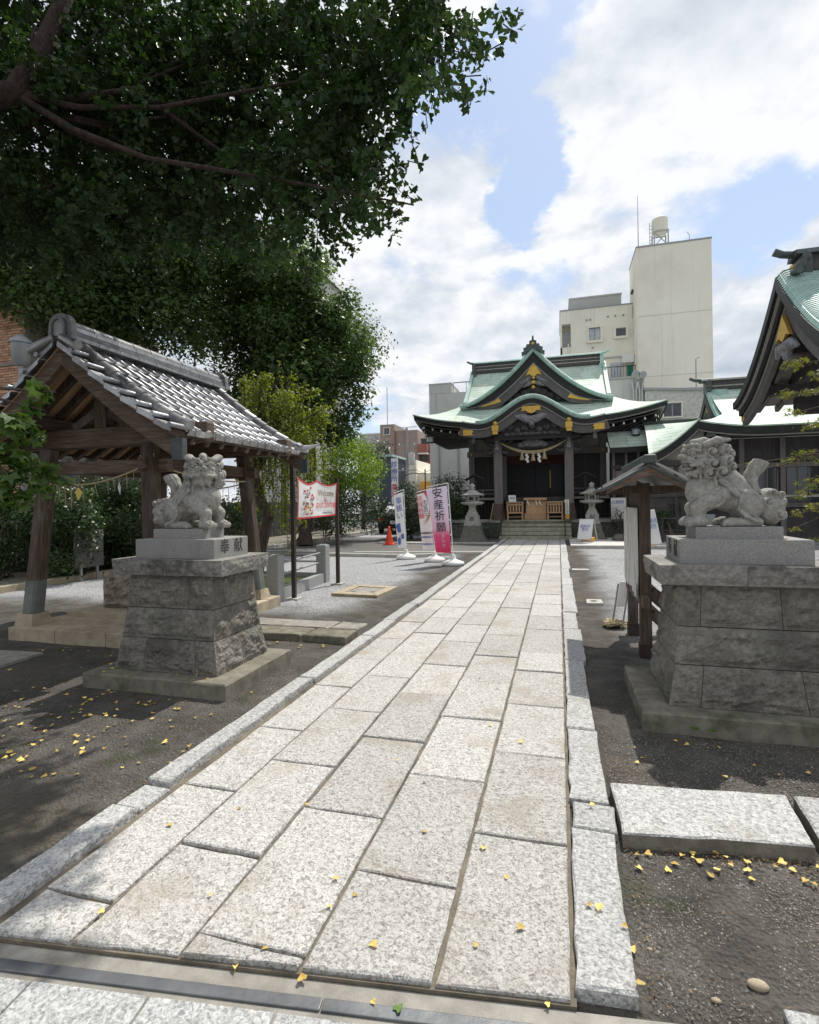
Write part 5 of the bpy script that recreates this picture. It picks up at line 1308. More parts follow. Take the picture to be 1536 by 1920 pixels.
# ridge: stacked flat courses under a round cap, end plates
for i in range(3):
    w = .145 - .018 * i; z = RZ - .02 + .052 * i
    mb = MB(); n = 9
    for k in range(n):
        y0 = RY0 + .14 + (RY1 - RY0 - .28) * k / n; y1 = RY0 + .14 + (RY1 - RY0 - .28) * (k + 1) / n - .006
        mb.box(RX - w, RX + w, y0, y1, z, z + .04); mb.box(RX - w + .025, RX + w - .025, y0, y1, z + .0405, z + .052)
    obj('ridge_course', mb, M['tile_ridge'] if i % 2 else M['tile'], pv)
mb = MB(); n = 9
for k in range(n):
    y0 = RY0 + .14 + (RY1 - RY0 - .28) * k / n; y1 = RY0 + .14 + (RY1 - RY0 - .28) * (k + 1) / n
    mb.tube([(RX, y0, RZ + .135), (RX, y1 - .01, RZ + .135)], [.080, .076], 12)
obj('ridge_cap', mb, M['tile_ridge'], pv)
for y0, y1 in ((RY0 + .05, RY0 + .14), (RY1 - .14, RY1 - .05)):
    arch = [(RX - .155, RZ - .02)] + [(RX + .145 * math.cos(math.pi - k * math.pi / 10) * (1 if True else 1), RZ + .14 + .12 * math.sin(k * math.pi / 10)) for k in range(11)] + [(RX + .155, RZ - .02)]
    inn = [(RX - .09, RZ + .01)] + [(RX + .085 * math.cos(math.pi - k * math.pi / 10), RZ + .12 + .08 * math.sin(k * math.pi / 10)) for k in range(11)] + [(RX + .09, RZ + .01)]
    e = obj('ridge_end', MB().prism(arch, 'y', y0, y1), M['tile_ridge'], pv, bevel=.012)
    yy = (y0 - .012, y0 - .001) if y0 < 5 else (y1 + .001, y1 + .012)
    rim = MB()
    for k in range(12): rim.bar((inn[k][0], yy[0], inn[k][1]), (inn[k + 1][0], yy[0], inn[k + 1][1]), .03, .03, (0, 1, 0))
    obj('moulded_rim', rim, M['tile_ridge'], e); obj('sunk_face', MB().prism(inn, 'y', yy[0], yy[1]), M['tile'], e)
    s = -1 if y0 < 5 else 1; yc = y0 - .02 if s < 0 else y1 + .02
for sx in (-1, 1):
    obj('corner_tile', MB().tube([(RX + sx * .05, RY0 + .04, RZ - .01), (RX + sx * .32, RY0 - .02, RZ - .14)], [.042, .055], 10), M['tile'], pv)
obj('eave_tip', MB().tube([(RX + EW * .96, RY1 - .24, EZ + .02), (RX + EW * 1.08, RY1 - .18, EZ + .02), (RX + EW * 1.2, RY1 - .12, EZ + .06)], [.05, .04, .015], 8), M['tile'], pv)

# stone basin on its step
bs = thing('stone_basin', 'rough brown stone water basin on the floor of the wash pavilion', 'basin', (-5.1, 6.0, PZ))
obj('step', slab([(-5.98, 5.30), (-4.55, 5.30), (-4.55, 6.7), (-5.98, 6.7)], PZ - .01, .205, jit=.002), M['tanstone'], bs)
mb = MB()
c = [(-5.74, 5.62), (-4.72, 5.62), (-4.72, 6.42), (-5.74, 6.42)]
for i in range(4):
    a, b_ = c[i], c[(i + 1) % 4]; rock_face(mb, (*a, .206), (*b_, .206), (*b_, .67), (*a, .67), .03, i * 5.1, res=.03, amp=.05)
mb.box(-5.74, -4.72, 5.62, 5.74, .45, .67).box(-5.74, -4.72, 6.30, 6.42, .45, .67).box(-5.74, -5.54, 5.74, 6.30, .45, .67).box(-4.84, -4.72, 5.74, 6.30, .45, .67)
obj('block', mb, M['basin'], bs); obj('water', MB().box(-5.54, -4.84, 5.74, 6.30, .3, .53), M['glass'], bs)

# rope with hanging straw strands tied round the posts
rp = thing('hanging_rope', 'thin slack straw rope with dangling strands tied between the pavilion posts', 'rope', (-5.1, 5.0, 1.8))
def sag(p, q, s, n=16): return [Vector(p).lerp(Vector(q), i / n) - Vector((0, 0, s * 4 * (i / n) * (1 - i / n))) for i in range(n + 1)]
runs = [((-5.83, 4.93, 1.80), (-4.42, 4.93, 1.98), .10), ((-4.34, 5.0, 1.98), (-4.34, 6.82, 1.86), .07), ((-5.8, 6.9, 1.85), (-4.36, 6.9, 1.86), .10)]
for i, (p, q, s) in enumerate(runs):
    L_ = sag(p, q, s); obj('rope_run', MB().tube(L_, .010, 6), M['rope'], rp)
    for k in range(14 if i != 1 else 8):
        f = rng.uniform(.04, .96); a = L_[int(f * 16)]; ln = rng.uniform(.10, .30)
        obj('strand', MB().tube([a, a + Vector((rng.uniform(-.01, .01), 0, -ln * .5)), a + Vector((rng.uniform(-.03, .03), rng.uniform(-.02, .02), -ln))], [.004, .0035, .002], 4), M['rope'], rp)
obj('knot', MB().tube([(-4.46, 4.90, 2.08), (-4.43, 4.88, 1.98), (-4.38, 4.90, 1.95), (-4.33, 4.92, 2.0), (-4.33, 4.94, 2.1)], .012, 6), M['rope'], rp)
def leafcard(name, c, w, h, mat, label, tilt=0.):
    mb = MB(); x, y, z = c
    mb.add([(x, y, z), (x + w, y + .01, z - h * .45), (x + tilt, y, z - h), (x - w, y - .01, z - h * .45), (x, y - .008, z - h * .5)], [(0, 4, 1), (1, 4, 2), (2, 4, 3), (3, 4, 0)])
    o = obj(name, mb, mat, label and None); tag(o, label, 'leaf'); return o
leafcard('yellow_leaf', (-5.36, 4.92, 1.76), .042, .17, M['fallen'], 'yellow diamond shaped leaf caught on a strand under the pavilion beam')
leafcard('white_strip', (-4.78, 4.92, 1.80), .012, .16, M['white'], 'narrow white paper strip hanging among the straw strands', .01)
# ---------------------------------------------------------------- second hall and its linking roof, right of the shrine
h2 = thing('side_hall', 'low dark side hall with mint copper roof right of the main shrine', 'hall', (7.5, 20.3, 0))
def h2z(a): return 5.75 + (3.92 - 5.75) * (1.3 * a - .3 * a * a)           # a: 0 ridge (Y=23) .. 1 eave (Y=20)
def h2s(u, v):
    a = v; x0 = 5.62 if a < .62 else 5.62 - (a - .62) / .38 * 1.0
    x = x0 + (13.5 - x0) * u; lift = .26 * cl((a - .5) / .5) * cl((6.6 - x) / 2.0) ** 2
    return (x, 23 - 3 * a, h2z(a) + lift)
obj('main_roof', MB().shell(h2s, 40, 16, .05), M['copper_courses'], h2)
lay = lambda dz, k: (lambda u, v: (h2s(u, v)[0] + (.02 if u < .02 else 0), 23 - (23 - h2s(u, v)[1]) * k, h2s(u, v)[2] + dz))
obj('eave_board', MB().shell(lay(-.055, .995), 40, 10, .24), M['blackwood'], h2)
obj('eave_strip', MB().shell(lay(-.30, .97), 40, 10, .05), M['paleline'], h2)
def h2w(u, v):                                                              # west skirt
    y = 20 + 6 * u; s = .38 * v; x = 5.62 - v * 1.0
    yy = max(20 + 3 * (1 - (.62 + .38 * v)), min(26 - 3 * (1 - (.62 + .38 * v)), y)); return (x, yy, h2z(.62 + .38 * v) + .26 * cl((.12 + .38 * v) / .5) * cl((6.6 - x) / 2.) ** 2)
obj('west_roof', MB().shell(lambda u, v: h2w(1 - u, v), 16, 6, .05), M['copper_courses'], h2)
obj('west_eave_board', MB().shell(lambda u, v: (h2w(1 - u, v)[0] + .01, h2w(1 - u, v)[1], h2w(1 - u, v)[2] - .055), 16, 6, .24), M['blackwood'], h2)
obj('north_roof', MB().shell(lambda u, v: (13.5 - 7.88 * u, 23 + 3 * v, h2z(v)), 10, 8, .05), M['copper_courses'], h2)
obj('ridge_box', MB().box(5.72, 13.5, 22.82, 23.18, 5.70, 6.02), M['darkwood'], h2)
obj('ridge_line', MB().box(5.72, 13.5, 22.80, 23.20, 5.80, 5.84), M['paleline'], h2)
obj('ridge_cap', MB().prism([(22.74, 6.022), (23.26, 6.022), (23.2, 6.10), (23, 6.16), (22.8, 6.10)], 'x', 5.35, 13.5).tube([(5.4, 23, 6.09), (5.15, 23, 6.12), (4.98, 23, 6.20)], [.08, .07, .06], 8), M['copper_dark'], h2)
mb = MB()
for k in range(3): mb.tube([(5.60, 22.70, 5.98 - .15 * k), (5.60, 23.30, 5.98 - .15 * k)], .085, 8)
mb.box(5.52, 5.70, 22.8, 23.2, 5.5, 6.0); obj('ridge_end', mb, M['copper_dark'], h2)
# gable facing the path: ribbed rolls, black barge, dark infill
for s in (-1, 1):
    pts = [(23 + s * 2.0 * j / 16, 5.72 - 1.45 * (1 - (1 - j / 16) ** 1.5)) for j in range(17)]
    mb = MB(); P = [Vector((5.62, y, z)) for y, z in pts]
    for k in range(46):
        t = k / 46 * 16; i = int(t); c = P[i].lerp(P[min(i + 1, 16)], t - i)
        mb.tube([c + Vector((.62, 0, .10 - .02 * (k / 46))), c + Vector((.25, 0, .13)), c + Vector((.0, 0, .08)), c + Vector((-.10, 0, -.04))], .032, 6)
    mb.tube([p + Vector((-.02, 0, .02)) for p in P], .08, 8); obj('verge_roll', mb, M['copper_roll'], h2)
    for (x0, d0, d1, mt) in ((5.50, .07, .36, 'blackwood'), (5.56, .362, .41, 'paleline'), (5.60, .412, .72, 'bargewood')):
        mb = MB(); V = []; n = 17
        A, Bq = curve_off(pts, d0), curve_off(pts, d1)
        for a, b_ in zip(A, Bq):
            ay = (max if s > 0 else min)(a[0], 23.0); by = (max if s > 0 else min)(b_[0], 23.0)
            V += [(x0, ay, a[1]), (x0, by, b_[1]), (x0 + .12, by, b_[1]), (x0 + .12, ay, a[1])]
        mb.add(V, [(4 * i + k, 4 * i + (k + 1) % 4, 4 * i + 4 + (k + 1) % 4, 4 * i + 4 + k) for i in range(n - 1) for k in range(4)] + [(3, 2, 1, 0), tuple(4 * n - 4 + k for k in range(4))])
        obj('barge_board' if mt != 'paleline' else 'barge_strip', mb, M[mt], h2)
obj('gable_wall', MB().prism([(21.2, 4.3), (24.8, 4.3), (23, 5.5)], 'x', 5.75, 5.85), M['darkwood'], h2)
obj('gilt_pendant', MB().prism([(22.88, 5.25), (23.12, 5.25), (23.2, 4.95), (23, 4.8), (22.8, 4.95)], 'x', 5.58, 5.596), M['gold'], h2)
# walls
obj('soffit', MB().hexa([(4.8, 20.15, 3.60), (13.5, 20.15, 3.55), (13.5, 21.2, 3.62), (4.8, 21.2, 3.62)], [(4.8, 20.15, 3.64), (13.5, 20.15, 3.59), (13.5, 21.2, 3.66), (4.8, 21.2, 3.66)]), M['darkwood'], h2)
obj('wall', MB().box(4.85, 13.5, 21.2, 25.5, -.05, 3.60), M['darkwood'], h2)
for i in range(7):
    x = 4.85 + i * 1.25; obj('pillar', MB().box(x, x + .16, 21.08, 21.22, 0, 3.60), M['greywood'], h2)
    if i < 6:
        obj('window', MB().box(x + .2, x + 1.2, 21.16, 21.19, 1.35, 2.55), M['glass'], h2)
        for k in range(4): obj('window_bar', MB().box(x + .2 + k * .32, x + .24 + k * .32, 21.13, 21.158, 1.35, 2.55), M['greywood'], h2)
obj('sill_beam', MB().box(4.85, 13.5, 21.05, 21.2, 1.18, 1.34), M['greywood'], h2)
obj('head_beam', MB().box(4.85, 13.5, 21.06, 21.2, 2.56, 2.72), M['greywood'], h2)
obj('white_shelf', MB().box(6.9, 9.8, 20.7, 21.0, 1.52, 1.60), M['lantern'], h2)
obj('notice_panel', MB().box(6.6, 7.1, 20.98, 21.01, .75, 1.15), M['glasslight'], h2)

lk = thing('link_building', 'lower linking building with a sweeping mint roof edge between shrine and side hall', 'building', (4.0, 20.3, 0))
fc = lambda u: (3.02 + 1.62 * u, 3.10 + 1.16 * u ** 1.45)                    # front edge x,z
def lkf(u, v):
    fx, fz = fc(u); bx = 3.45 + 2.1 * u; return (fx + (bx - fx) * v, 20.0 + 4.0 * v, fz + (4.62 - fz) * (1 - (1 - v) ** 1.4))
obj('link_roof', MB().shell(lkf, 20, 10, .05), M['copper_courses'], lk)
obj('link_edge', MB().shell(lambda u, v: (lkf(u, v * .3)[0], 20.01 + 1.2 * v, lkf(u, 0)[2] - .055), 20, 2, .26), M['blackwood'], lk)
obj('edge_strip', MB().shell(lambda u, v: (lkf(u, 0)[0] + .02, 20.06 + .8 * v, lkf(u, 0)[2] - .318), 20, 2, .05), M['paleline'], lk)
obj('link_ridge', MB().box(3.4, 5.6, 23.9, 24.1, 4.60, 4.76), M['copper_dark'], lk)
obj('gable_plaster', MB().prism([(3.2, 2.86), (4.84, 2.86), (4.84, 3.95), (4.1, 3.34)], 'y', 20.35, 20.42), M['plaster'], lk)
obj('head_beam', MB().box(2.95, 4.84, 20.25, 20.42, 2.68, 2.855), M['darkwood'], lk)
obj('wall', MB().box(3.0, 4.84, 20.43, 23.5, -.05, 2.7), M['darkwood'], lk)
for x0, x1 in ((3.12, 3.88), (4.02, 4.78)): obj('wall_panel', MB().box(x0, x1, 20.405, 20.428, 1.76, 2.66), M['plaster'], lk)
obj('middle_beam', MB().box(3.0, 4.84, 20.34, 20.428, 1.60, 1.74), M['darkwood'], lk)
obj('pillar', MB().box(3.89, 4.01, 20.36, 20.428, 0, 2.67), M['darkwood'], lk)
for k in range(4): obj('vent_bar', MB().box(3.75 + k * .1, 3.79 + k * .1, 20.40, 20.428, 1.0, 1.35), M['blackwood'], lk)
obj('base_ledge', MB().box(3.0, 4.84, 20.15, 20.42, -.02, .34), M['lanternbase'], lk)

pt = thing('pent_roof', 'small mint copper pent roof on posts at the right flank of the shrine', 'roof', (2.9, 22.8, 0))
obj('pent_copper', MB().shell(lambda u, v: (1.98 + 1.86 * u, 22.4 + 1.3 * v, 3.62 + .72 * v ** 1.3 + .06 * u * u), 10, 6, .05), M['copper_courses'], pt)
obj('pent_edge', MB().shell(lambda u, v: (1.99 + 1.84 * u, 22.42 + 1.2 * v, 3.56 + .6 * v + .06 * u * u), 8, 3, .20), M['blackwood'], pt)
obj('hip_roll', MB().tube([(3.84, 22.4, 3.72), (3.80, 23.7, 4.42)], .06, 8), M['copper_roll'], pt)
obj('wall', MB().box(2.05, 3.7, 23.0, 23.6, .7, 3.5), M['blackwood'], pt)
for x in (2.15, 2.62, 3.08, 3.5): obj('post', MB().box(x - .05, x + .05, 22.86, 22.98, .7, 3.5), M['greywood'], pt)
for x0, x1 in ((2.22, 2.55), (2.69, 3.01), (3.15, 3.44)): obj('wall_panel', MB().box(x0, x1, 22.965, 22.99, 1.8, 2.7), M['plaster'], pt)
obj('cross_beam', MB().box(2.05, 3.6, 22.84, 22.95, 2.75, 2.9), M['darkwood'], pt)

# ---------------------------------------------------------------- open gabled building at the far right
h3 = thing('gabled_hall', 'tall dark timber roof with open gable and ribbed copper verge, cut by the right edge', 'hall', (7.2, 14.2, 0))
AX, AY, AZ, HW = 5.0, 14.2, 6.62, 3.25
def h3z(a): return 4.28 + (AZ - 4.28) * (1 - a) ** 1.55
def h3s(s): return lambda u, v: (AX + .3 + 5.2 * (u if s < 0 else 1 - u), AY + s * HW * v, h3z(v) + .05)
for s in (-1, 1):
    obj('main_roof', MB().shell(h3s(s), 12, 16, .05), M['copper_courses'], h3)
    obj('roof_boarding', MB().shell((lambda s: lambda u, v: (h3s(s)(u, v)[0], AY + s * HW * .985 * v, h3z(v) - .06))(s), 8, 16, .10), M['plaster'], h3)
    pts = [(AY + s * HW * j / 20, h3z(j / 20)) for j in range(21)]; P = [Vector((AX, y, z)) for y, z in pts]
    mb = MB()
    for k in range(52):
        t = k / 52 * 20; i = int(t); c = P[i].lerp(P[min(i + 1, 20)], t - i)
        mb.tube([c + Vector((.78, 0, .12)), c + Vector((.38, 0, .17)), c + Vector((.06, 0, .10)), c + Vector((-.06, 0, -.04))], .038, 6)
    mb.shell((lambda P: lambda u, v: tuple(P[int(v * 20 + .001)] + Vector((.8 * u - .02, 0, .075 + .03 * math.sin(math.pi * u)))))(P), 3, 20, .03); obj('verge_roll', mb, M['copper_roll'], h3)
    for (x0, w, d0, d1, mt) in ((AX - .10, .22, .02, .21, 'blackwood'), (AX - .02, .2, .212, .25, 'paleline'), (AX + .04, .16, .252, .42, 'blackwood'), (AX + .10, .12, .422, .46, 'paleline'), (AX + .12, .12, .462, .70, 'bargewood')):
        A, Bq = curve_off(pts, d0), curve_off(pts, d1); V = []; n = 21
        for a, b_ in zip(A, Bq):
            f = max if s > 0 else min; ay, by = f(a[0], AY), f(b_[0], AY)
            V += [(x0, ay, a[1]), (x0, by, b_[1]), (x0 + w, by, b_[1]), (x0 + w, ay, a[1])]
        mb = MB().add(V, [(4 * i + k, 4 * i + (k + 1) % 4, 4 * i + 4 + (k + 1) % 4, 4 * i + 4 + k) for i in range(n - 1) for k in range(4)] + [(3, 2, 1, 0), tuple(4 * n - 4 + k for k in range(4))])
        obj('barge_board', mb, M[mt], h3)
    # gilt foot at the barge end
    e = P[-1]; obj('gilt_foot', MB().cbox((AX + .18, e.y - s * .16, e.z - .42), (.16, .20, .30)), M['gold'], h3)
    for i in range(11):
        x = AX + .55 + i * .46; mb = MB()
        q = [(AY + s * HW * a, h3z(a) - .26) for a in (0, .25, .5, .75, 1.0)]
        for k in range(4): mb.bar((x, *q[k]), (x, *q[k + 1]), .10, .16)
        obj('rafter', mb, M['greywood'], h3); 
    for a in (.30, .62):
        y, z = AY + s * HW * a, h3z(a) - .46; obj('purlin', MB().box(AX + .25, 10.5, y - .10, y + .10, z - .14, z + .14), M['darkwood'], h3)
    obj('wall_plate', MB().box(AX + 1.2, 10.5, AY + s * 2.5 - .14, AY + s * 2.5 + .14, 3.75, 4.2), M['darkwood'], h3)
    for x in (7.4, 10.2): obj('post', MB().box(x - .15, x + .15, AY + s * 2.5 - .15, AY + s * 2.5 + .15, 0, 3.75), M['darkwood'], h3)
obj('gable_beam', MB().box(AX + .9, AX + 1.15, AY - 2.3, AY + 2.3, 4.45, 4.80), M['darkwood'], h3)
obj('gable_boarding', MB().prism([(AY - 2.0, 4.80), (AY + 2.0, 4.80), (AY + .9, 5.35), (AY, 6.1), (AY - .9, 5.35)], 'x', AX + 1.3, AX + 1.4), M['plaster'], h3)
for k in range(9):
    y = AY - 1.6 + k * .4; obj('gable_slat', MB().box(AX + 1.2, AX + 1.3, y - .05, y + .05, 4.80, 4.82 + max(.1, 1.1 * (1 - abs(y - AY) / 2.1))), M['greywood'], h3)
obj('gilt_pendant', MB().prism([(AY, 5.72), (AY + .20, 5.45), (AY + .40, 5.16), (AY + .22, 5.24), (AY, 5.10), (AY - .22, 5.24), (AY - .40, 5.16), (AY - .20, 5.45)], 'x', AX + .02, AX + .10), M['gold'], h3)
mb = MB()
for s in (-1, 1): mb.tube([(AX + .14, AY, 5.0), (AX + .1, AY + s * .3, 5.0), (AX + .12, AY + s * .6, 4.85)], [.16, .13, .04], 6)
mb.ball((AX + .12, AY, 4.86), .2, 8, 6, (.5, .8, 1.2)); obj('carved_pendant', mb, M['carving'], h3)
obj('ridge_box', MB().box(AX + .55, 10.5, AY - .2, AY + .2, 6.62, 6.98), M['darkwood'], h3)
obj('ridge_cap', MB().prism([(AY - .3, 6.982), (AY + .3, 6.982), (AY + .24, 7.10), (AY, 7.16), (AY - .24, 7.10)], 'x', AX + .25, 10.5).tube([(AX + .3, AY, 7.07), (AX + .05, AY, 7.11), (AX - .12, AY, 7.19)], [.09, .085, .09], 8), M['copper_dark'], h3)
mb = MB()
for k in range(3): mb.tube([(AX + .42 - .1 * k, AY - .32 - .06 * k, 6.92 - .17 * k), (AX + .42 - .1 * k, AY + .32 + .06 * k, 6.92 - .17 * k)], .09, 8)
mb.box(AX + .36, AX + .56, AY - .24, AY + .24, 6.45, 6.95); obj('ridge_end', mb, M['copper_dark'], h3)
obj('gilt_boss', MB().ball((AX + .28, AY, 6.78), .09, 8, 6), M['gold'], h3)

# ---------------------------------------------------------------- town behind
def window(parent, x0, x1, y, z0, z1, surround=.0, glass='glass', mull=1):
    f = MB()
    if surround:
        for a, b_, c, d in ((x0 - surround, x1 + surround, z0 - surround, z0), (x0 - surround, x1 + surround, z1, z1 + surround), (x0 - surround, x0, z0, z1), (x1, x1 + surround, z0, z1)): f.box(a, b_, y - .16, y + .02, c, d)
        w = obj('window', f, M['stucco'], parent)
    else: w = None
    g = MB().box(x0, x1, y - .03, y - .01, z0, z1)
    p = obj('pane', g, M[glass], w) if w else obj('window', g, M[glass], parent)
    fr_ = MB()
    for k in range(mull + 2): x = x0 + (x1 - x0) * k / (mull + 1); fr_.box(x - .03, x + .03, y - .06, y - .031, z0, z1)
    fr_.box(x0, x1, y - .06, y - .031, z0, z0 + .05).box(x0, x1, y - .06, y - .031, z1 - .05, z1)
    obj('frame', fr_, M['frame'], w or p)
tb = thing('tower_block', 'tall windowless cream apartment block behind the shrine with water tank', 'building', (7.8, 40, 0))
obj('wall', MB().box(5.43, 10.12, 40, 43.7, -.1, 19.0), M['stucco'], tb)
obj('parapet', MB().box(5.40, 10.15, 39.97, 43.73, 19.002, 19.10), M['grey'], tb)
for z in (10.0, 14.2): obj('wall_joint', MB().box(5.43, 10.12, 39.992, 39.999, z, z + .03), M['stucco_grey'], tb)
obj('side_vent', MB().box(5.30, 5.425, 41.6, 42.2, 16.6, 16.75), M['rust'], tb); obj('side_window', MB().box(5.40, 5.428, 41.9, 42.3, 14.8, 15.7), M['glass'], tb)
wt = obj('water_tank', MB().lathe([(.50, 20.5), (.54, 20.55), (.54, 21.45), (.30, 21.62), (0, 21.66)], (7.22, 41.5, 0), 10, False), M['stucco'], tb)
mb = MB()
for a in (-.45, .45):
    for c in (-.45, .45): mb.box(7.22 + a - .04, 7.22 + a + .04, 41.5 + c - .04, 41.5 + c + .04, 19.0, 20.52)
for z in (19.4, 20.4): mb.box(6.72, 7.72, 41.0, 41.06, z, z + .07).box(6.72, 7.72, 41.94, 42, z, z + .07)
mb.bar((6.77, 41.03, 19.4), (7.67, 41.03, 20.4), .05, .05).bar((7.67, 41.03, 19.4), (6.77, 41.03, 20.4), .05, .05)
obj('tank_frame', mb, M['stucco_grey'], tb)
mb = MB()
for x in (6.50, 6.66): mb.box(x - .02, x + .02, 41.2, 41.24, 19.0, 21.2)
for k in range(8): mb.box(6.5, 6.66, 41.2, 41.23, 19.2 + k * .25, 19.23 + k * .25)
obj('ladder', mb, M['stucco_grey'], tb)
obj('lightning_rod', MB().tube([(5.78, 41.5, 19.0), (5.78, 41.5, 23.4)], [.035, .015], 6), M['grey'], tb)
obj('aerial', MB().tube([(9.0, 41, 19.1), (9.0, 41, 19.9), (8.85, 41, 20.1)], .02, 5), M['grey'], tb)
mbk = thing('apartment_block', 'cream flats with two framed windows beside the tall tower block', 'building', (2.8, 42, 0))
obj('wall', MB().box(1.05, 5.42, 42, 48, -.1, 15.85), M['stucco'], mbk)
obj('corner_wall', MB().box(.30, 1.048, 42.9, 48, -.1, 15.85).box(.30, 1.048, 42, 42.9, 14.85, 15.85).box(.30, 1.048, 42, 42.12, 11.0, 13.1).box(.30, .42, 42, 42.9, 11.0, 14.85), M['stucco'], mbk)
obj('balcony_rail', MB().box(.42, 1.04, 42.02, 42.06, 13.4, 13.46), M['grey'], mbk); obj('drain_pipe', MB().tube([(.86, 41.95, 13.3), (.86, 41.95, 9)], .05, 6), M['white'], mbk)
obj('balcony_door', MB().box(.5, 1.0, 42.86, 42.895, 13.1, 14.6), M['glasslight'], mbk)
obj('parapet', MB().box(.26, 5.44, 41.96, 48, 15.852, 15.93), M['grey'], mbk)
obj('roof_house', MB().box(1.0, 4.75, 43, 47, 15.8, 17.0).box(.96, 4.79, 42.96, 47.04, 17.002, 17.12), M['stucco_grey'], mbk)
window(mbk, 2.34, 3.15, 42, 13.42, 14.36, .16, 'glasslight'); window(mbk, 4.22, 4.92, 42, 13.55, 14.15, .16, 'glass', 0)
for (x, z) in ((2.2, 15.0), (2.45, 15.0), (3.7, 15.1), (4.2, 15.1), (4.75, 15.1), (2.6, 12.9)): obj('wall_vent', MB().ball((x, 41.97, z), .07, 8, 5), M['grey'], mbk)
obj('floor_band', MB().box(1.05, 5.42, 41.94, 41.998, 12.0, 12.12), M['stucco_grey'], mbk)
obj('terrace', MB().box(2.6, 5.42, 41.0, 41.998, 10.2, 10.36), M['stucco_grey'], mbk)
obj('door', MB().box(3.8, 4.6, 41.96, 41.995, 10.37, 11.65), M['glasslight'], mbk)
mb = MB()
for k in range(12): x = 3.2 + k * .2; mb.box(x, x + .025, 41.02, 41.045, 10.36, 11.1)
mb.box(3.1, 5.45, 41.02, 41.05, 11.1, 11.15); obj('railing', mb, M['rust'], mbk)
obj('green_net', MB().box(4.85, 5.25, 41.06, 41.08, 10.4, 11.2), pm('green net', [(.3, (.01, .14, .09)), (.7, (.02, .25, .17))]), mbk)
obj('wall_unit', MB().box(4.6, 5.4, 41.5, 41.95, 11.5, 12.1), M['white'], mbk)
lw = thing('annexe_building', 'low pale pebbledash annexe with a dark window behind the linking roof', 'building', (6.5, 34, 0))
obj('wall', MB().box(4.98, 8.15, 34, 39, -.1, 7.95), M['stucco_rough'], lw)
obj('roof_edge', MB().hexa([(4.9, 33.9, 7.96), (8.25, 33.9, 7.7), (8.25, 39, 7.7), (4.9, 39, 7.96)], [(4.9, 33.9, 8.1), (8.25, 33.9, 7.84), (8.25, 39, 7.84), (4.9, 39, 8.1)]), M['grey'], lw)
window(lw, 5.95, 6.9, 34, 6.3, 7.1, .05, 'glass', 1)
obj('roof_pole', MB().tube([(7.75, 34.2, 7.8), (7.75, 34.2, 9.6), (7.95, 34.2, 9.7)], .03, 6), M['grey'], lw)
obj('side_wall', MB().box(2.4, 4.97, 34.2, 39, -.1, 8.72), M['stucco_grey'], lw)
mb = MB()
for i, x in enumerate((4.35, 4.5, 4.68, 4.82)): mb.tube([(x, 34.0, 5.0), (x, 34.0, 8.0), (x + (.1 if i % 2 else -.08), 34.0, 8.5)], .05, 6)
obj('pipes', mb, M['stucco_grey'], lw)
for i, (x, z) in enumerate(((4.50, 8.95), (4.88, 8.88))):
    o = obj('outdoor_fan', MB().tube([(x, 33.9, z), (x, 34.15, z)], [.22, .22], 16, smooth=False), M['stucco_grey'], lw); obj('fan_grille', MB().tube([(x, 33.87, z), (x, 33.895, z)], [.17, .17], 16, smooth=False), M['grey'], o)
    obj('fan_bracket', MB().box(x - .05, x + .05, 34.0, 34.1, 7.9, z - .3), M['grey'], o)
gl = thing('concrete_building', 'plain grey rendered building left behind the shrine roof', 'building', (-6.5, 36, 0))
obj('wall', MB().box(-8.55, -5.0, 36, 42, -.1, 9.05), M['stucco_grey'], gl)
obj('stair_tower', MB().box(-8.55, -6.98, 35.98, 39, 9.052, 9.68).box(-8.58, -6.95, 35.95, 39.03, 9.682, 9.75), M['stucco_grey'], gl)
for x in (-7.9, -6.55): obj('drain_pipe', MB().tube([(x, 35.94, 0), (x, 35.94, 6.3)], .05, 6), M['grey'], gl)
mb = MB().box(-6.9, -5.2, 36.3, 36.34, 9.75, 9.82)
for x in (-6.9, -6.0, -5.2): mb.box(x - .02, x + .02, 36.3, 36.34, 9.05, 9.8)
obj('roof_rail', mb, M['grey'], gl)
br = thing('brown_building', 'brown tiled office block with rooftop box, far down the street', 'building', (-20.5, 70, 0))
obj('wall', MB().box(-21.5, -18.3, 70, 80, -.1, 11.5), M['browntile'], br); obj('tower_wall', MB().box(-23.6, -21.52, 69.8, 78, -.1, 12.4), M['browntile'], br)
obj('wall_seam', MB().box(-21.55, -21.45, 69.72, 69.8, 0, 11.5).box(-20.1, -20.0, 69.9, 69.99, 0, 11.4), M['redtile'], br)
window(br, -23.0, -22.2, 69.8, 11.0, 11.9, .06); window(br, -23.0, -22.2, 69.8, 8.0, 8.9, .06)
obj('roof_aerial', MB().tube([(-22.9, 71, 12.4), (-22.9, 71, 17.8)], .05, 5), M['grey'], br)
obj('roof_rail', MB().box(-21.3, -18.5, 70.2, 70.25, 11.9, 11.97), M['grey'], br)
rd = thing('balcony_building', 'red brown building with stacked balconies beyond the brown office block', 'building', (-17.6, 70, 0))
obj('wall', MB().box(-18.25, -16.4, 71, 78, -.1, 9.6), M['redtile'], rd)
for k in range(4):
    z = 8.3 - 2.4 * k; obj('balcony', MB().box(-18.2, -17.0, 69.7, 70.99, z, z + 1.2), M['redtile'], rd); obj('balcony_slab', MB().box(-18.22, -16.96, 69.66, 70.99, z - .15, z - .002), M['white'], rd)
    obj('window', MB().box(-18.1, -17.1, 70.96, 70.995, z + 1.21, z + 2.1), M['glass'], rd)
bk = thing('pale_building', 'pale grey block behind the brown office block', 'building', (-26, 74, 0)); obj('wall', MB().box(-29, -23.7, 76, 84, -.1, 12.0), M['stucco_grey'], bk)
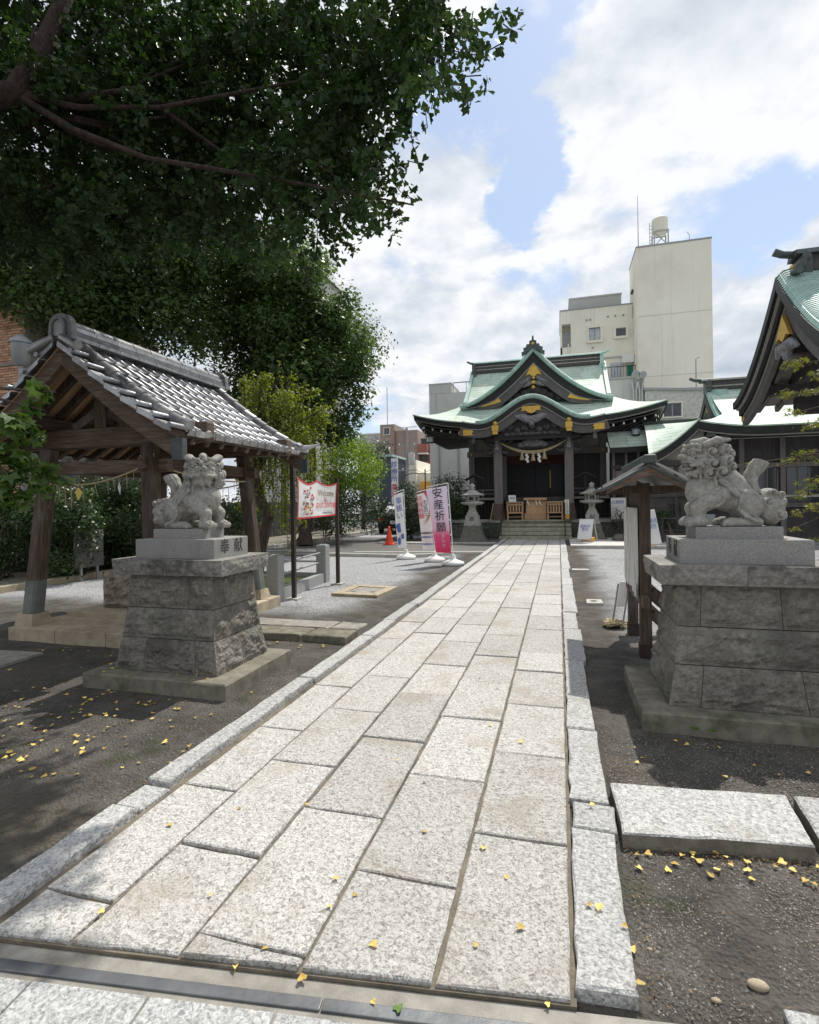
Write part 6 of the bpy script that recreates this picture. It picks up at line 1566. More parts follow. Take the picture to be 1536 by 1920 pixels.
obj('roof_edge', MB().box(-29.1, -23.6, 75.9, 84, 12.002, 12.2), M['white'], bk)
sg = thing('shop_building', 'narrow dark shop building with a tall white signboard down the street', 'building', (-15, 45, 0))
obj('wall', MB().box(-17.2, -14.3, 45.3, 52, -.1, 5.7), pm('dark blue cladding', [(.3, (.04, .05, .07)), (.7, (.09, .10, .13))], scale=1, stretch=(9, 1, .2)), sg)
for k in range(3): obj('window', MB().box(-16.9, -15.4, 45.25, 45.29, .8 + 1.6 * k, 1.9 + 1.6 * k), M['glasslight' if k != 1 else 'glass'], sg)
obj('roof_edge', MB().box(-17.3, -14.2, 45.2, 52, 5.702, 5.9), M['copper_roll'], sg)
sb = obj('signboard', MB().box(-14.20, -13.62, 44.9, 45.05, .9, 5.5), M['white'], sg)
tm = xf(text_mb('診\n療\n所', .62, .02), frame((-13.91, 44.885, 4.3), (1, 0, 0), (0, 0, 1))); obj('sign_letters', tm, M['inkblue'], sb)
tm = xf(text_mb('薬\n局', .62, .02), frame((-13.91, 44.885, 2.6), (1, 0, 0), (0, 0, 1))); obj('sign_letters', tm, M['red'], sb)
cs = thing('corner_shop', 'cream shop front with yellow sign at the end of the side street', 'building', (-12.2, 48, 0))
obj('wall', MB().box(-13.5, -12.6, 47.5, 54, -.1, 5.5).box(-12.59, -11.2, 48, 54, -.1, 4.3), M['stucco'], cs)
obj('awning', MB().hexa([(-12.6, 47.0, 2.1), (-11.1, 47.0, 2.1), (-11.1, 47.99, 2.4), (-12.6, 47.99, 2.4)], [(-12.6, 47.0, 2.2), (-11.1, 47.0, 2.2), (-11.1, 47.99, 2.6), (-12.6, 47.99, 2.6)]), M['redtile'], cs)
obj('shop_sign', MB().box(-12.3, -11.4, 47.7, 47.99, 2.8, 3.5), M['yellow'], cs)
for k in range(3): obj('window', MB().box(-12.5 + .45 * k, -12.15 + .45 * k, 47.95, 47.99, .8, 1.9), M['glass'], cs)
up = thing('utility_pole', 'concrete utility pole with grey transformer beside the far street', 'utility pole', (-12.9, 45.5, 0))
obj('pole', MB().tube([(-12.9, 45.5, 0), (-12.9, 45.5, 8.2)], [.16, .11], 8), M['grey'], up)
obj('transformer', MB().lathe([(.28, 4.9), (.30, 5.0), (.30, 5.9), (.2, 6.0)], (-12.5, 45.5, 0), 10), M['stucco_grey'], up)
for z in (6.6, 6.1, 4.4): obj('crossarm', MB().box(-13.7, -12.1, 45.45, 45.52, z, z + .08), M['grey'], up)
for k, (x, z) in enumerate(((-13.6, 6.7), (-12.2, 6.7), (-13.3, 4.5), (-12.3, 4.5))): obj('insulator', MB().lathe([(.05, 0), (.07, .06), (.03, .16)], (x, 45.48, z), 6), M['white'], up)
for i, (p, q, s) in enumerate((((-13.6, 45.48, 6.9), (-24, 60, 9.5), .4), ((-12.2, 45.48, 6.9), (-8.5, 36.5, 5.2), .25), ((-12.3, 45.48, 4.7), (-8.5, 36.2, 3.9), .35), ((-13.6, 45.48, 4.7), (-26, 44, 5.8), .5))):
    obj('wire', MB().tube(sag(p, q, s, 12), .018, 4), M['black'], up)
hp = thing('lamp_bracket', 'thin red and black street post in front of the corner shop', 'street post', (-10.9, 44, 0))
obj('post', MB().tube([(-10.9, 44, 0), (-10.9, 44, 4.4)], .06, 6), M['rust'], hp); obj('arm', MB().tube([(-10.9, 44, 4.0), (-12.0, 44, 4.1), (-12.7, 44, 3.9)], .04, 6), M['rust'], hp); obj('red_sleeve', MB().tube([(-10.9, 44, .3), (-10.9, 44, 1.9)], .075, 6), M['orange'], hp)
hi = thing('high_rise', 'white high rise corner with slanted roof seen through a gap in the leaves', 'building', (-24, 45, 0))
obj('wall', MB().hexa([(-28, 45, -.1), (-22.3, 46, -.1), (-22.3, 54, -.1), (-28, 54, -.1)], [(-28, 45, 28.5), (-22.3, 46, 24.3), (-22.3, 54, 24.3), (-28, 54, 28.5)]), M['stucco_grey'], hi)
obj('roof_slab', MB().hexa([(-28.3, 44.6, 28.51), (-21.9, 45.6, 24.2), (-21.9, 54, 24.2), (-28.3, 54, 28.51)], [(-28.3, 44.6, 29.0), (-21.9, 45.6, 24.7), (-21.9, 54, 24.7), (-28.3, 54, 29.0)]), M['white'], hi)
# brick house at the far left, brick by brick where it shows
bh = thing('brick_house', 'orange brick house wall glimpsed at the left edge behind the pavilion roof', 'building', (-15, 11.5, 0))
obj('mortar_wall', MB().box(-20, -13.72, 11.02, 16, -.1, 7.4), M['concrete'], bh)
bm = mesh_of('brick', MB().box(-.105, .105, 0, .05, 0, .058), M['brick'])
for r in range(34):
    for c in range(8):
        x = -13.85 - c * .222 - (.11 if r % 2 else 0); z = 4.45 + r * .072
        o = bpy.data.objects.new('brick', bm); o.location = (x + 15, 10.985 + rng.uniform(-.004, .004) - 11.5, z); link(o, bh)
mb = MB()
for r in range(62):
    for c in range(8): x = -13.85 - c * .222 - (.11 if r % 2 else 0); mb.box(x - .105, x + .105, 10.98, 11.03, .0 + r * .072, .058 + r * .072)
obj('lower_bricks', mb, M['brick'], bh, kind='stuff')
obj('window_band', MB().box(-16, -13.9, 10.94, 10.98, 5.38, 5.46), M['plaster'], bh)
o = thing('street_lamp', 'grey lantern lamp head above the left slope of the pavilion roof', 'lamp', (-12.6, 10.0, 0))
obj('pole', MB().tube([(-12.6, 10.0, 0), (-12.6, 10.0, 5.0)], .06, 8), M['grey'], o); obj('lamp_glass', MB().lathe([(.10, 5.0), (.19, 5.12), (.22, 5.55)], (-12.6, 10, 0), 10), M['grey'], o); obj('lamp_cap', MB().lathe([(.25, 5.552), (.24, 5.62), (.08, 5.75)], (-12.6, 10, 0), 10), M['grey'], o)
# ---------------------------------------------------------------- lot, kerbs, beds
struct(obj('asphalt_lot', MB().add([(-40, 14.35, .012), (-4.2, 14.25, .012), (-2.95, 15.3, .012), (-2.16, 15.5, .012), (-2.16, 22.4, .012), (-9.0, 22.4, .012), (-9.1, 60, .012), (-40, 60, .012)], [tuple(range(8))]), M['asphalt']))
struct(obj('street', MB().add([(-30, 60.0, .016), (10, 60.0, .016), (10, 69, .016), (-30, 69, .016)], [(0, 1, 2, 3)]), M['asphalt']))
struct(obj('painted_line', MB().add([(-6.2, 15.6, .0165), (-2.2, 16.1, .0165), (-2.2, 16.2, .0165), (-6.2, 15.7, .0165)], [(0, 1, 2, 3)]), M['white']))
kb = [(-9.0, 14.55), (-6.9, 14.42), (-5.4, 14.30), (-4.1, 14.18), (-3.5, 14.55), (-3.0, 15.1)]
kr = thing('lot_kerb', 'low pale kerb curving along the edge of the gravel before the car lot', 'kerb', (-6, 14.3, 0))
for i in range(len(kb) - 1):
    a, c = Vector(kb[i]), Vector(kb[i + 1]); d = (c - a).normalized(); n = Vector((-d.y, d.x)) * .09
    obj('kerb_stone', slab([tuple(a - n), tuple(c - n), tuple(c + n), tuple(a + n)], -.03, .09, jit=.004), M['roadkerb'], kr)
bk2 = thing('bed_kerb', 'low kerb edging the dark shrub bed along the left side of the lot', 'kerb', (-9.6, 12, 0))
for i in range(14):
    y = 6.2 + i * 1.6; x = -9.68 + .01 * i; obj('kerb_stone', slab([(x - .08, y), (x + .08, y), (x + .08, y + 1.58), (x - .08, y + 1.58)], -.03, .12, jit=.004), M['tanstone'] if i < 4 else M['roadkerb'], bk2)
struct(obj('shrub_bed', MB().box(-13.5, -9.76, 6.2, 29, -.05, .07), M['slabbase']))
struct(obj('white_gravel_bed', MB().box(.36, 3.6, 17.75, 22.3, -.03, .05), M['whitegravel']))
bk3 = thing('bed_edging', 'pale concrete edging in front of the white gravel bed right of the path', 'kerb', (1.9, 17.6, 0))
for i in range(4): obj('kerb_stone', slab([(.34 + .82 * i, 17.58), (1.15 + .82 * i, 17.58), (1.15 + .82 * i, 17.74), (.34 + .82 * i, 17.74)], -.03, .10, jit=.003), M['roadkerb'], bk3)
struct(obj('pale_strip', slab([(-6.6, 19.0), (-2.2, 19.0), (-2.2, 19.5), (-6.6, 19.5)], -.02, .05, jit=.004), M['roadkerb']))
fn = thing('timber_fence', 'dark timber fence behind the shrub bed on the left', 'fence', (-12.6, 14, 0))
for i in range(44):
    y = 6.4 + i * .5; obj('fence_board', MB().box(-12.66, -12.62, y, y + .42, .05, 1.65 + rng.uniform(-.02, .02)), M['darkwood'], fn)
for z in (.4, 1.3): obj('fence_rail', MB().box(-12.72, -12.665, 6.4, 28.4, z, z + .1), M['darkwood'], fn)

# manhole frame, small ground plates
t = thing('manhole_frame', 'square concrete manhole frame in the gravel left of the path', 'manhole', (-3.2, 8.55, 0))
A = [(-3.62, 8.08), (-2.80, 8.02), (-2.74, 8.98), (-3.58, 9.08)]; c0 = Vector((-3.18, 8.53))
for i in range(4):
    a, b_ = Vector(A[i]), Vector(A[(i + 1) % 4]); k = .62
    obj('frame_side', slab([tuple(a), tuple(b_), tuple(c0.lerp(b_, k)), tuple(c0.lerp(a, k))], -.02, .045, jit=.003), M['tanstone'], t)
obj('cover', slab([tuple(c0.lerp(Vector(p), .6)) for p in A], -.02, .035, jit=.001), M['concrete'], t)
for s in (-1, 1): obj('lift_slot', MB().box(c0.x + s * .17 - .04, c0.x + s * .17 + .04, c0.y - .16, c0.y - .13, .0352, .038), M['black'], t)
o = obj('ground_plate', slab([(.36, 8.05), (.60, 8.08), (.59, 8.40), (.37, 8.38)], -.02, .035, jit=.003), M['roadkerb']); tag(o, 'small square concrete plate with a dark hole in the brown strip right of the path', 'ground plate')
obj('hole', MB().lathe([(.05, 0), (.05, .002)], (.47, 8.22, .0355), 10), M['black'], o)
o = obj('ground_plate', slab([(.24, 11.9), (.62, 11.95), (.60, 12.15), (.25, 12.15)], -.02, .03, jit=.004), M['roadkerb']); tag(o, 'thin flat pale stone lying in the gravel farther along the right edging', 'stone slab')

# stone railing round the weeping tree
t = thing('stone_railing', 'grey stone posts with two metal rails round the weeping tree', 'railing', (-4.4, 8.4, 0))
pp = [(-4.26, 7.42), (-4.42, 9.5), (-6.3, 9.6), (-6.2, 7.5)]
for x, y in pp: obj('post', MB().box(x - .10, x + .10, y - .10, y + .10, -.02, .72).box(x - .07, x + .07, y - .07, y + .07, .72, .735), M['railstone'], t, bevel=.008)
for i in range(4):
    a, b_ = Vector((*pp[i], 0)), Vector((*pp[(i + 1) % 4], 0)); d = (b_ - a).normalized() * .10
    obj('kerb', MB().bar(a + d + Vector((0, 0, .09)), b_ - d + Vector((0, 0, .09)), .13, .20), M['railstone'], t)
    for z in (.40, .58): obj('rail', MB().tube([a + d * .8 + Vector((0, 0, z)), b_ - d * .8 + Vector((0, 0, z))], .018, 8), M['grey'], t)
struct(obj('planting_soil', MB().add([(-4.35, 7.5, .10), (-4.5, 9.45, .10), (-6.2, 9.5, .10), (-6.1, 7.6, .10)], [(0, 1, 2, 3)]), M['moss']))

# festival signboard on two posts
t = thing('festival_signboard', 'white cloth sign with red border and a red drawing, tied between two dark posts', 'signboard', (-4.05, 8.45, 0))
for i, (x, y, h) in enumerate(((-4.07, 7.66, 2.22), (-4.01, 9.27, 2.0))):
    p = obj('post', MB().box(x - .03, x + .03, y - .03, y + .03, .02, h), M['rust'], t); obj('footing', slab([(x - .11, y - .1), (x + .11, y - .1), (x + .11, y + .1), (x - .11, y + .1)], -.02, .03, jit=.006), M['roadkerb'], p)
def ban(u, v):
    y = 7.72 + 1.50 * u; top = 1.955 - .05 * u - .085 * abs(math.sin(2 * math.pi * u)) * (1 if u < .5 else .75); bot = 1.27 + .03 * u
    return (-4.03 + .03 * u + .02 * math.sin(5 * u + 2 * v), y, bot + (top - bot) * v)
mb = MB().grid(ban, 30, 10); cl_ = obj('cloth', mb, M['white'], t)
mb = MB()
off = lambda p, d: (p[0] + d, p[1], p[2])
for u0, u1, v0, v1 in ((0, 1, .0, .045), (0, 1, .955, 1), (0, .018, .045, .955), (.982, 1, .045, .955)):
    mb.grid((lambda u0, u1, v0, v1: lambda u, v: off(ban(u0 + (u1 - u0) * u, v0 + (v1 - v0) * v), .004))(u0, u1, v0, v1), 24, 6)
obj('red_border', mb, M['red'], cl_)
def blob(pts, d): return [off(ban(a, c), d) for a, c in pts]
def patch(name, u, v, ru, rv, mt, n=10, d=.006, seed=0):
    P = []
    for k in range(n):
        a = 2 * math.pi * k / n; w = .7 + .45 * mnoise.noise(Vector((seed * 3.1, k * .9, 0))); P.append((u + ru * w * math.cos(a), v + rv * w * math.sin(a)))
    obj(name, MB().add(blob(P, d), [tuple(range(n))]), M[mt], cl_)
for i in range(46):
    v = .10 + .80 * rng.random(); w = .15 * (1 - abs(v - .5) * .7); u = .23 + rng.uniform(-w, w)
    patch('printed_shape', u, v, rng.uniform(.012, .045), rng.uniform(.02, .07), rng.choice(['red', 'red', 'inkbrown', 'pink', 'red', 'inkbrown', 'fallen']), d=.006 + .0004 * i, seed=i)
patch('printed_shape', .20, .66, .02, .13, 'ink', d=.026, seed=3); patch('printed_shape', .29, .55, .014, .06, 'ink', d=.0262, seed=5)
for (s, u, v, sz, mt) in (('Welcome', .70, .72, .17, 'inkbrown'), ('to', .68, .56, .13, 'inkbrown'), ('our Shrine', .70, .38, .19, 'red'), ('www.shrine.jp', .74, .12, .07, 'ink')):
    p = ban(u, v); obj('print', xf(text_mb(s, sz, .001), frame((p[0] + .03, p[1], p[2]), (0, 1, 0), (0, 0, 1))), M[mt], cl_)

# roofed notice board by the right pedestal
t = thing('notice_board', 'weathered timber notice board with a small gabled roof and peeling white boards', 'notice board', (.78, 5.95, 0))
for y in (5.50, 6.40):
    p = obj('post', MB().box(.73, .83, y - .055, y + .055, .12, 1.66), M['oldwood'], t); obj('iron_shoe', MB().box(.722, .838, y - .063, y + .063, -.02, .13), M['rust'], p)
    obj('brace', MB().bar((.83, y + .0, .62), (1.18, y + .12, .30), .05, .11), M['oldwood'], t); obj('brace', MB().bar((.83, y, .42), (1.14, y + .12, .12), .05, .08), M['oldwood'], t)
    obj('roof_arm', MB().bar((.40, y, 1.60), (1.14, y, 1.60), .06, .07), M['oldwood'], t)
obj('lower_rail', MB().box(.735, .79, 5.3, 6.62, .50, .60), M['oldwood'], t); obj('upper_rail', MB().box(.745, .80, 5.556, 6.344, 1.43, 1.58), M['oldwood'], t)
for i in range(6):
    y0 = 5.47 + i * .158; z0 = .60 + .03 * abs(math.sin(i * 2.3)) - (.03 if i < 2 else 0)
    obj('white_board', MB().box(.700, .718, y0 + .003, y0 + .155, z0, 1.425), M['paper'], t)
apex, ez = 1.83, 1.615
for s in (-1, 1):
    f = (lambda s: lambda u, v: (.78 + s * .385 * v, (5.12 + 1.66 * (u if s > 0 else 1 - u)), apex + (ez - apex) * (1.15 * v - .15 * v * v) - .0))(s)
    obj('roof_boarding', MB().shell(f, 2, 8, .028), M['copper_dark'], t)
    obj('barge_board', MB().hexa([(.78, 5.13, apex - .11), (.78 + s * .36, 5.13, ez - .055), (.78 + s * .36, 5.17, ez - .055), (.78, 5.17, apex - .11)][::s], [(.78, 5.13, apex - .032), (.78 + s * .36, 5.13, ez - .0), (.78 + s * .36, 5.17, ez - .0), (.78, 5.17, apex - .032)][::s]), M['oldwood_x'], t)
    mb = MB().bar((.78 + s * .02, 5.115, apex + .012), (.78 + s * .395, 5.115, ez + .012), .02, .02); obj('white_edge', mb, M['paleline'], t)
obj('ridge_cap', MB().box(.725, .835, 5.08, 6.82, apex - .01, apex + .07), M['copper_dark'], t, bevel=.015)
# folded stand and straw bundle behind the board
o = thing('folding_stand', 'small folded white stand with thin legs leaning behind the notice board', 'stand', (.70, 6.9, 0))
obj('panel', MB().hexa([(.66, 6.95, .20), (.76, 6.98, .20), (.76, 7.0, .20), (.66, 6.97, .20)], [(.70, 6.86, .52), (.79, 6.88, .52), (.79, 6.90, .52), (.70, 6.88, .52)]), M['white'], o)
for x in (.64, .76): obj('leg', MB().tube([(x + .04, 6.88, .5), (x - .02, 6.98, .02)], .011, 6), M['grey'], o)
mb = MB()
for k in range(26):
    a0 = rng.uniform(0, 6.28); cx, cy = .62 + rng.gauss(0, .035), 6.74 + rng.gauss(0, .03); r0 = rng.uniform(.04, .10) ; z0 = .02 + .10 * rng.random() * (1 - r0 / .13)
    mb.tube([(cx + r0 * 1.1 * math.cos(a0 + j * .55), cy + r0 * math.sin(a0 + j * .55), z0 + .016 * math.sin(j * 1.1 + k)) for j in range(rng.randint(5, 10))], .012, 5)
o = obj('rope_bundle', mb, M['rope']); tag(o, 'bundle of pale straw rope lying on the ground behind the notice board', 'rope bundle')
def aframe(label, x, y, w, h, rz):
    t = thing('sandwich_board', label, 'sandwich board', (0, 0, 0))
    obj('front_panel', MB().hexa([(-w / 2, -.28, .10), (w / 2, -.28, .10), (w / 2, -.25, .10), (-w / 2, -.25, .10)], [(-w / 2, -.03, h), (w / 2, -.03, h), (w / 2, 0, h), (-w / 2, 0, h)]), M['white'], t)
    for sx in (-1, 1):
        obj('leg', MB().bar((sx * w / 2, .30, .0), (sx * w / 2, .0, h), .03, .03), M['roadkerb'], t); obj('leg', MB().bar((sx * w / 2, -.30, .0), (sx * w / 2, -.27, .14), .03, .03), M['roadkerb'], t)
    obj('weight', MB().box(-w * .45, w * .45, -.06, .18, .04, .16), M['yellow'], t, bevel=.02)
    sl_ = Vector((0, .25, h - .1)).normalized()
    tm = xf(text_mb('御朱印\n受付', h * .15, .002), frame((0, -.172, h * .62), (1, 0, 0), sl_)); obj('print', tm, M['inkblue'], t)
    t.location = (x, y, .05); t.rotation_euler = (0, 0, rz); return t
aframe('white sandwich board with orange weight on the gravel right of the steps', .95, 19.9, .50, .80, R(-25))
aframe('tall white sandwich board seen behind the post of the notice board', 2.65, 17.95, .55, 1.15, R(40))

def objl(name, mb, mat, parent):
    o = bpy.data.objects.new(name, mesh_of(name, mb, mat)); return link(o, parent)
# banners on white water bases
def nobori(label, x, y, rz, w, h, lean, cloth, z0=.42):
    t = thing('banner_flag', label, 'banner', (0, 0, 0), group='banners on white stands')
    obj('base', MB().lathe([(.24, 0), (.27, .03), (.26, .08), (.12, .13), (.06, .17), (.05, .26)], (0, 0, 0), 14), M['white'], t)
    top = z0 + h + .06
    obj('pole', MB().tube([(0, 0, .2), (lean, 0, top)], .012, 8), M['white'], t)
    ax = lean * (top / top); obj('arm', MB().tube([(ax, 0, top), (ax - w - .02, 0, top - .10)], .008, 6), M['white'], t)
    def f(u, v):
        z = z0 + h * v; px = lean * z / top; return (px - .03 - w * (1 - u) * (1 - .28 * (1 - v)), .035 * math.sin(3.2 * v + 4 * u) * (1 - v * .6), z - .10 * (1 - u) * v * v)
    mb = MB().grid(f, 10, 24); c = obj('cloth', mb, cloth, t)
    for k in range(5):
        p = f(1, .05 + .22 * k); obj('loop', MB().box(p[0], p[0] + .04, p[1] - .01, p[1] + .01, p[2] - .02, p[2] + .02), M['white'], t)
    t.location = (x, y, 0); t.rotation_euler = (0, 0, rz); return t, f, c
def put_text(c, f, s, u, v, sz, mt, d=-.012):
    p = Vector(f(u, v)); x = (Vector(f(min(1, u + .05), v)) - Vector(f(max(0, u - .05), v))).normalized(); yv = (Vector(f(u, min(1, v + .02))) - Vector(f(u, max(0, v - .02))))
    yv = (yv - x * yv.dot(x)).normalized(); n = x.cross(yv)
    objl('print', xf(text_mb(s, sz, .001), frame(tuple(p + n * .014), x, yv)), M[mt], c)
def grad_cloth(name, stops):
    m = bpy.data.materials.new(name); m.use_nodes = True; nt = m.node_tree; b = nt.nodes['Principled BSDF']; b.inputs['Roughness'].default_value = .8
    tc = nt.nodes.new('ShaderNodeTexCoord'); sp = nt.nodes.new('ShaderNodeSeparateXYZ'); nt.links.new(tc.outputs['Generated'], sp.inputs[0])
    r = nt.nodes.new('ShaderNodeValToRGB'); nt.links.new(sp.outputs[2], r.inputs[0]); e = r.color_ramp.elements
    e[0].position, e[0].color = stops[0][0], (*stops[0][1], 1); e[1].position, e[1].color = stops[-1][0], (*stops[-1][1], 1)
    for p, c in stops[1:-1]: q = e.new(p); q.color = (*c, 1)
    nt.links.new(r.outputs[0], b.inputs['Base Color']); return m
pinkm = grad_cloth('pink dyed cloth', [(.0, (.75, .04, .12)), (.26, (.82, .10, .24)), (.36, (.85, .50, .62)), (.6, (.84, .66, .82)), (1, (.83, .74, .88))])
t, f, c = nobori('pink banner shading to red with black brush characters, nearest to the paved path', -2.46, 12.6, R(8), .50, 1.62, -.10, pinkm, .30)
for i, ch in enumerate('安産祈願'): put_text(c, f, ch, .52, .90 - .175 * i, .26, 'ink')
for i, ch in enumerate('まもり'): put_text(c, f, ch, .58, .25 - .075 * i, .12, 'pink')
t, f, c = nobori('white banner with a red and gold ribbon and red characters, the middle one of three', -3.09, 13.34, R(30), .37, 1.52, -.05, M['white'], .30)
for i, ch in enumerate('厄除祈願'): put_text(c, f, ch, .18, .90 - .105 * i, .15, 'red')
for i, ch in enumerate('七五三'): put_text(c, f, ch, .54, .82 - .10 * i, .15, 'ink')
def ribbon(pts, w, mt, d):
    V = []
    for u, v in pts:
        p = Vector(f(u, v)); V += [tuple(p + Vector((0, -d, 0))), tuple(Vector(f(min(1, u + w), v + w * .2)) + Vector((0, -d, 0)))]
    objl('printed_ribbon', MB().add(V, [(2 * i, 2 * i + 1, 2 * i + 3, 2 * i + 2) for i in range(len(pts) - 1)]), M[mt], c)
ribbon([(.50, .99), (.66, .92), (.80, .80), (.84, .70), (.72, .60), (.50, .52), (.30, .46)], .16, 'red', .010); ribbon([(.72, .62), (.66, .54), (.46, .46), (.20, .40)], .24, 'fallen', .013)
for i in range(4): put_text(c, f, '初宮詣', .18 + .2 * i, .22, .05, 'inkblue'); put_text(c, f, '交通安全', .18 + .2 * i, .10, .05, 'inkblue'); put_text(c, f, '家内安全', .18 + .2 * i, .29, .05, 'ink')
t, f, c = nobori('narrow white and blue banner turned edge on, the one nearest the orange cone', -4.0, 13.87, R(52), .30, 1.52, -.05, M['white'], .30)
for i, ch in enumerate('車祓い'): put_text(c, f, ch, .45, .86 - .14 * i, .2, 'inkblue')
for i in range(7):
    u, v = rng.uniform(.2, .8), rng.uniform(.08, .45); p = f(u, v); objl('printed_shape', MB().ball((p[0], p[1] - .012, p[2]), .06, 6, 4, (1, .05, 1.3)), M['inkblue'], c)

# traffic cone, car
t = thing('traffic_cone', 'orange traffic cone standing beside the narrow white banner', 'traffic cone', (-5.95, 18.45, .012))
obj('foot', MB().box(-6.13, -5.77, 18.27, 18.63, .013, .05), M['orange'], t, bevel=.01); obj('cone', MB().lathe([(.15, .05), (.05, .60), (.035, .68), (.0, .69)], (-5.95, 18.45, 0), 16), M['orange'], t)
t = thing('parked_car', 'dark car with bright rear window parked behind the banners', 'car', (0, 0, 0))
def sect(y, w, zb, zs, zr, wr): return [(-w, y, zb), (-w * 1.02, y, (zb + zs) / 2), (-w * .97, y, zs), (-wr, y, zr), (-wr * .6, y, zr + .035), (wr * .6, y, zr + .035), (wr, y, zr), (w * .97, y, zs), (w * 1.02, y, (zb + zs) / 2), (w, y, zb)]
SX = [sect(-2.1, .74, .40, .78, .82, .66), sect(-2.02, .80, .28, .88, .93, .70), sect(-1.5, .84, .22, .92, 1.0, .68), sect(-.9, .85, .20, .92, 1.36, .56), sect(0, .85, .20, .92, 1.44, .56), sect(.7, .85, .20, .92, 1.36, .57), sect(1.25, .84, .20, .93, .99, .66), sect(2.0, .78, .24, .76, .80, .66), sect(2.2, .68, .34, .62, .65, .58)]
mb = MB(); V = [p for s in SX for p in s]; n = 10
mb.add(V, [(i * n + k, i * n + k + 1, (i + 1) * n + k + 1, (i + 1) * n + k) for i in range(len(SX) - 1) for k in range(n - 1)] + [tuple(range(n - 1, -1, -1)), tuple((len(SX) - 1) * n + k for k in range(n))], True)
bd = obj('body', mb, M['carpaint'], t)
obj('rear_window', MB().hexa([(-.60, -1.47, 1.02), (.60, -1.47, 1.02), (.52, -.95, 1.345), (-.52, -.95, 1.345)], [(-.60, -1.485, 1.035), (.60, -1.485, 1.035), (.52, -.965, 1.365), (-.52, -.965, 1.365)]), M['sky_in_glass'], t)  # glass coloured white in place of the sky it reflects
for s in (-1, 1):
    obj('side_window', MB().hexa([(s * .80, -.85, .96), (s * .80, 1.0, .96), (s * .62, .6, 1.30), (s * .62, -.8, 1.30)], [(s * .825, -.85, .96), (s * .825, 1.0, .96), (s * .635, .6, 1.31), (s * .635, -.8, 1.31)]), M['glass'], t)
    obj('tail_light', MB().box(min(s * .48, s * .80), max(s * .48, s * .80), -2.13, -2.0, .66, .80), M['redlamp'], t)
    for y in (-1.3, 1.35):
        w = obj('wheel', MB().tube([(s * .68, y, .31), (s * .86, y, .31)], [.31, .31], 18, smooth=False), M['black'], t); obj('rim', MB().tube([(s * .861, y, .31), (s * .872, y, .31)], [.19, .19], 12, smooth=False), M['grey'], w)
obj('number_plate', MB().box(-.17, .17, -2.14, -2.12, .50, .66), M['white'], t); obj('bumper', MB().box(-.78, .78, -2.14, -2.03, .28, .46), M['carpaint'], t, bevel=.03)
t.location = (-8.05, 26.9, .012); t.rotation_euler = (0, 0, R(8))

# metal board behind the pavilion, stone pebble by the drain, items on the right
t = thing('metal_board', 'blank dark metal information board on short legs before the shrubs', 'information board', (-9.45, 8.9, 0))
obj('panel', MB().box(-9.47, -9.43, 8.55, 9.25, .28, 1.05), M['bargewood'], t)
for y in (8.7, 9.1): obj('leg', MB().box(-9.47, -9.43, y - .02, y + .02, -.02, .28), M['grey'], t)
for i, (x, y, r, lb) in enumerate(((.565, 1.85, .026, 'tan pebble lying on the dark soil near the lower right corner'), (.27, 1.92, .008, 'tiny pale pebble on the dark soil beside the right edging stones'), (.43, 1.77, .012, 'small white pebble near the corner slab by the drain'))):
    mb = MB().ball((x, y, r * .45), r, 10, 7, (1.2, .75, .55)); o = obj('pebble', mb, M['tanstone']); tag(o, lb, 'pebble')
t = thing('notice_board', 'pale blue notice panel standing beside the right stone lantern', 'notice', (2.2, 22.0, .76)); obj('panel', MB().box(1.95, 2.5, 22.05, 22.09, .78, 1.6), M['white'], t); obj('post', MB().box(2.4, 2.46, 22.09, 22.13, .70, 1.9), M['rust'], t)
obj('print', xf(text_mb('社務所', .15, .002), frame((2.2, 22.045, 1.42), (1, 0, 0), (0, 0, 1))), M['inkblue'], t)
t = thing('letter_box', 'small grey box on a dark stand in front of the side hall', 'box', (4.6, 19.3, 0)); obj('box', MB().box(4.45, 4.85, 19.2, 19.45, .62, 1.0), M['grey'], t, bevel=.01); obj('stand', MB().box(4.55, 4.75, 19.25, 19.4, -.02, .62), M['blackwood'], t)
t = thing('wooden_rack', 'low dark wooden rack before the linking building', 'rack', (3.9, 19.6, 0))
for z in (.45, .85): obj('shelf', MB().box(3.3, 4.3, 19.5, 19.8, z, z + .04), M['darkwood'], t)
for x in (3.32, 4.24): obj('leg', MB().box(x, x + .05, 19.52, 19.78, -.02, .9), M['darkwood'], t)
for i, (x, y, sz) in enumerate(((2.1, 20.6, .26), (2.6, 20.3, .2), (3.0, 20.8, .3))):
    mb = MB(); rb = rng.random() * 9
    mb.grid(lambda u, v: tuple(np.array((x, y, sz * .35)) + np.array((math.cos(2 * math.pi * u) * math.sin(math.pi * v), math.sin(2 * math.pi * u) * math.sin(math.pi * v), -math.cos(math.pi * v) * .75)) * sz * (1 + .3 * mnoise.noise(Vector((math.cos(6.28 * u) * 2 + rb, math.sin(6.28 * u) * 2, v * 4))))), 12, 8)
    o = obj('garden_rock', mb, M['lanternbase']); tag(o, ['dark garden rock beside the sandwich board', 'small dark garden rock between two larger ones', 'large dark garden rock before the linking building'][i], 'rock')
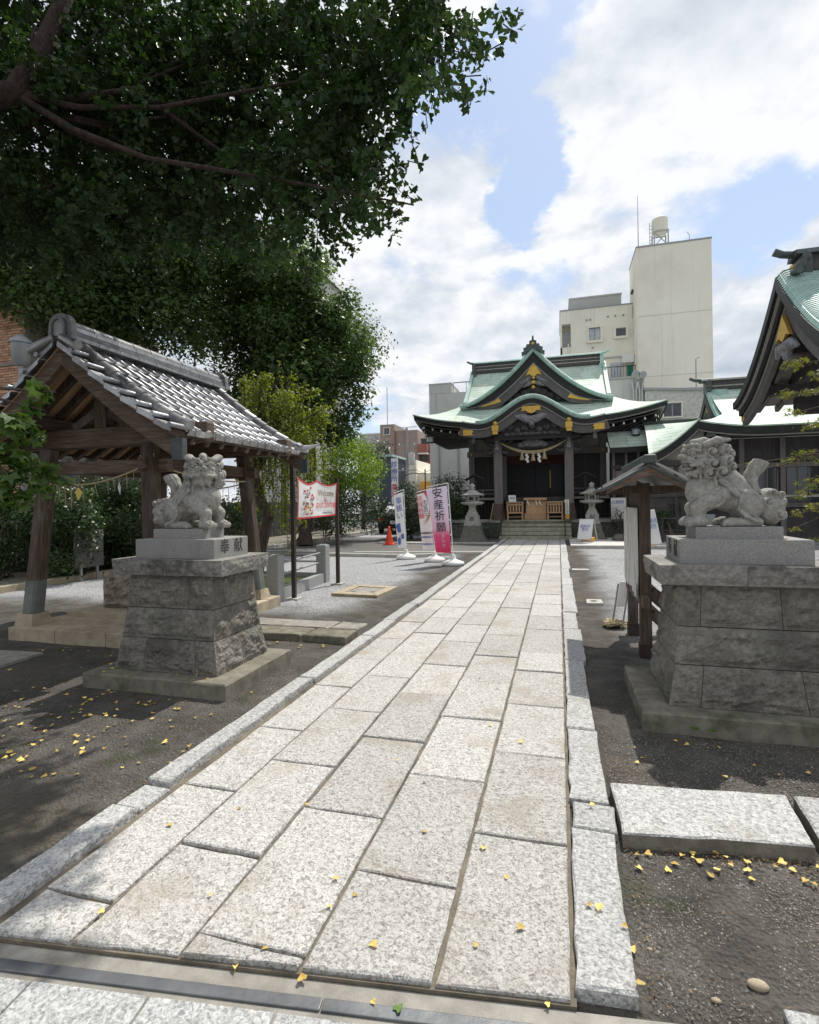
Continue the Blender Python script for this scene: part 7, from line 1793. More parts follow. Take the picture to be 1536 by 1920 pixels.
PADS_GINKGO = [(-3.32,3.67,5.83,0.17), (-3.56,4.79,6.86,0.21), (-2.84,4.2,6.1,0.27), (-1.78,3.91,5.64,0.23), (-5.56,4.4,6.87,0.2), (-5.29,4.75,7.22,0.21), (-3.69,3.55,5.61,0.15), (-4.74,4.73,6.72,0.32), (-3.83,4.53,6.52,0.28), (-3.6,5.37,7.21,0.25), (-2.24,4.22,5.77,0.18), (-2.79,5.37,7.06,0.22), (-1.92,4.26,5.59,0.18), (-1.42,4.12,5.39,0.15), (-1.22,4.73,6.1,0.18), (-0.94,4.55,5.6,0.17), (-5.36,4.03,5.96,0.27), (-4.53,3.59,5.61,0.2), (-4.72,4.23,5.97,0.22), (-4.21,4.89,6.46,0.25), (-3.91,4.99,6.62,0.29), (-3.49,4.74,6.08,0.19), (-2.92,4.59,6.05,0.27), (-2.66,4.8,5.98,0.27), (-1.16,3.61,4.74,0.2), (-1.16,4.51,5.48,0.23), (-1.06,4.38,5.27,0.19), (-5.55,4.37,6.04,0.27), (-4.22,3.49,5.13,0.17), (-3.86,3.56,5.17,0.2), (-3.89,3.95,5.36,0.26), (-3.97,4.27,5.68,0.19), (-3.68,4.75,6,0.2), (-3.85,5.38,6.53,0.32), (-2.88,4.44,5.44,0.19), (-2.34,5.11,5.89,0.19), (-1.7,3.78,4.75,0.2), (-1.22,3.73,4.64,0.16), (-4.49,3.55,5.01,0.22), (-4.11,3.96,5.3,0.27), (-3.66,3.85,5.05,0.26), (-4.22,4.66,5.64,0.27), (-3.15,4.27,5.16,0.23), (-3.1,4.81,5.58,0.19), (-2.29,4.92,5.43,0.23), (-1.81,4.33,4.87,0.25), (-5.37,4.01,5.01,0.24), (-5.35,4.23,5.33,0.29), (-4.84,4.64,5.39,0.32), (-4.61,4.94,5.52,0.23), (-3.41,3.88,4.55,0.19), (-3.41,4.43,5.14,0.19), (-3.16,4.43,5.12,0.18), (-3.59,5.3,5.59,0.22), (-2.6,4.55,5,0.28), (-1.95,3.88,4.5,0.2), (-1.94,4.58,4.71,0.2), (-4.66,3.44,4.48,0.17), (-4.14,3.71,4.36,0.26), (-4.92,5.11,5.49,0.3), (-3.66,4.24,4.76,0.2), (-3.55,4.34,4.65,0.19), (-3.13,4.81,4.77,0.26), (-2.06,3.74,4.09,0.16), (-2.62,4.96,4.76,0.19), (-1.81,4.25,4.21,0.2), (-1.56,4.08,4.27,0.18), (-5.57,4.34,4.56,0.25), (-4.4,3.91,4.41,0.24), (-3.75,3.57,4.09,0.17), (-3.7,4.09,4.33,0.25), (-3.81,4.83,4.8,0.31), (-3.11,5.4,5.03,0.27), (-2.62,5.17,4.81,0.25), (-1.39,3.52,3.7,0.16), (-1.53,3.96,3.91,0.15), (-4.96,4.14,4.34,0.25), (-3.32,4.25,4.08,0.18), (-2.8,4.24,4.02,0.17), (-1.91,3.71,3.64,0.16), (-5.66,4.59,7.28,0.25), (-3.39,3.68,5.8,0.16), (-2.9,4.21,6.11,0.21), (-0.96,3.77,5.22,0.21), (-5.69,4.72,7.09,0.26), (-4.75,4.35,6.62,0.23), (-3.79,4,6.07,0.27), (-3.7,4.32,6.15,0.19), (-3.11,4.03,5.85,0.17), (-3.6,5.13,6.8,0.24), (-3.22,5.14,6.72,0.25), (-2.45,4.08,5.71,0.2), (-2.15,4.29,5.96,0.21), (-1.5,4.54,5.75,0.22), (-1.18,4.45,5.75,0.21), (-0.89,3.8,5.16,0.18), (-0.69,4.81,5.83,0.19), (-4.82,4.24,6.11,0.29), (-4.47,4.09,5.8,0.18), (-4.89,4.97,6.89,0.33), (-4.17,4.76,6.46,0.26), (-3.56,4.8,6.36,0.3), (-3.01,5.15,6.61,0.31), (-2.13,4.5,5.73,0.26), (-2.26,5.22,6.4,0.21), (-1.72,4.5,5.72,0.18), (-1.39,4.54,5.53,0.24), (-6.01,4.55,6.43,0.27), (-4.54,3.48,5.27,0.17), (-3.36,3.83,5.05,0.16), (-3.97,4.8,6.1,0.29), (-3.3,4.38,5.62,0.19), (-2.94,4.64,5.74,0.29), (-2.1,4.41,5.4,0.2), (-1.61,3.98,4.79,0.19), (-1.32,3.88,4.68,0.17), (-1.05,3.97,4.75,0.16), (-0.69,3.26,4.23,0.15), (-4.85,4.12,5.58,0.22), (-5.33,5,6.31,0.27), (-4.96,5.07,6.27,0.31), (-4.34,4.89,6.02,0.26), (-3.79,4.76,5.52,0.2), (-3.94,5.19,5.89,0.32), (-2.75,5.02,5.48,0.24), (-1.97,4.29,4.79,0.19), (-1.57,3.71,4.49,0.15), (-1.77,4.98,5.51,0.28), (-4.96,4.2,5.1,0.3), (-4.74,4.51,5.48,0.24), (-5.02,5.07,5.76,0.25), (-4.26,4.82,5.53,0.21), (-4.01,4.97,5.42,0.25), (-3.04,4.48,4.99,0.21), (-2.94,4.87,5.28,0.3), (-2.64,5.24,5.39,0.32), (-1.98,5.09,5.24,0.19), (-1.46,4.07,4.35,0.23), (-6.21,4.74,5.46,0.25), (-4.54,3.82,4.47,0.26), (-4.13,3.9,4.57,0.19), (-4.4,4.8,5.24,0.27), (-3.45,4.76,4.8,0.2), (-2.61,4.16,4.38,0.26), (-2.33,3.91,4.33,0.16), (-2.02,4.96,4.91,0.19), (-4.5,3.47,4.18,0.2), (-4.23,3.66,4.09,0.21), (-5.19,4.92,4.97,0.23), (-4.96,4.96,4.94,0.28), (-3.25,4.17,4.3,0.2), (-3.39,4.89,4.72,0.31), (-2.71,4.01,3.99,0.22), (-2.9,5.34,4.77,0.25), (-2.09,4.3,4.05,0.19), (-1.93,4.25,4.19,0.25), (-6.08,4.71,4.76,0.34), (-5.52,4.97,4.65,0.29), (-5.02,5.08,4.72,0.27), (-4.65,6.22,8.48,0.4), (-5.79,6.64,8.69,0.42), (-4.45,6.79,8.12,0.49), (-4.69,5.13,6.71,0.41), (-4.85,6.08,7.1,0.43), (-7.37,5.58,6.78,0.4), (-5.99,5.57,6.44,0.39), (-5.77,6.24,7.08,0.45), (-5.28,6.53,7.38,0.41), (-4.35,6.72,7.06,0.46), (-4.5,5.81,6.03,0.35), (-3.91,5.35,5.69,0.36), (-7,5.18,5.9,0.33), (-6.07,4.46,5.08,0.21), (-5.46,4.19,4.8,0.25), (-6.11,5.44,5.45,0.26), (-5.12,5.02,5.15,0.3), (-4.69,5.23,5.07,0.24), (-5.58,4.3,4.46,0.27), (-6.14,5.21,5.13,0.27), (-4.76,4.51,4.62,0.26), (-4.86,5.15,4.78,0.27), (-4.6,5.12,4.91,0.23), (-3.8,4.79,4.58,0.23), (-3.62,5.24,4.76,0.31), (-3.86,5.69,5.01,0.28), (-5.21,4.67,4.39,0.29), (-0.33,3.49,4.61,0.06), (-0.28,3.5,4.49,0.03), (-0.46,3.66,4.43,0.05), (-0.42,3.67,4.4,0.03), (-0.48,3.34,4.59,0.07), (-1.07,3.91,3.91,0.06), (-1.02,3.89,3.75,0.04), (-1.19,3.96,3.77,0.06), (-0.94,3.95,4.5,0.05), (-1.27,4.16,4.45,0.05), (-1.83,4.42,3.95,0.07), (-1.75,4.39,3.78,0.03), (-2.2,4.6,3.94,0.07), (-1.12,4.01,4.18,0.03)]
PADS_GINKGO_TOP = [(-5.53,3.23,7.78,0.59), (-4.14,3.36,7.32,0.49), (-8.34,4.06,8.91,0.89), (-6.18,3.76,7.72,0.65), (-5.16,3.8,7.99,0.71), (-5.14,4.97,8.64,0.92), (-4.23,4.27,7.73,0.64), (-7.95,3.62,7.67,0.72), (-5.63,2.87,6.16,0.61), (-6.44,3.95,7.68,0.72), (-4.9,3.8,6.65,0.67), (-4.43,4.38,7.3,0.6), (-1.37,3.35,5.21,0.35), (-1.05,3.12,5.21,0.37), (-9.33,3.95,7.64,0.88), (-7.38,4.1,7.5,0.72), (-10.4,4.24,7.78,0.89), (-6.67,3.64,5.92,0.67), (-7.69,4.57,6.99,0.79), (-7.56,3.34,5.51,0.63), (-7.03,3.44,5.12,0.72), (-7.21,4.19,5.42,0.83), (-6.58,3.04,4.09,0.55), (-8.35,4.26,5.08,0.79), (-6.14,3.74,4.47,0.7)]
PADS_A = [(-10.93,15.23,10.32,1.1), (-9.99,15.01,9.7,1.04), (-7.76,15.05,8.76,0.93), (-10.99,16.83,9.05,1.32), (-10.52,18.16,9.42,1.34), (-8.66,16.08,8.47,1.21), (-12.04,16.7,7.8,1.32), (-10.66,16.73,8.15,0.98), (-9.35,16.69,8,1.28), (-8.16,16.69,7.61,1.18), (-10.16,17.86,6.95,1.07), (-9.41,18.48,6.96,1.44), (-7.81,18.74,7.53,1.5), (-10.66,16.8,5.63,1.38), (-9.37,16.56,5.02,1.24), (-8.16,16.17,5.82,1.12), (-7.61,16.15,5.63,1.02), (-8.72,15.77,4.32,1.04), (-8.73,16,4.72,1.24), (-11.55,17.83,10.2,1.04), (-8.65,15.79,9.46,1.33), (-11.24,18.09,9.04,1.32), (-9.79,16.56,9.24,1.15), (-8.36,16.07,7.98,1.24), (-10.47,17,7.78,1.3), (-8.57,14.86,7.18,0.88), (-8.32,16.21,7.95,1), (-8.28,18.36,8.12,1.25), (-10.68,17.11,6.76,0.99), (-8.29,15.02,5.68,1.02), (-7.73,15.94,6.2,0.9), (-8.13,18.58,7.38,1.47), (-8.82,15.9,5.37,1.34), (-9.58,18.33,5.4,1.39), (-8.67,18.48,6.12,1.36), (-9.55,18.4,5,1.33), (-6.45,16.89,6.1,0.61), (-6.47,16.88,7,0.54), (-6.65,16.83,4.66,0.54), (-7.03,16.72,4.13,0.61), (-6.8,16.79,8.44,0.5), (-7.65,16.55,9.63,0.54), (-6.46,16.88,5.29,0.5), (-7.38,16.62,3.86,0.54), (-8.43,16.33,3.79,0.61), (-7.24,16.66,7.73,0.61), (-7.01,16.73,6.11,0.72)]
PADS_B = [(-12.88,12.25,9.31,0.94), (-12.95,12.7,9,1.11), (-11.24,12.53,8.85,1.28), (-12.23,12.73,8.49,1.19), (-11.81,13.47,8.61,1.4), (-11.21,14.18,8.49,1.26), (-13.42,12.81,7.26,1), (-12.72,12.42,7.08,0.9), (-12.22,13.22,7.31,1.25), (-11.55,15.42,7.94,1.14), (-11.66,12.19,9.26,1.12), (-12.67,14.61,9.78,1.53), (-10.54,13.46,9.55,1.28), (-13.95,13.07,9.12,1.31), (-11.8,12.17,7.97,0.92), (-12.43,14.54,9.29,1.4), (-11.17,14.69,9.14,1.11), (-12.32,11.62,6.75,1.1), (-11.9,12.56,7.13,1.22), (-11.27,12.74,7.13,1.14), (-10.76,13.86,7.11,1.26), (-14.39,13.51,6.82,1.18), (-13.96,13.64,7.09,1.31)]
PADS_C = [(-16.53,12.16,10.93,1.02), (-13.65,10.8,9.52,1.21), (-13.98,12.17,10.23,1.26), (-13.97,10.5,8.95,1.14), (-14.1,10.66,8.55,1.27), (-12.89,11.17,8.7,1.04), (-16.28,12.21,9.2,1.33), (-15.12,11.63,8.21,1.05), (-12.55,10.97,7.38,0.95), (-15.1,10.96,7.61,1.02), (-15.14,11.89,7.94,1.11), (-13.74,11.97,7.32,1.24), (-16.04,12.13,6.98,1), (-14.05,10.44,9.55,1.18), (-16.64,12.43,10.19,1.5), (-14.58,11.14,9.51,1.12), (-12.6,11.13,9.12,0.97), (-14.46,10.42,7.92,1.25), (-14.3,11,8.24,1.32), (-14.28,12.19,8.21,1.05), (-15.41,11.82,7.67,1.21), (-12.75,10.8,7.06,1.04)]
PADS_LIME = [(-8.31,20.13,4.13,0.54), (-8.77,19.77,3.75,0.7), (-8.14,20.37,3.73,0.74), (-8.07,21.44,3.95,0.65), (-9.6,21.04,3.13,0.51), (-9.04,19.98,3.39,0.54), (-8.03,18.97,3.32,0.63), (-7.5,19.08,3.35,0.65), (-7.42,20.97,3.12,0.56), (-8.28,18.71,2.55,0.5), (-7.94,19.32,2.58,0.55), (-7.9,20.45,2.82,0.55), (-7.24,19.96,2.73,0.48), (-8.43,18.96,2.19,0.58), (-8.66,20.95,2.45,0.67), (-7.91,20.28,2.38,0.55), (-7.68,21.36,2.32,0.6), (-8.05,19.16,4.06,0.63), (-9.44,21,4.17,0.68), (-8.8,20.74,3.78,0.68), (-7.78,20.15,3.72,0.49), (-7.89,21.47,3.67,0.54), (-9.17,20.46,3.21,0.6), (-8.06,19.53,3.29,0.58), (-7.71,20.7,3.15,0.7), (-6.9,19.06,2.97,0.6), (-9.06,20.72,2.61,0.6), (-8.1,19.2,2.57,0.68), (-7.58,19.66,2.64,0.6), (-7.72,21.62,2.95,0.7), (-8.55,19.58,2.31,0.67), (-7.93,18.94,2.37,0.66), (-7.93,21.3,2.32,0.73), (-7.02,19.21,2.29,0.5)]
PADS_GREY = [(-9.89,25.3,4.48,0.64), (-9.41,25.25,4.27,0.67), (-8.51,24.94,4.27,0.58), (-9.44,25.48,3.81,0.71), (-8.78,24.85,3.53,0.63)]
PADS_DARK = [(-8.88,18.9,1.66,0.5), (-9.55,20.72,1.71,0.56), (-8.08,19.21,1.67,0.59), (-8.11,20.9,1.77,0.58), (-9.44,20.12,1.36,0.66), (-9.04,20.2,1.38,0.57), (-8.75,20.76,1.13,0.61), (-7.5,19.5,1.53,0.46), (-7.42,21.29,1.5,0.54), (-7.25,20.95,1.53,0.52), (-7.69,18.62,0.82,0.45), (-8.43,21.39,1.01,0.61), (-7.45,20.66,0.67,0.53), (-9.52,20.35,1.8,0.47), (-8.65,19.25,2.01,0.43), (-9.18,19.54,1.43,0.53), (-8.93,19.2,1.36,0.57), (-8.73,21.28,1.55,0.53), (-7.9,19.63,1.5,0.56), (-7.08,20.29,1.28,0.5), (-6.98,20.96,1.27,0.55), (-8.75,18.98,0.76,0.49), (-8.96,21.25,1.04,0.57), (-7.95,20.11,0.83,0.52), (-7.22,20.07,0.92,0.58)]
PADS_FIR = [(-5.84,20.39,2.06,0.43), (-6.08,21.52,2.04,0.35), (-6.15,20.89,1.56,0.44), (-5.5,20.33,1.42,0.37), (-5.7,21.38,1.51,0.46), (-6.13,20.43,1.1,0.45), (-5.95,21.44,1.15,0.4), (-5.37,21.22,1.03,0.39), (-6.02,20.86,0.97,0.32), (-5.95,21.35,0.83,0.41), (-5.32,21.28,0.89,0.44), (-6.3,21.06,0.36,0.46), (-5.82,21.48,0.39,0.44), (-5.4,20.75,0.52,0.35), (-5.9,20.8,2.14,0.44), (-5.9,20.98,1.63,0.48), (-5.49,20.72,1.7,0.39), (-5.97,20.72,1.15,0.42), (-5.61,20.33,1.27,0.36), (-6.22,21.27,0.81,0.36), (-5.79,20.27,0.75,0.35), (-5.15,20.57,0.79,0.35), (-5.8,20.76,0.57,0.31)]
PADS_ROUND = [(-4.78,21.91,2.3,0.47), (-4.51,23.08,2.18,0.5), (-5,22.96,1.73,0.44), (-4.15,22.66,1.84,0.47), (-4.73,22.66,1.29,0.42), (-4.18,22.24,1.5,0.43), (-4.8,23.02,1.04,0.45), (-4.46,22.92,0.96,0.58), (-5.01,21.83,0.57,0.51), (-4.67,22.69,2.44,0.51), (-4.1,22.78,2.38,0.42), (-4.95,21.94,1.85,0.4), (-4.76,22.97,1.66,0.51), (-4.22,23.2,1.92,0.44), (-5.12,22.49,1.36,0.55), (-4.42,21.97,1.42,0.56), (-4.21,22.77,1.23,0.56), (-4.62,22.6,0.75,0.48), (-4.43,22.97,0.75,0.47), (-4.83,22.28,0.66,0.37)]
PADS_BUSH1 = [(-10.21,8.88,1.64,0.36), (-10.18,9.09,1.57,0.26), (-10.98,9.18,1.3,0.36), (-10.61,9.24,1.3,0.29), (-10.62,9.47,1.36,0.32), (-9.66,9.08,1.42,0.37), (-10.09,8.82,1.07,0.37), (-10.57,9.57,1.1,0.31), (-9.82,9,0.89,0.36), (-10.91,9.17,0.58,0.41), (-10.96,9.57,0.64,0.44), (-10.51,9.52,0.65,0.35), (-9.66,8.86,0.68,0.33), (-10.92,9.53,0.19,0.32), (-10.13,9.01,0.32,0.38), (-10.29,9.69,0.38,0.27), (-10.26,8.87,0.14,0.27), (-9.8,8.9,1.75,0.36), (-10.19,8.58,1.58,0.36), (-9.79,8.34,1.7,0.37), (-10.12,8.98,1.6,0.35), (-9.37,8.63,1.57,0.27), (-9.81,8.33,1.18,0.36), (-9.5,8.54,1.38,0.33), (-9.25,8.67,1.24,0.33), (-10.97,9.56,1.11,0.34), (-9.65,8.68,1.06,0.26), (-9.37,8.72,1.03,0.38), (-10.76,9.38,0.81,0.31), (-10.75,9.62,0.79,0.37), (-9.57,8.39,0.49,0.38), (-9.72,8.57,0.43,0.29), (-9.68,8.93,0.56,0.36), (-10.53,9.21,0.14,0.39), (-9.91,8.76,0.19,0.39)]
PADS_BUSH2 = [(-10.64,10.87,1.94,0.5), (-9.99,11.06,1.92,0.45), (-10.91,10.9,1.74,0.47), (-10.7,11.02,1.68,0.51), (-9.09,10.17,1.86,0.43), (-10.83,10.87,1.27,0.46), (-9.39,9.88,1.33,0.33), (-10,11.07,1.35,0.4), (-10.33,9.96,0.86,0.41), (-10.01,9.97,0.94,0.35), (-10.06,10.65,0.83,0.4), (-10.2,11.2,1.01,0.49), (-10.4,10.55,0.58,0.43), (-9.59,10.21,0.72,0.32), (-9.84,10.67,0.55,0.49), (-10.39,10.39,0.15,0.34), (-10.33,10.92,0.01,0.33), (-9.11,10.06,0.2,0.34), (-10.27,9.87,2.07,0.41), (-10.48,10.23,1.78,0.4), (-11.09,10.95,1.56,0.48), (-10.07,10.73,1.88,0.42), (-10.2,11.23,1.75,0.51), (-10.64,10.73,1.46,0.35), (-10.73,11.12,1.25,0.39), (-9.22,10.28,1.3,0.33), (-10.06,9.87,1.09,0.34), (-10.27,10.61,0.76,0.42), (-9.93,11.13,0.78,0.46), (-10.41,10.1,0.66,0.46), (-10.28,10.15,0.4,0.43), (-10.48,10.98,0.64,0.37), (-9.64,10.56,0.43,0.35), (-10.19,10.24,0.25,0.34), (-10.11,10.48,0.08,0.43), (-9.22,10.3,0.16,0.45)]
PADS_BUSH0 = [(-11.31,8.34,1.76,0.25), (-11.96,8.93,1.65,0.33), (-11.35,9.16,1.7,0.3), (-12.67,9.4,1.41,0.31), (-12.05,9.24,1.51,0.42), (-10.57,8.53,1.36,0.4), (-10.68,8.78,1.36,0.33), (-11.42,8.64,1.24,0.27), (-11.18,8.82,0.99,0.27), (-11.06,8.35,0.71,0.27), (-12.08,9.46,0.75,0.37), (-11.51,9.52,0.6,0.4), (-11.01,8.19,0.55,0.31), (-12,9.52,0.27,0.44), (-11.22,8.32,-0.05,0.27), (-11.29,8.42,0.04,0.26), (-11.99,9.43,-0.15,0.41)]
PADS_BUSH3 = [(-8.93,12.95,1.51,0.37), (-8.72,13.14,1.19,0.46), (-8.21,13.11,1.3,0.53), (-9.06,13.55,0.96,0.41), (-9.43,13.91,0.35,0.44)]
PADS_BUSH4 = [(-8.46,17.74,1.62,0.38), (-7.9,17.54,1.32,0.39), (-7.94,17.96,1.51,0.37), (-8.71,18.21,0.86,0.42), (-8.37,17.91,1.2,0.42), (-8.07,19.02,0.94,0.48), (-8.47,18.47,0.78,0.4), (-8.05,18.55,0.46,0.46)]
PADS_WEEP = [(-6.09,9.72,3.94,0.16), (-5.28,8.86,3.78,0.16), (-5.97,9.49,3.83,0.15), (-5.89,9.55,3.68,0.24), (-5.52,9.62,3.63,0.21), (-4.65,8.53,3.37,0.21), (-4.77,9.11,3.55,0.18), (-5.91,9.32,3.52,0.22), (-5.89,9.42,3.53,0.22), (-5.49,9.82,3.39,0.17), (-5.14,9.27,3.37,0.2), (-4.95,9.54,3.34,0.24), (-4.43,9.48,3.28,0.22), (-5.58,8.67,3.07,0.18), (-5.78,9.63,3.01,0.28), (-5.43,9.44,3.07,0.25), (-5.37,9.81,3.12,0.2), (-5.07,9.93,3.23,0.19), (-4.53,9.52,3.12,0.25), (-5.55,8.83,2.88,0.14), (-5.01,8.54,2.7,0.12), (-5.23,9.69,2.8,0.24), (-4.49,8.87,2.78,0.25), (-4.38,9.16,3.62,0.12), (-4.19,9.21,3.31,0.1), (-5.24,8.92,3.93,0.12), (-4.76,9.05,3.87,0.1), (-5.68,8.8,3.84,0.1)]
PADS_MAPLE = [(2.72,7.2,3.07,0.16), (2.98,7.38,2.96,0.15), (2.48,6.93,2.66,0.12), (2.87,7.24,2.69,0.14), (2.7,7.3,2.5,0.11), (2.89,7.25,2.38,0.16), (2.72,7.1,2.01,0.12), (2.85,7.03,1.93,0.14), (2.67,7.39,1.94,0.1), (2.85,7.24,1.67,0.16), (2.7,7.19,1.52,0.11), (2.92,7.36,1.39,0.14), (2.71,7.3,1.3,0.09), (2.1,6.82,1.89,0.06), (2.18,6.84,1.82,0.05), (2.68,7.29,1.14,0.08), (2.87,7.24,1.02,0.1)]
PADS_FRONT = [(-2.24,1.86,2.03,0.04), (-2.28,1.85,1.96,0.04), (-2.25,1.76,1.86,0.08), (-2.28,1.85,1.82,0.05), (-2.3,1.75,1.74,0.08), (-2.26,1.81,1.71,0.06), (-2.23,1.87,1.68,0.05), (-2.18,1.88,1.65,0.04), (-2.14,1.89,1.62,0.02), (-2.26,1.75,1.63,0.07), (-2.21,1.82,1.59,0.04), (-2.23,1.76,1.53,0.04), (-2.31,1.74,1.56,0.06)]
PADS_R1 = [(2.42,22.76,1.59,0.24), (2.37,22.78,1.31,0.34), (2.08,22.02,1.02,0.3), (2.13,22.81,0.59,0.3), (2.32,21.98,0.56,0.32)]
PADS_R2 = [(3.49,20.41,1.03,0.27), (3.47,19.58,1.03,0.18), (3.29,20.39,0.91,0.23), (3.43,20.33,0.94,0.26), (3.6,20.29,0.91,0.22), (3.28,19.79,0.68,0.24), (3.59,20.01,0.57,0.29)]
# ---------------------------------------------------------------- vegetation
def T_oval(): return np.array([(0, 0, 0), (.28, .45, .06), (0, 1, 0), (-.28, .45, .06)]), np.array([(0, 1, 2, 3)])
def T_narrow(): return np.array([(0, 0, 0), (.13, .45, .03), (0, 1, -.06), (-.13, .45, .03)]), np.array([(0, 1, 2, 3)])
def T_fan(): return np.array([(0, -.35, .0), (-.50, .42, .07), (-.36, .72, .03), (0, .56, -.03), (.36, .72, .03), (.50, .42, .07)]), np.array([(0, 3, 2, 1), (0, 5, 4, 3)])
def T_palm(k=5, notch=.35, spread=2.3):
    P = [(0, 0, 0)]
    for i in range(k):
        a = -spread + 2 * spread * i / (k - 1); L_ = 1 - .25 * abs(a) / spread
        P.append((math.sin(a) * L_, math.cos(a) * L_, -.12 * L_))
        if i < k - 1: b_ = a + spread / (k - 1); P.append((math.sin(b_) * notch, math.cos(b_) * notch, .03))
    n = len(P)
    return np.array(P), np.array([(0, i, i + 1, i + 1) for i in range(1, n - 1)])[:, :3]
def leaves_mesh(name, pos, size, up, tmpl, mat, fwd=None, seed=0):
    """pos (n,3), size (n,), up (n,3) leaf normals, fwd optional tip directions"""
    g = np.random.default_rng(seed); tv, tf = tmpl; n = len(pos)
    up = up + 1e-6; up = up / np.linalg.norm(up, axis=1, keepdims=True)
    f = g.normal(size=(n, 3)) if fwd is None else fwd
    f = f - up * np.sum(f * up, 1, keepdims=True); f /= (np.linalg.norm(f, axis=1, keepdims=True) + 1e-9); r = np.cross(f, up)
    V = pos[:, None, :] + size[:, None, None] * (tv[None, :, 0:1] * r[:, None, :] + tv[None, :, 1:2] * f[:, None, :] + tv[None, :, 2:3] * up[:, None, :])
    k = len(tv); F = (np.arange(n)[:, None, None] * k + tf[None]).reshape(-1, tf.shape[1])
    me = np_mesh(name, V.reshape(-1, 3), F, mat)
    return me
def crown(name, parent, pads, n, size, tmpl, mat, seed, flat=.75, hang=0., loc=None, shell=.55, lift=.55):
    g = np.random.default_rng(seed); P = []; U = []; rm = float(np.median([q[3] for q in pads]))
    for (x, y, z, r) in pads:
        m = max(3, int(n * g.uniform(.7, 1.3) * (r / rm) ** 2))
        d = g.normal(size=(m, 3)); d /= np.linalg.norm(d, axis=1, keepdims=True)
        rad = r * (shell + (1 - shell) * g.random((m, 1)) ** .5) * g.uniform(.75, 1.25, (m, 1))
        # clumps inside the pad
        c = g.normal(size=(max(3, m // 22), 3)) * .16 * r; rad = rad + 0
        p = d * rad * np.array([1, 1, flat]) + c[g.integers(0, len(c), m)]
        P.append(p + np.array([x, y, z])); U.append(d * .7 + g.normal(size=(m, 3)) * .55 + np.array([0, 0, lift]))
    P = np.concatenate(P); U = np.concatenate(U); S = size * g.uniform(.65, 1.25, len(P))
    F = g.normal(size=P.shape); F[:, 2] -= hang
    o0 = wloc(parent)
    me = leaves_mesh(name, P - np.array(o0), S, U, tmpl, mat, F, seed)
    return link(bpy.data.objects.new(name, me), parent)
def limbs(parent, base, r0, fork, pads, every, mat, seed, wob=.06):
    g = random.Random(seed); b0, fk = Vector(base), Vector(fork); pts = []
    for i in range(9):
        p = b0.lerp(fk, i / 8); s = (fk - b0).length * wob; pts.append(p + Vector((g.uniform(-s, s) * .5, g.uniform(-s, s) * .5, 0)) * (1 if 0 < i < 8 else 0))
    mb = MB().tube(pts, [r0 * (1.25 if i == 0 else 1 - .45 * i / 8) for i in range(9)], 10); t = obj('trunk', mb, mat, parent)
    lb = MB()
    for k, (x, y, z, r) in enumerate(pads):
        if k % every: continue
        q = Vector((x, y, z)); s = pts[g.randint(5, 8)]; m1 = s.lerp(q, .4) + Vector((g.uniform(-.2, .2), g.uniform(-.2, .2), .12 * (q - s).length)); rr = r0 * g.uniform(.14, .26)
        lb.tube([s, s.lerp(m1, .5) + Vector((0, 0, .05)), m1, m1.lerp(q, .55), q], [rr, rr * .85, rr * .6, rr * .4, rr * .12], 6)
    if lb.v: obj('limbs', lb, mat, parent)

# --- the big ginkgo overhead
gk = thing('ginkgo_tree', 'large dark ginkgo overhanging the upper left, with fan shaped leaves', 'tree', (-4.7, 2.75, 0))
trunkp = [(-4.9, 2.5, -.05), (-4.85, 2.55, 1.2), (-4.78, 2.65, 2.6), (-4.72, 2.72, 4.2), (-4.75, 2.7, 6.5), (-4.6, 2.9, 9.)]
obj('trunk', MB().tube(trunkp, [.42, .36, .33, .27, .20, .10], 14), M['ginkgo_bark'], gk)
hub = Vector((-4.30, 3.40, 4.95)); lb = MB()
lb.tube([(-4.72, 2.75, 4.3), (-4.55, 3.05, 4.7), tuple(hub), (-4.2, 3.55, 5.4), (-4.0, 3.8, 6.4)], [.15, .12, .10, .08, .05], 10)
g_ = random.Random(3)
for i in range(15):
    x, y, z, r = PADS_GINKGO[(i * 17 + 5) % len(PADS_GINKGO)]; q = Vector((x, y, z)); d = q - hub; m1 = hub + d * .35 + Vector((0, 0, -.22 if i % 3 else .25)); m2 = hub + d * .68 + Vector((g_.uniform(-.15, .15), 0, -.12))
    w = g_.uniform(.018, .042); lb.tube([hub, hub.lerp(m1, .45) + Vector((0, 0, -.06)), m1, m2, q], [w, w * .85, w * .62, w * .4, .006], 7)
for i in range(16):
    x, y, z, r = PADS_GINKGO_TOP[(i * 5) % len(PADS_GINKGO_TOP)]; s = Vector(trunkp[3 + i % 3]); q = Vector((x, y, z)); lb.tube([s, s.lerp(q, .5) + Vector((0, 0, .3)), q], [.08, .05, .01], 6)
obj('limbs', lb, M['ginkgo_bark'], gk)
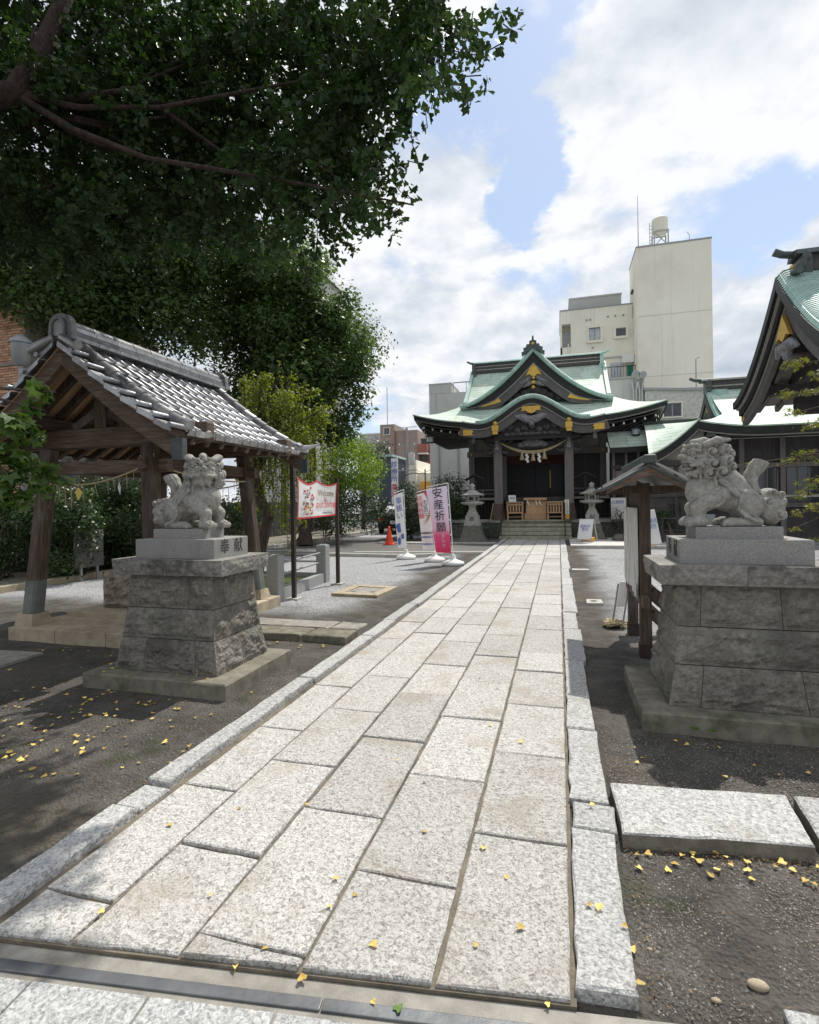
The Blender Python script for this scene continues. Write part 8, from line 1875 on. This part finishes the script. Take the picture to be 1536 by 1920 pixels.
def ginkgo_sprays(pads, per, seed):
    g = np.random.default_rng(seed); P = []; U = []; Fw = []; S = []; tw = MB()
    for pi, (x, y, z, r) in enumerate(pads):
        for k in range(max(1, int(per * (r / .22) ** 1.3))):
            d = g.normal(size=3); d /= np.linalg.norm(d); s = np.array([x, y, z]) + d * r * g.uniform(.1, .75)
            dr = d * .6 + g.normal(size=3) * .45; dr[2] -= .25; dr /= np.linalg.norm(dr); L_ = g.uniform(.18, .45) * min(1.2, r / .2 + .2)
            m = max(3, int(L_ / .035)); cur = s.copy(); pts = [tuple(cur)]
            for j in range(m):
                dr = dr + np.array([0, 0, -.045]) + g.normal(size=3) * .07; dr /= np.linalg.norm(dr); cur = cur + dr * L_ / m; pts.append(tuple(cur))
                for q in range(g.integers(2, 4)):
                    a = g.normal(size=3); a -= dr * (a @ dr); a /= np.linalg.norm(a) + 1e-9
                    f = a * .8 + np.array([0, 0, -.55]) + dr * .25; P.append(cur + a * .030); Fw.append(f); U.append(np.array([0, 0, .55]) + g.normal(size=3) * .65 + a * .3); S.append(g.uniform(.042, .064))
            if k % 3 == 0: tw.tube(pts[::3] + [pts[-1]], [.004] * (len(pts[::3]) + 1), 4, cap=False)
    return np.array(P), np.array(S), np.array(U), np.array(Fw), tw
P_, S_, U_, F_, tw = ginkgo_sprays(PADS_GINKGO, 13, 21)
o0 = np.array(gk.location)
link(bpy.data.objects.new('crown', leaves_mesh('crown', P_ - o0, S_, U_, T_fan(), M['ginkgo'], F_, 2)), gk)
obj('twigs', tw, M['ginkgo_bark'], gk)
crown('upper_crown', gk, PADS_GINKGO_TOP, 420, .085, T_fan(), M['ginkgo'], 31, hang=.6, shell=.2)

# --- evergreens behind the pavilion
for (nm, lab, base, r0, fork, pads, n, sz, sd) in (
    ('evergreen_tree', 'tall dense dark evergreen with a reddish trunk behind the festival signboard', (-8.95, 17.75, 0), .24, (-8.7, 17.9, 4.6), PADS_A, 1500, .13, 41),
    ('evergreen_tree', 'tall dense dark evergreen rising straight behind the tiled pavilion roof', (-11.2, 14.2, 0), .22, (-11.2, 14.4, 5), PADS_B, 1500, .125, 42),
    ('evergreen_tree', 'dense dark evergreen at the left edge above the brick house', (-12.9, 12.2, 0), .2, (-13, 12.4, 4.8), PADS_C, 1300, .12, 43)):
    t = thing(nm, lab, 'tree', base, group='dark evergreens behind the pavilion'); limbs(t, base, r0, fork, pads, 9, M['bark'], sd); crown('crown', t, pads, n, sz, T_oval(), M['camphor'], sd, shell=.72, lift=1.0); crown('inner_crown', t, pads, n // 4, sz * 1.7, T_oval(), M['camphor'], sd + 300, shell=.1)
t = thing('lime_green_tree', 'small bright lime green tree beside the lane behind the signboard', 'tree', (-9.7, 22.6, 0)); limbs(t, (-9.7, 22.6, 0), .09, (-9.6, 22.6, 2.2), PADS_LIME, 4, M['bark'], 5); crown('crown', t, PADS_LIME, 260, .11, T_oval(), M['limeleaf'], 51, shell=.3)
t = thing('grey_green_tree', 'pale grey green tree beyond the lime green tree', 'tree', (-10.7, 28.5, 0)); limbs(t, (-10.7, 28.5, 0), .12, (-10.6, 28.5, 2.6), PADS_GREY, 4, M['bark'], 6); crown('crown', t, PADS_GREY, 330, .12, T_oval(), M['shrubleaf'], 52, shell=.3)
for (nm, lab, base, pads, n, sz, mat, tm, sd) in (
    ('dark_shrub', 'dark broad shrub under the lime green tree by the lane', (-9.9, 21.6, 0), PADS_DARK, 260, .10, 'shrubleaf', T_oval, 61),
    ('dark_fir', 'dark dense bush with needle leaves between the white banners', (-6.05, 21.6, 0), PADS_FIR, 330, .11, 'pineleaf', T_narrow, 62),
    ('round_bush', 'tall rounded leafy bush left of the stone lantern', (-4.5, 22.8, 0), PADS_ROUND, 300, .085, 'shrubleaf', T_oval, 63),
    ('leafy_bush', 'rounded glossy bush seen through the pavilion beside the leaning left post', (-9.9, 8.7, .07), PADS_BUSH1, 420, .075, 'shrubleaf', T_oval, 64),
    ('leafy_bush', 'large dark bush filling the view under the pavilion beam', (-10.4, 10.4, .07), PADS_BUSH2, 480, .08, 'shrubleaf', T_oval, 65),
    ('leafy_bush', 'dark bush at the left edge beyond the leaning left post', (-10.9, 8.0, .07), PADS_BUSH0, 380, .08, 'shrubleaf', T_oval, 66),
    ('leafy_bush', 'dark bush behind the right post of the pavilion and the guardian head', (-9.3, 12.9, .07), PADS_BUSH3, 420, .09, 'shrubleaf', T_oval, 67),
    ('leafy_bush', 'small dark bush at the foot of the tree behind the signboard', (-9.9, 18.6, .07), PADS_BUSH4, 300, .08, 'shrubleaf', T_oval, 70),
    ('garden_shrub', 'small shrub with pale leaves beside the pale blue notice', (2.2, 21.2, .05), PADS_R1, 160, .08, 'shrubleaf', T_oval, 68),
    ('garden_shrub', 'thin leafy shrub behind the tall sandwich board', (3.5, 18.2, .05), PADS_R2, 120, .07, 'shrubleaf', T_oval, 69)):
    t = thing(nm, lab, 'shrub', base); mb = MB(); b0 = Vector(base)
    for k in range(5):
        q = Vector(pads[(k * 7) % len(pads)][:3]); mb.tube([b0 + Vector((.05 * k - .1, 0, -.03)), b0.lerp(q, .5) + Vector((0, 0, .15)), q], [.028, .02, .006], 5)
    obj('stem', mb, M['bark'], t); crown('foliage', t, pads, n, sz, tm(), M[mat], sd, shell=.3)
t = thing('clipped_shrub', 'small round clipped dark shrub at the left foot of the stone steps', 'shrub', (-2.72, 21.35, 0)); obj('stem', MB().tube([(-2.72, 21.35, -.02), (-2.72, 21.35, .4)], .03, 6), M['bark'], t)
crown('foliage', t, [(-2.72, 21.35, .40, .36)], 1500, .05, T_oval(), M['pineleaf'], 71, flat=.95, shell=.6)

# --- weeping tree inside the stone railing
t = thing('weeping_tree', 'slender weeping tree with yellow green hanging strands beside the pavilion', 'tree', (-5.7, 9.2, .1))
tp = [(-5.72, 9.2, .05), (-5.62, 9.25, .7), (-5.50, 9.35, 1.25), (-5.72, 9.4, 1.65), (-5.80, 9.35, 2.1), (-5.70, 9.3, 2.8), (-5.5, 9.35, 3.5)]
obj('trunk', MB().tube(tp, [.15, .12, .11, .11, .10, .08, .03], 10), M['bark'], t)
g = np.random.default_rng(8); lb = MB(); P = []; F = []; U = []; S = []; wv = MB()
tips = [(p[0], p[1], p[2]) for p in PADS_WEEP]
for i, q in enumerate(tips):
    q = Vector(q); s = Vector(tp[4 + i % 3]); m1 = s.lerp(q, .5) + Vector((0, 0, .3)); lb.tube([s, m1, q], [.03, .02, .008], 5)
    for k in range(7):
        st = m1.lerp(q, g.uniform(.3, 1.15)) + Vector(g.normal(size=3) * .12); L_ = (.35 + 2.3 * g.random() ** 1.7) * (1 if st.z > 2.2 else .8); L_ = min(L_, st.z - .55); dx = g.normal() * .10; dy = g.normal() * .10
        if L_ < .2: continue
        m = int(L_ / .045); pts = []
        for j in range(m + 1):
            f = j / m; pts.append((st.x + dx * math.sin(f * 1.6) + .02 * math.sin(j), st.y + dy * math.sin(f * 1.6), st.z - L_ * f + .12 * math.sin(min(1, f * 4) * math.pi) * 0))
            for _ in range(2):
                a = g.normal(size=3); a[2] = -abs(a[2]) * .6 - .5; P.append(pts[-1]); F.append(a); U.append(g.normal(size=3)); S.append(g.uniform(.05, .085))
        wv.tube(pts[::6] + [pts[-1]], [.005] * (len(pts[::6]) + 1), 3, cap=False)
obj('limbs', lb, M['bark'], t); obj('hanging_twigs', wv, M['bark'], t)
link(bpy.data.objects.new('crown', leaves_mesh('crown', np.array(P) - np.array(t.location), np.array(S), np.array(U), T_oval(), M['weeping'], np.array(F), 9)), t)
crown('upper_crown', t, PADS_WEEP, 150, .07, T_oval(), M['weeping'], 91, hang=.8, shell=.2)

# --- maple on the right, lobed branch at the left
def spray_tree(name, label, trunk, pads, n, size, tmpl, mat, seed, hubs, flat=.35, rt=.10):
    t = thing(name, label, 'tree', trunk[0]); obj('trunk', MB().tube(trunk, [rt * (1 - .8 * i / (len(trunk) - 1)) for i in range(len(trunk))], 8), M['bark'], t); lb = MB(); g = random.Random(seed)
    for (x, y, z, r) in pads:
        q = Vector((x, y, z)); s = min((Vector(h) for h in hubs), key=lambda h: (h - q).length); m1 = s.lerp(q, .55) + Vector((0, 0, .05)); lb.tube([s, m1, q, q + (q - m1) * .35], [.012, .008, .005, .002], 5)
    obj('branches', lb, M['bark'], t); crown('crown', t, pads, n, size, tmpl, M[mat], seed, flat=flat, shell=.15, hang=.3); return t
spray_tree('maple_tree', 'fine leaved maple reaching in from the right edge beside the side hall', [(3.75, 7.25, 0), (3.7, 7.25, 1.2), (3.6, 7.3, 2.2), (3.55, 7.35, 3.4)], PADS_MAPLE, 40, .040, T_palm(5, .22), 'mapleleaf', 81, [(3.6, 7.3, 1.5), (3.58, 7.3, 2.0), (3.56, 7.3, 2.6), (3.55, 7.35, 3.0)])
spray_tree('lobed_leaf_tree', 'young tree with large lobed green leaves reaching in from the left edge', [(-2.95, 1.85, 0), (-2.95, 1.9, .9), (-2.9, 1.9, 1.6), (-2.85, 1.85, 2.3)], PADS_FRONT, 30, .042, T_palm(5, .52, 2.0), 'liquidleaf', 82, [(-2.9, 1.9, 1.5), (-2.88, 1.9, 1.75), (-2.86, 1.87, 2.0)], flat=.7, rt=.035)

# --- weeds, litter
t = None
for i, (x, y, sz) in enumerate(((.80, 3.70, .035), (.90, 3.69, .03))):
    P = np.array([(x, y, .055)] * 7); a = np.linspace(0, 6.28, 8)[:7]; Fw = np.stack([np.cos(a), np.sin(a), np.full(7, .35)], -1)
    o = link(bpy.data.objects.new('weed', leaves_mesh('weed', P, np.full(7, sz), np.array([(0, 0, 1.)] * 7) + Fw * -.3, T_oval(), M['limeleaf'], Fw, i))); tag(o, ['small green weed growing against the base slab of the right pedestal', 'second tiny green weed just right of the first, against the same slab'][i], 'weed')
def fallen_mesh(name, k, mat):
    g = random.Random(k); tv, tf = T_fan(); s = 1.; V = [(x * s, y * s, .12 * abs(z) + .05 + (.18 + .10 * (k % 4)) * g.random() * (abs(x) + .2)) for x, y, z in tv]
    mb = MB().add(V, [(0, 3, 2, 1), (0, 5, 4, 3)]); mb.add([(0, -.35, V[0][2]), (.02, -.35, V[0][2]), (.03, -.95, .02), (.01, -.95, .02)], [(0, 1, 2, 3)]); return mesh_of(name, mb, M[mat])
FM = [fallen_mesh('ginkgo_leaf', k, 'fallen') for k in range(6)] + [fallen_mesh('ginkgo_leaf', 9, 'fallen_green')]
def zat(x, y):
    if -1.95 < x < .02 and y > YF(x): return .040
    if .03 < x < .22 and y > 1.66: return .056
    if -2.12 < x < -1.96 and y > 1.35: return .078
    if .24 < x < 1.95 and 2.56 < y < 2.9: return .09
    if -3.86 < x < -2.47 and 3.54 < y < 4.58: return .132
    if -6.1 < x < -4.03 and 4.64 < y < 7.16: return .152
    return .018 if y < YF(x) else .012
spots = []
px_near = [(-1.62, 1.56), (-1.28, 1.73), (-1.02, 1.49), (-.95, 1.56), (-.80, 1.52), (-.62, 1.66), (-.55, 1.49), (-.47, 1.50), (-.75, 1.86), (-.86, 1.93), (-.83, 1.78), (-.28, 1.75), (-.14, 1.86), (.02, 2.36), (.09, 2.0), (.115, 1.99), (.20, 1.93), (.22, 1.90), (.21, 1.72), (-1.5, 2.25), (-1.75, 2.05), (-.60, 2.3), (-.05, 1.62), (-1.2, 2.36), (-.33, 2.24), (-.22, 2.1), (.29, 2.40), (.40, 2.35), (.52, 2.44), (-.9, 2.9), (-.70, 2.7), (-.25, 3.3), (-.45, 3.5), (.13, 2.68), (-.48, 4.2), (-.66, 4.45)]
spots += px_near
for _ in range(170):
    x = rng.gauss(-3.3, .75); y = rng.gauss(2.95, .55)
    if y < YF(x) + .05 or x > -2.18: continue
    spots.append((x, y))
for _ in range(34): spots.append((rng.uniform(.28, 1.25), 2.49 + rng.gauss(.0, .03) + .13 * (rng.random() ** 2) * -1))
for _ in range(16): spots.append((rng.uniform(-5.4, -3.9), 4.5 + rng.gauss(-.1, .08)))
for _ in range(14): spots.append((rng.uniform(-3.6, -2.3), rng.uniform(5.0, 5.25)))
for _ in range(14): spots.append((rng.uniform(.25, 1.9), rng.uniform(3.2, 3.65)))
for i, (x, y) in enumerate(spots[:296]):
    ix = 6 if i % 23 == 7 else rng.randrange(6)
    o = bpy.data.objects.new('ginkgo_leaf', FM[ix]); s = rng.uniform(.017, .034) * (1.12 if x < -2.2 else 1.)
    o.location = (x, y, zat(x, y)); o.scale = (s, s, s); o.rotation_euler = (rng.uniform(-.25, .25), rng.uniform(-.25, .25), rng.uniform(0, 6.28)); link(o)
    if y < YF(x): on = 'on the concrete strip beside the drain cover'
    elif -1.97 < x < .025: on = 'on the nearest paving stones of the path' if y < 2.15 else 'on the path stones beyond the nearest row'
    elif 0 < x < .24: on = 'on or against the right edging stones'
    elif x > 0: on = 'on the soil along the near side of the crossing slab' if y < 2.7 else 'on the soil before the right pedestal'
    elif y > 4.95: on = 'by the moss edged slabs beyond the left pedestal'
    elif y > 4.15 and x < -3.85: on = 'along the foot of the pavilion floor'
    else: on = 'on the dark soil between kerb and left pedestal' if y > 2.7 else 'on the dark soil at the near left beyond the kerb'
    tag(o, ('small green' if ix == 6 else 'small yellow') + ' fan shaped leaf ' + on, 'leaf', ('green' if ix == 6 else 'yellow') + ' fallen leaves ' + on)
# loose grit on the bare soil near the viewer: uncountable
g = np.random.default_rng(77)
def grit(name, n, xr, yr, s0, s1, mat, keep):
    xy = np.stack([g.uniform(*xr, n), g.uniform(*yr, n)], -1); k = np.array([keep(a, b_) for a, b_ in xy]); xy = xy[k]; n = len(xy)
    s = g.uniform(s0, s1, n) * (.6 + .8 * g.random(n) ** 3); B = np.array([(1, 0, 0), (0, 1, 0), (-1, 0, 0), (0, -1, 0), (0, 0, .7)]); a = g.uniform(0, 6.28, n); sx = g.uniform(.7, 1.3, n)
    X = B[None, :, 0] * sx[:, None]; Y_ = B[None, :, 1] / sx[:, None]; V = np.stack([X * np.cos(a)[:, None] - Y_ * np.sin(a)[:, None], X * np.sin(a)[:, None] + Y_ * np.cos(a)[:, None], np.repeat(B[None, :, 2], n, 0) - .12], -1) * s[:, None, None]
    V += np.concatenate([xy, np.full((n, 1), .002)], 1)[:, None, :]
    T = np.array([(0, 1, 4), (1, 2, 4), (2, 3, 4), (3, 0, 4)]); F = (np.arange(n)[:, None, None] * 5 + T[None]).reshape(-1, 3)
    o = link(bpy.data.objects.new(name, np_mesh(name, V.reshape(-1, 3), F, mat))); o['kind'] = 'stuff'; o['label'] = 'loose grey grit scattered over the bare soil'; o['category'] = 'grit'
gm = pm('loose grit', [(.35, (.05, .047, .042)), (.5, (.13, .12, .105)), (.65, (.30, .28, .25))], scale=90, detail=1, rough=.95, randc=False)
soil_ok = lambda x, y: y > YF(x) + .02 and (x > .24 or x < -2.14)
grit('grit', 60000, (.23, 2.4), (1.6, 3.7), .0012, .0050, gm, soil_ok)
grit('grit', 36000, (-5.4, -2.13), (1.2, 4.6), .0014, .005, gm, soil_ok)

def litter(n, f):
    P = []
    while len(P) < n:
        x, y = f()
        if y > YF(x) + .01 and not (-1.95 < x < .24): P.append((x, y, zat(x, y) * .5 + .004))
    P = np.array(P); U = np.array([(0, 0, 1.)] * n) + g.normal(size=(n, 3)) * .35
    o = link(bpy.data.objects.new('leaf_litter', leaves_mesh('leaf_litter', P, g.uniform(.005, .016, n), U, T_oval(), M['litter'], None, 5))); o['kind'] = 'stuff'; o['label'] = 'brown leaf crumbs scattered over the soil and along the slab edges'; o['category'] = 'litter'
def near_edge():
    k = rng.random()
    if k < .25: return (-2.13 - abs(rng.gauss(0, .05)), rng.uniform(1.4, 6))
    if k < .5: return (rng.uniform(.25, 1.9), 2.49 - abs(rng.gauss(0, .05)) + .08 * rng.random())
    if k < .6: return (.245 + abs(rng.gauss(0, .03)), rng.uniform(1.7, 5))
    if k < .7: return (rng.uniform(.45, 1.9), 3.68 - abs(rng.gauss(0, .06)))
    if k < .8: return (rng.uniform(-3.9, -2.4), 3.5 - abs(rng.gauss(0, .08)))
    if k < .9: return (rng.uniform(-5.2, -2.2), rng.uniform(1.6, 4.5))
    return (rng.uniform(.25, 1.9), rng.uniform(1.7, 3.6))
litter(3200, near_edge)
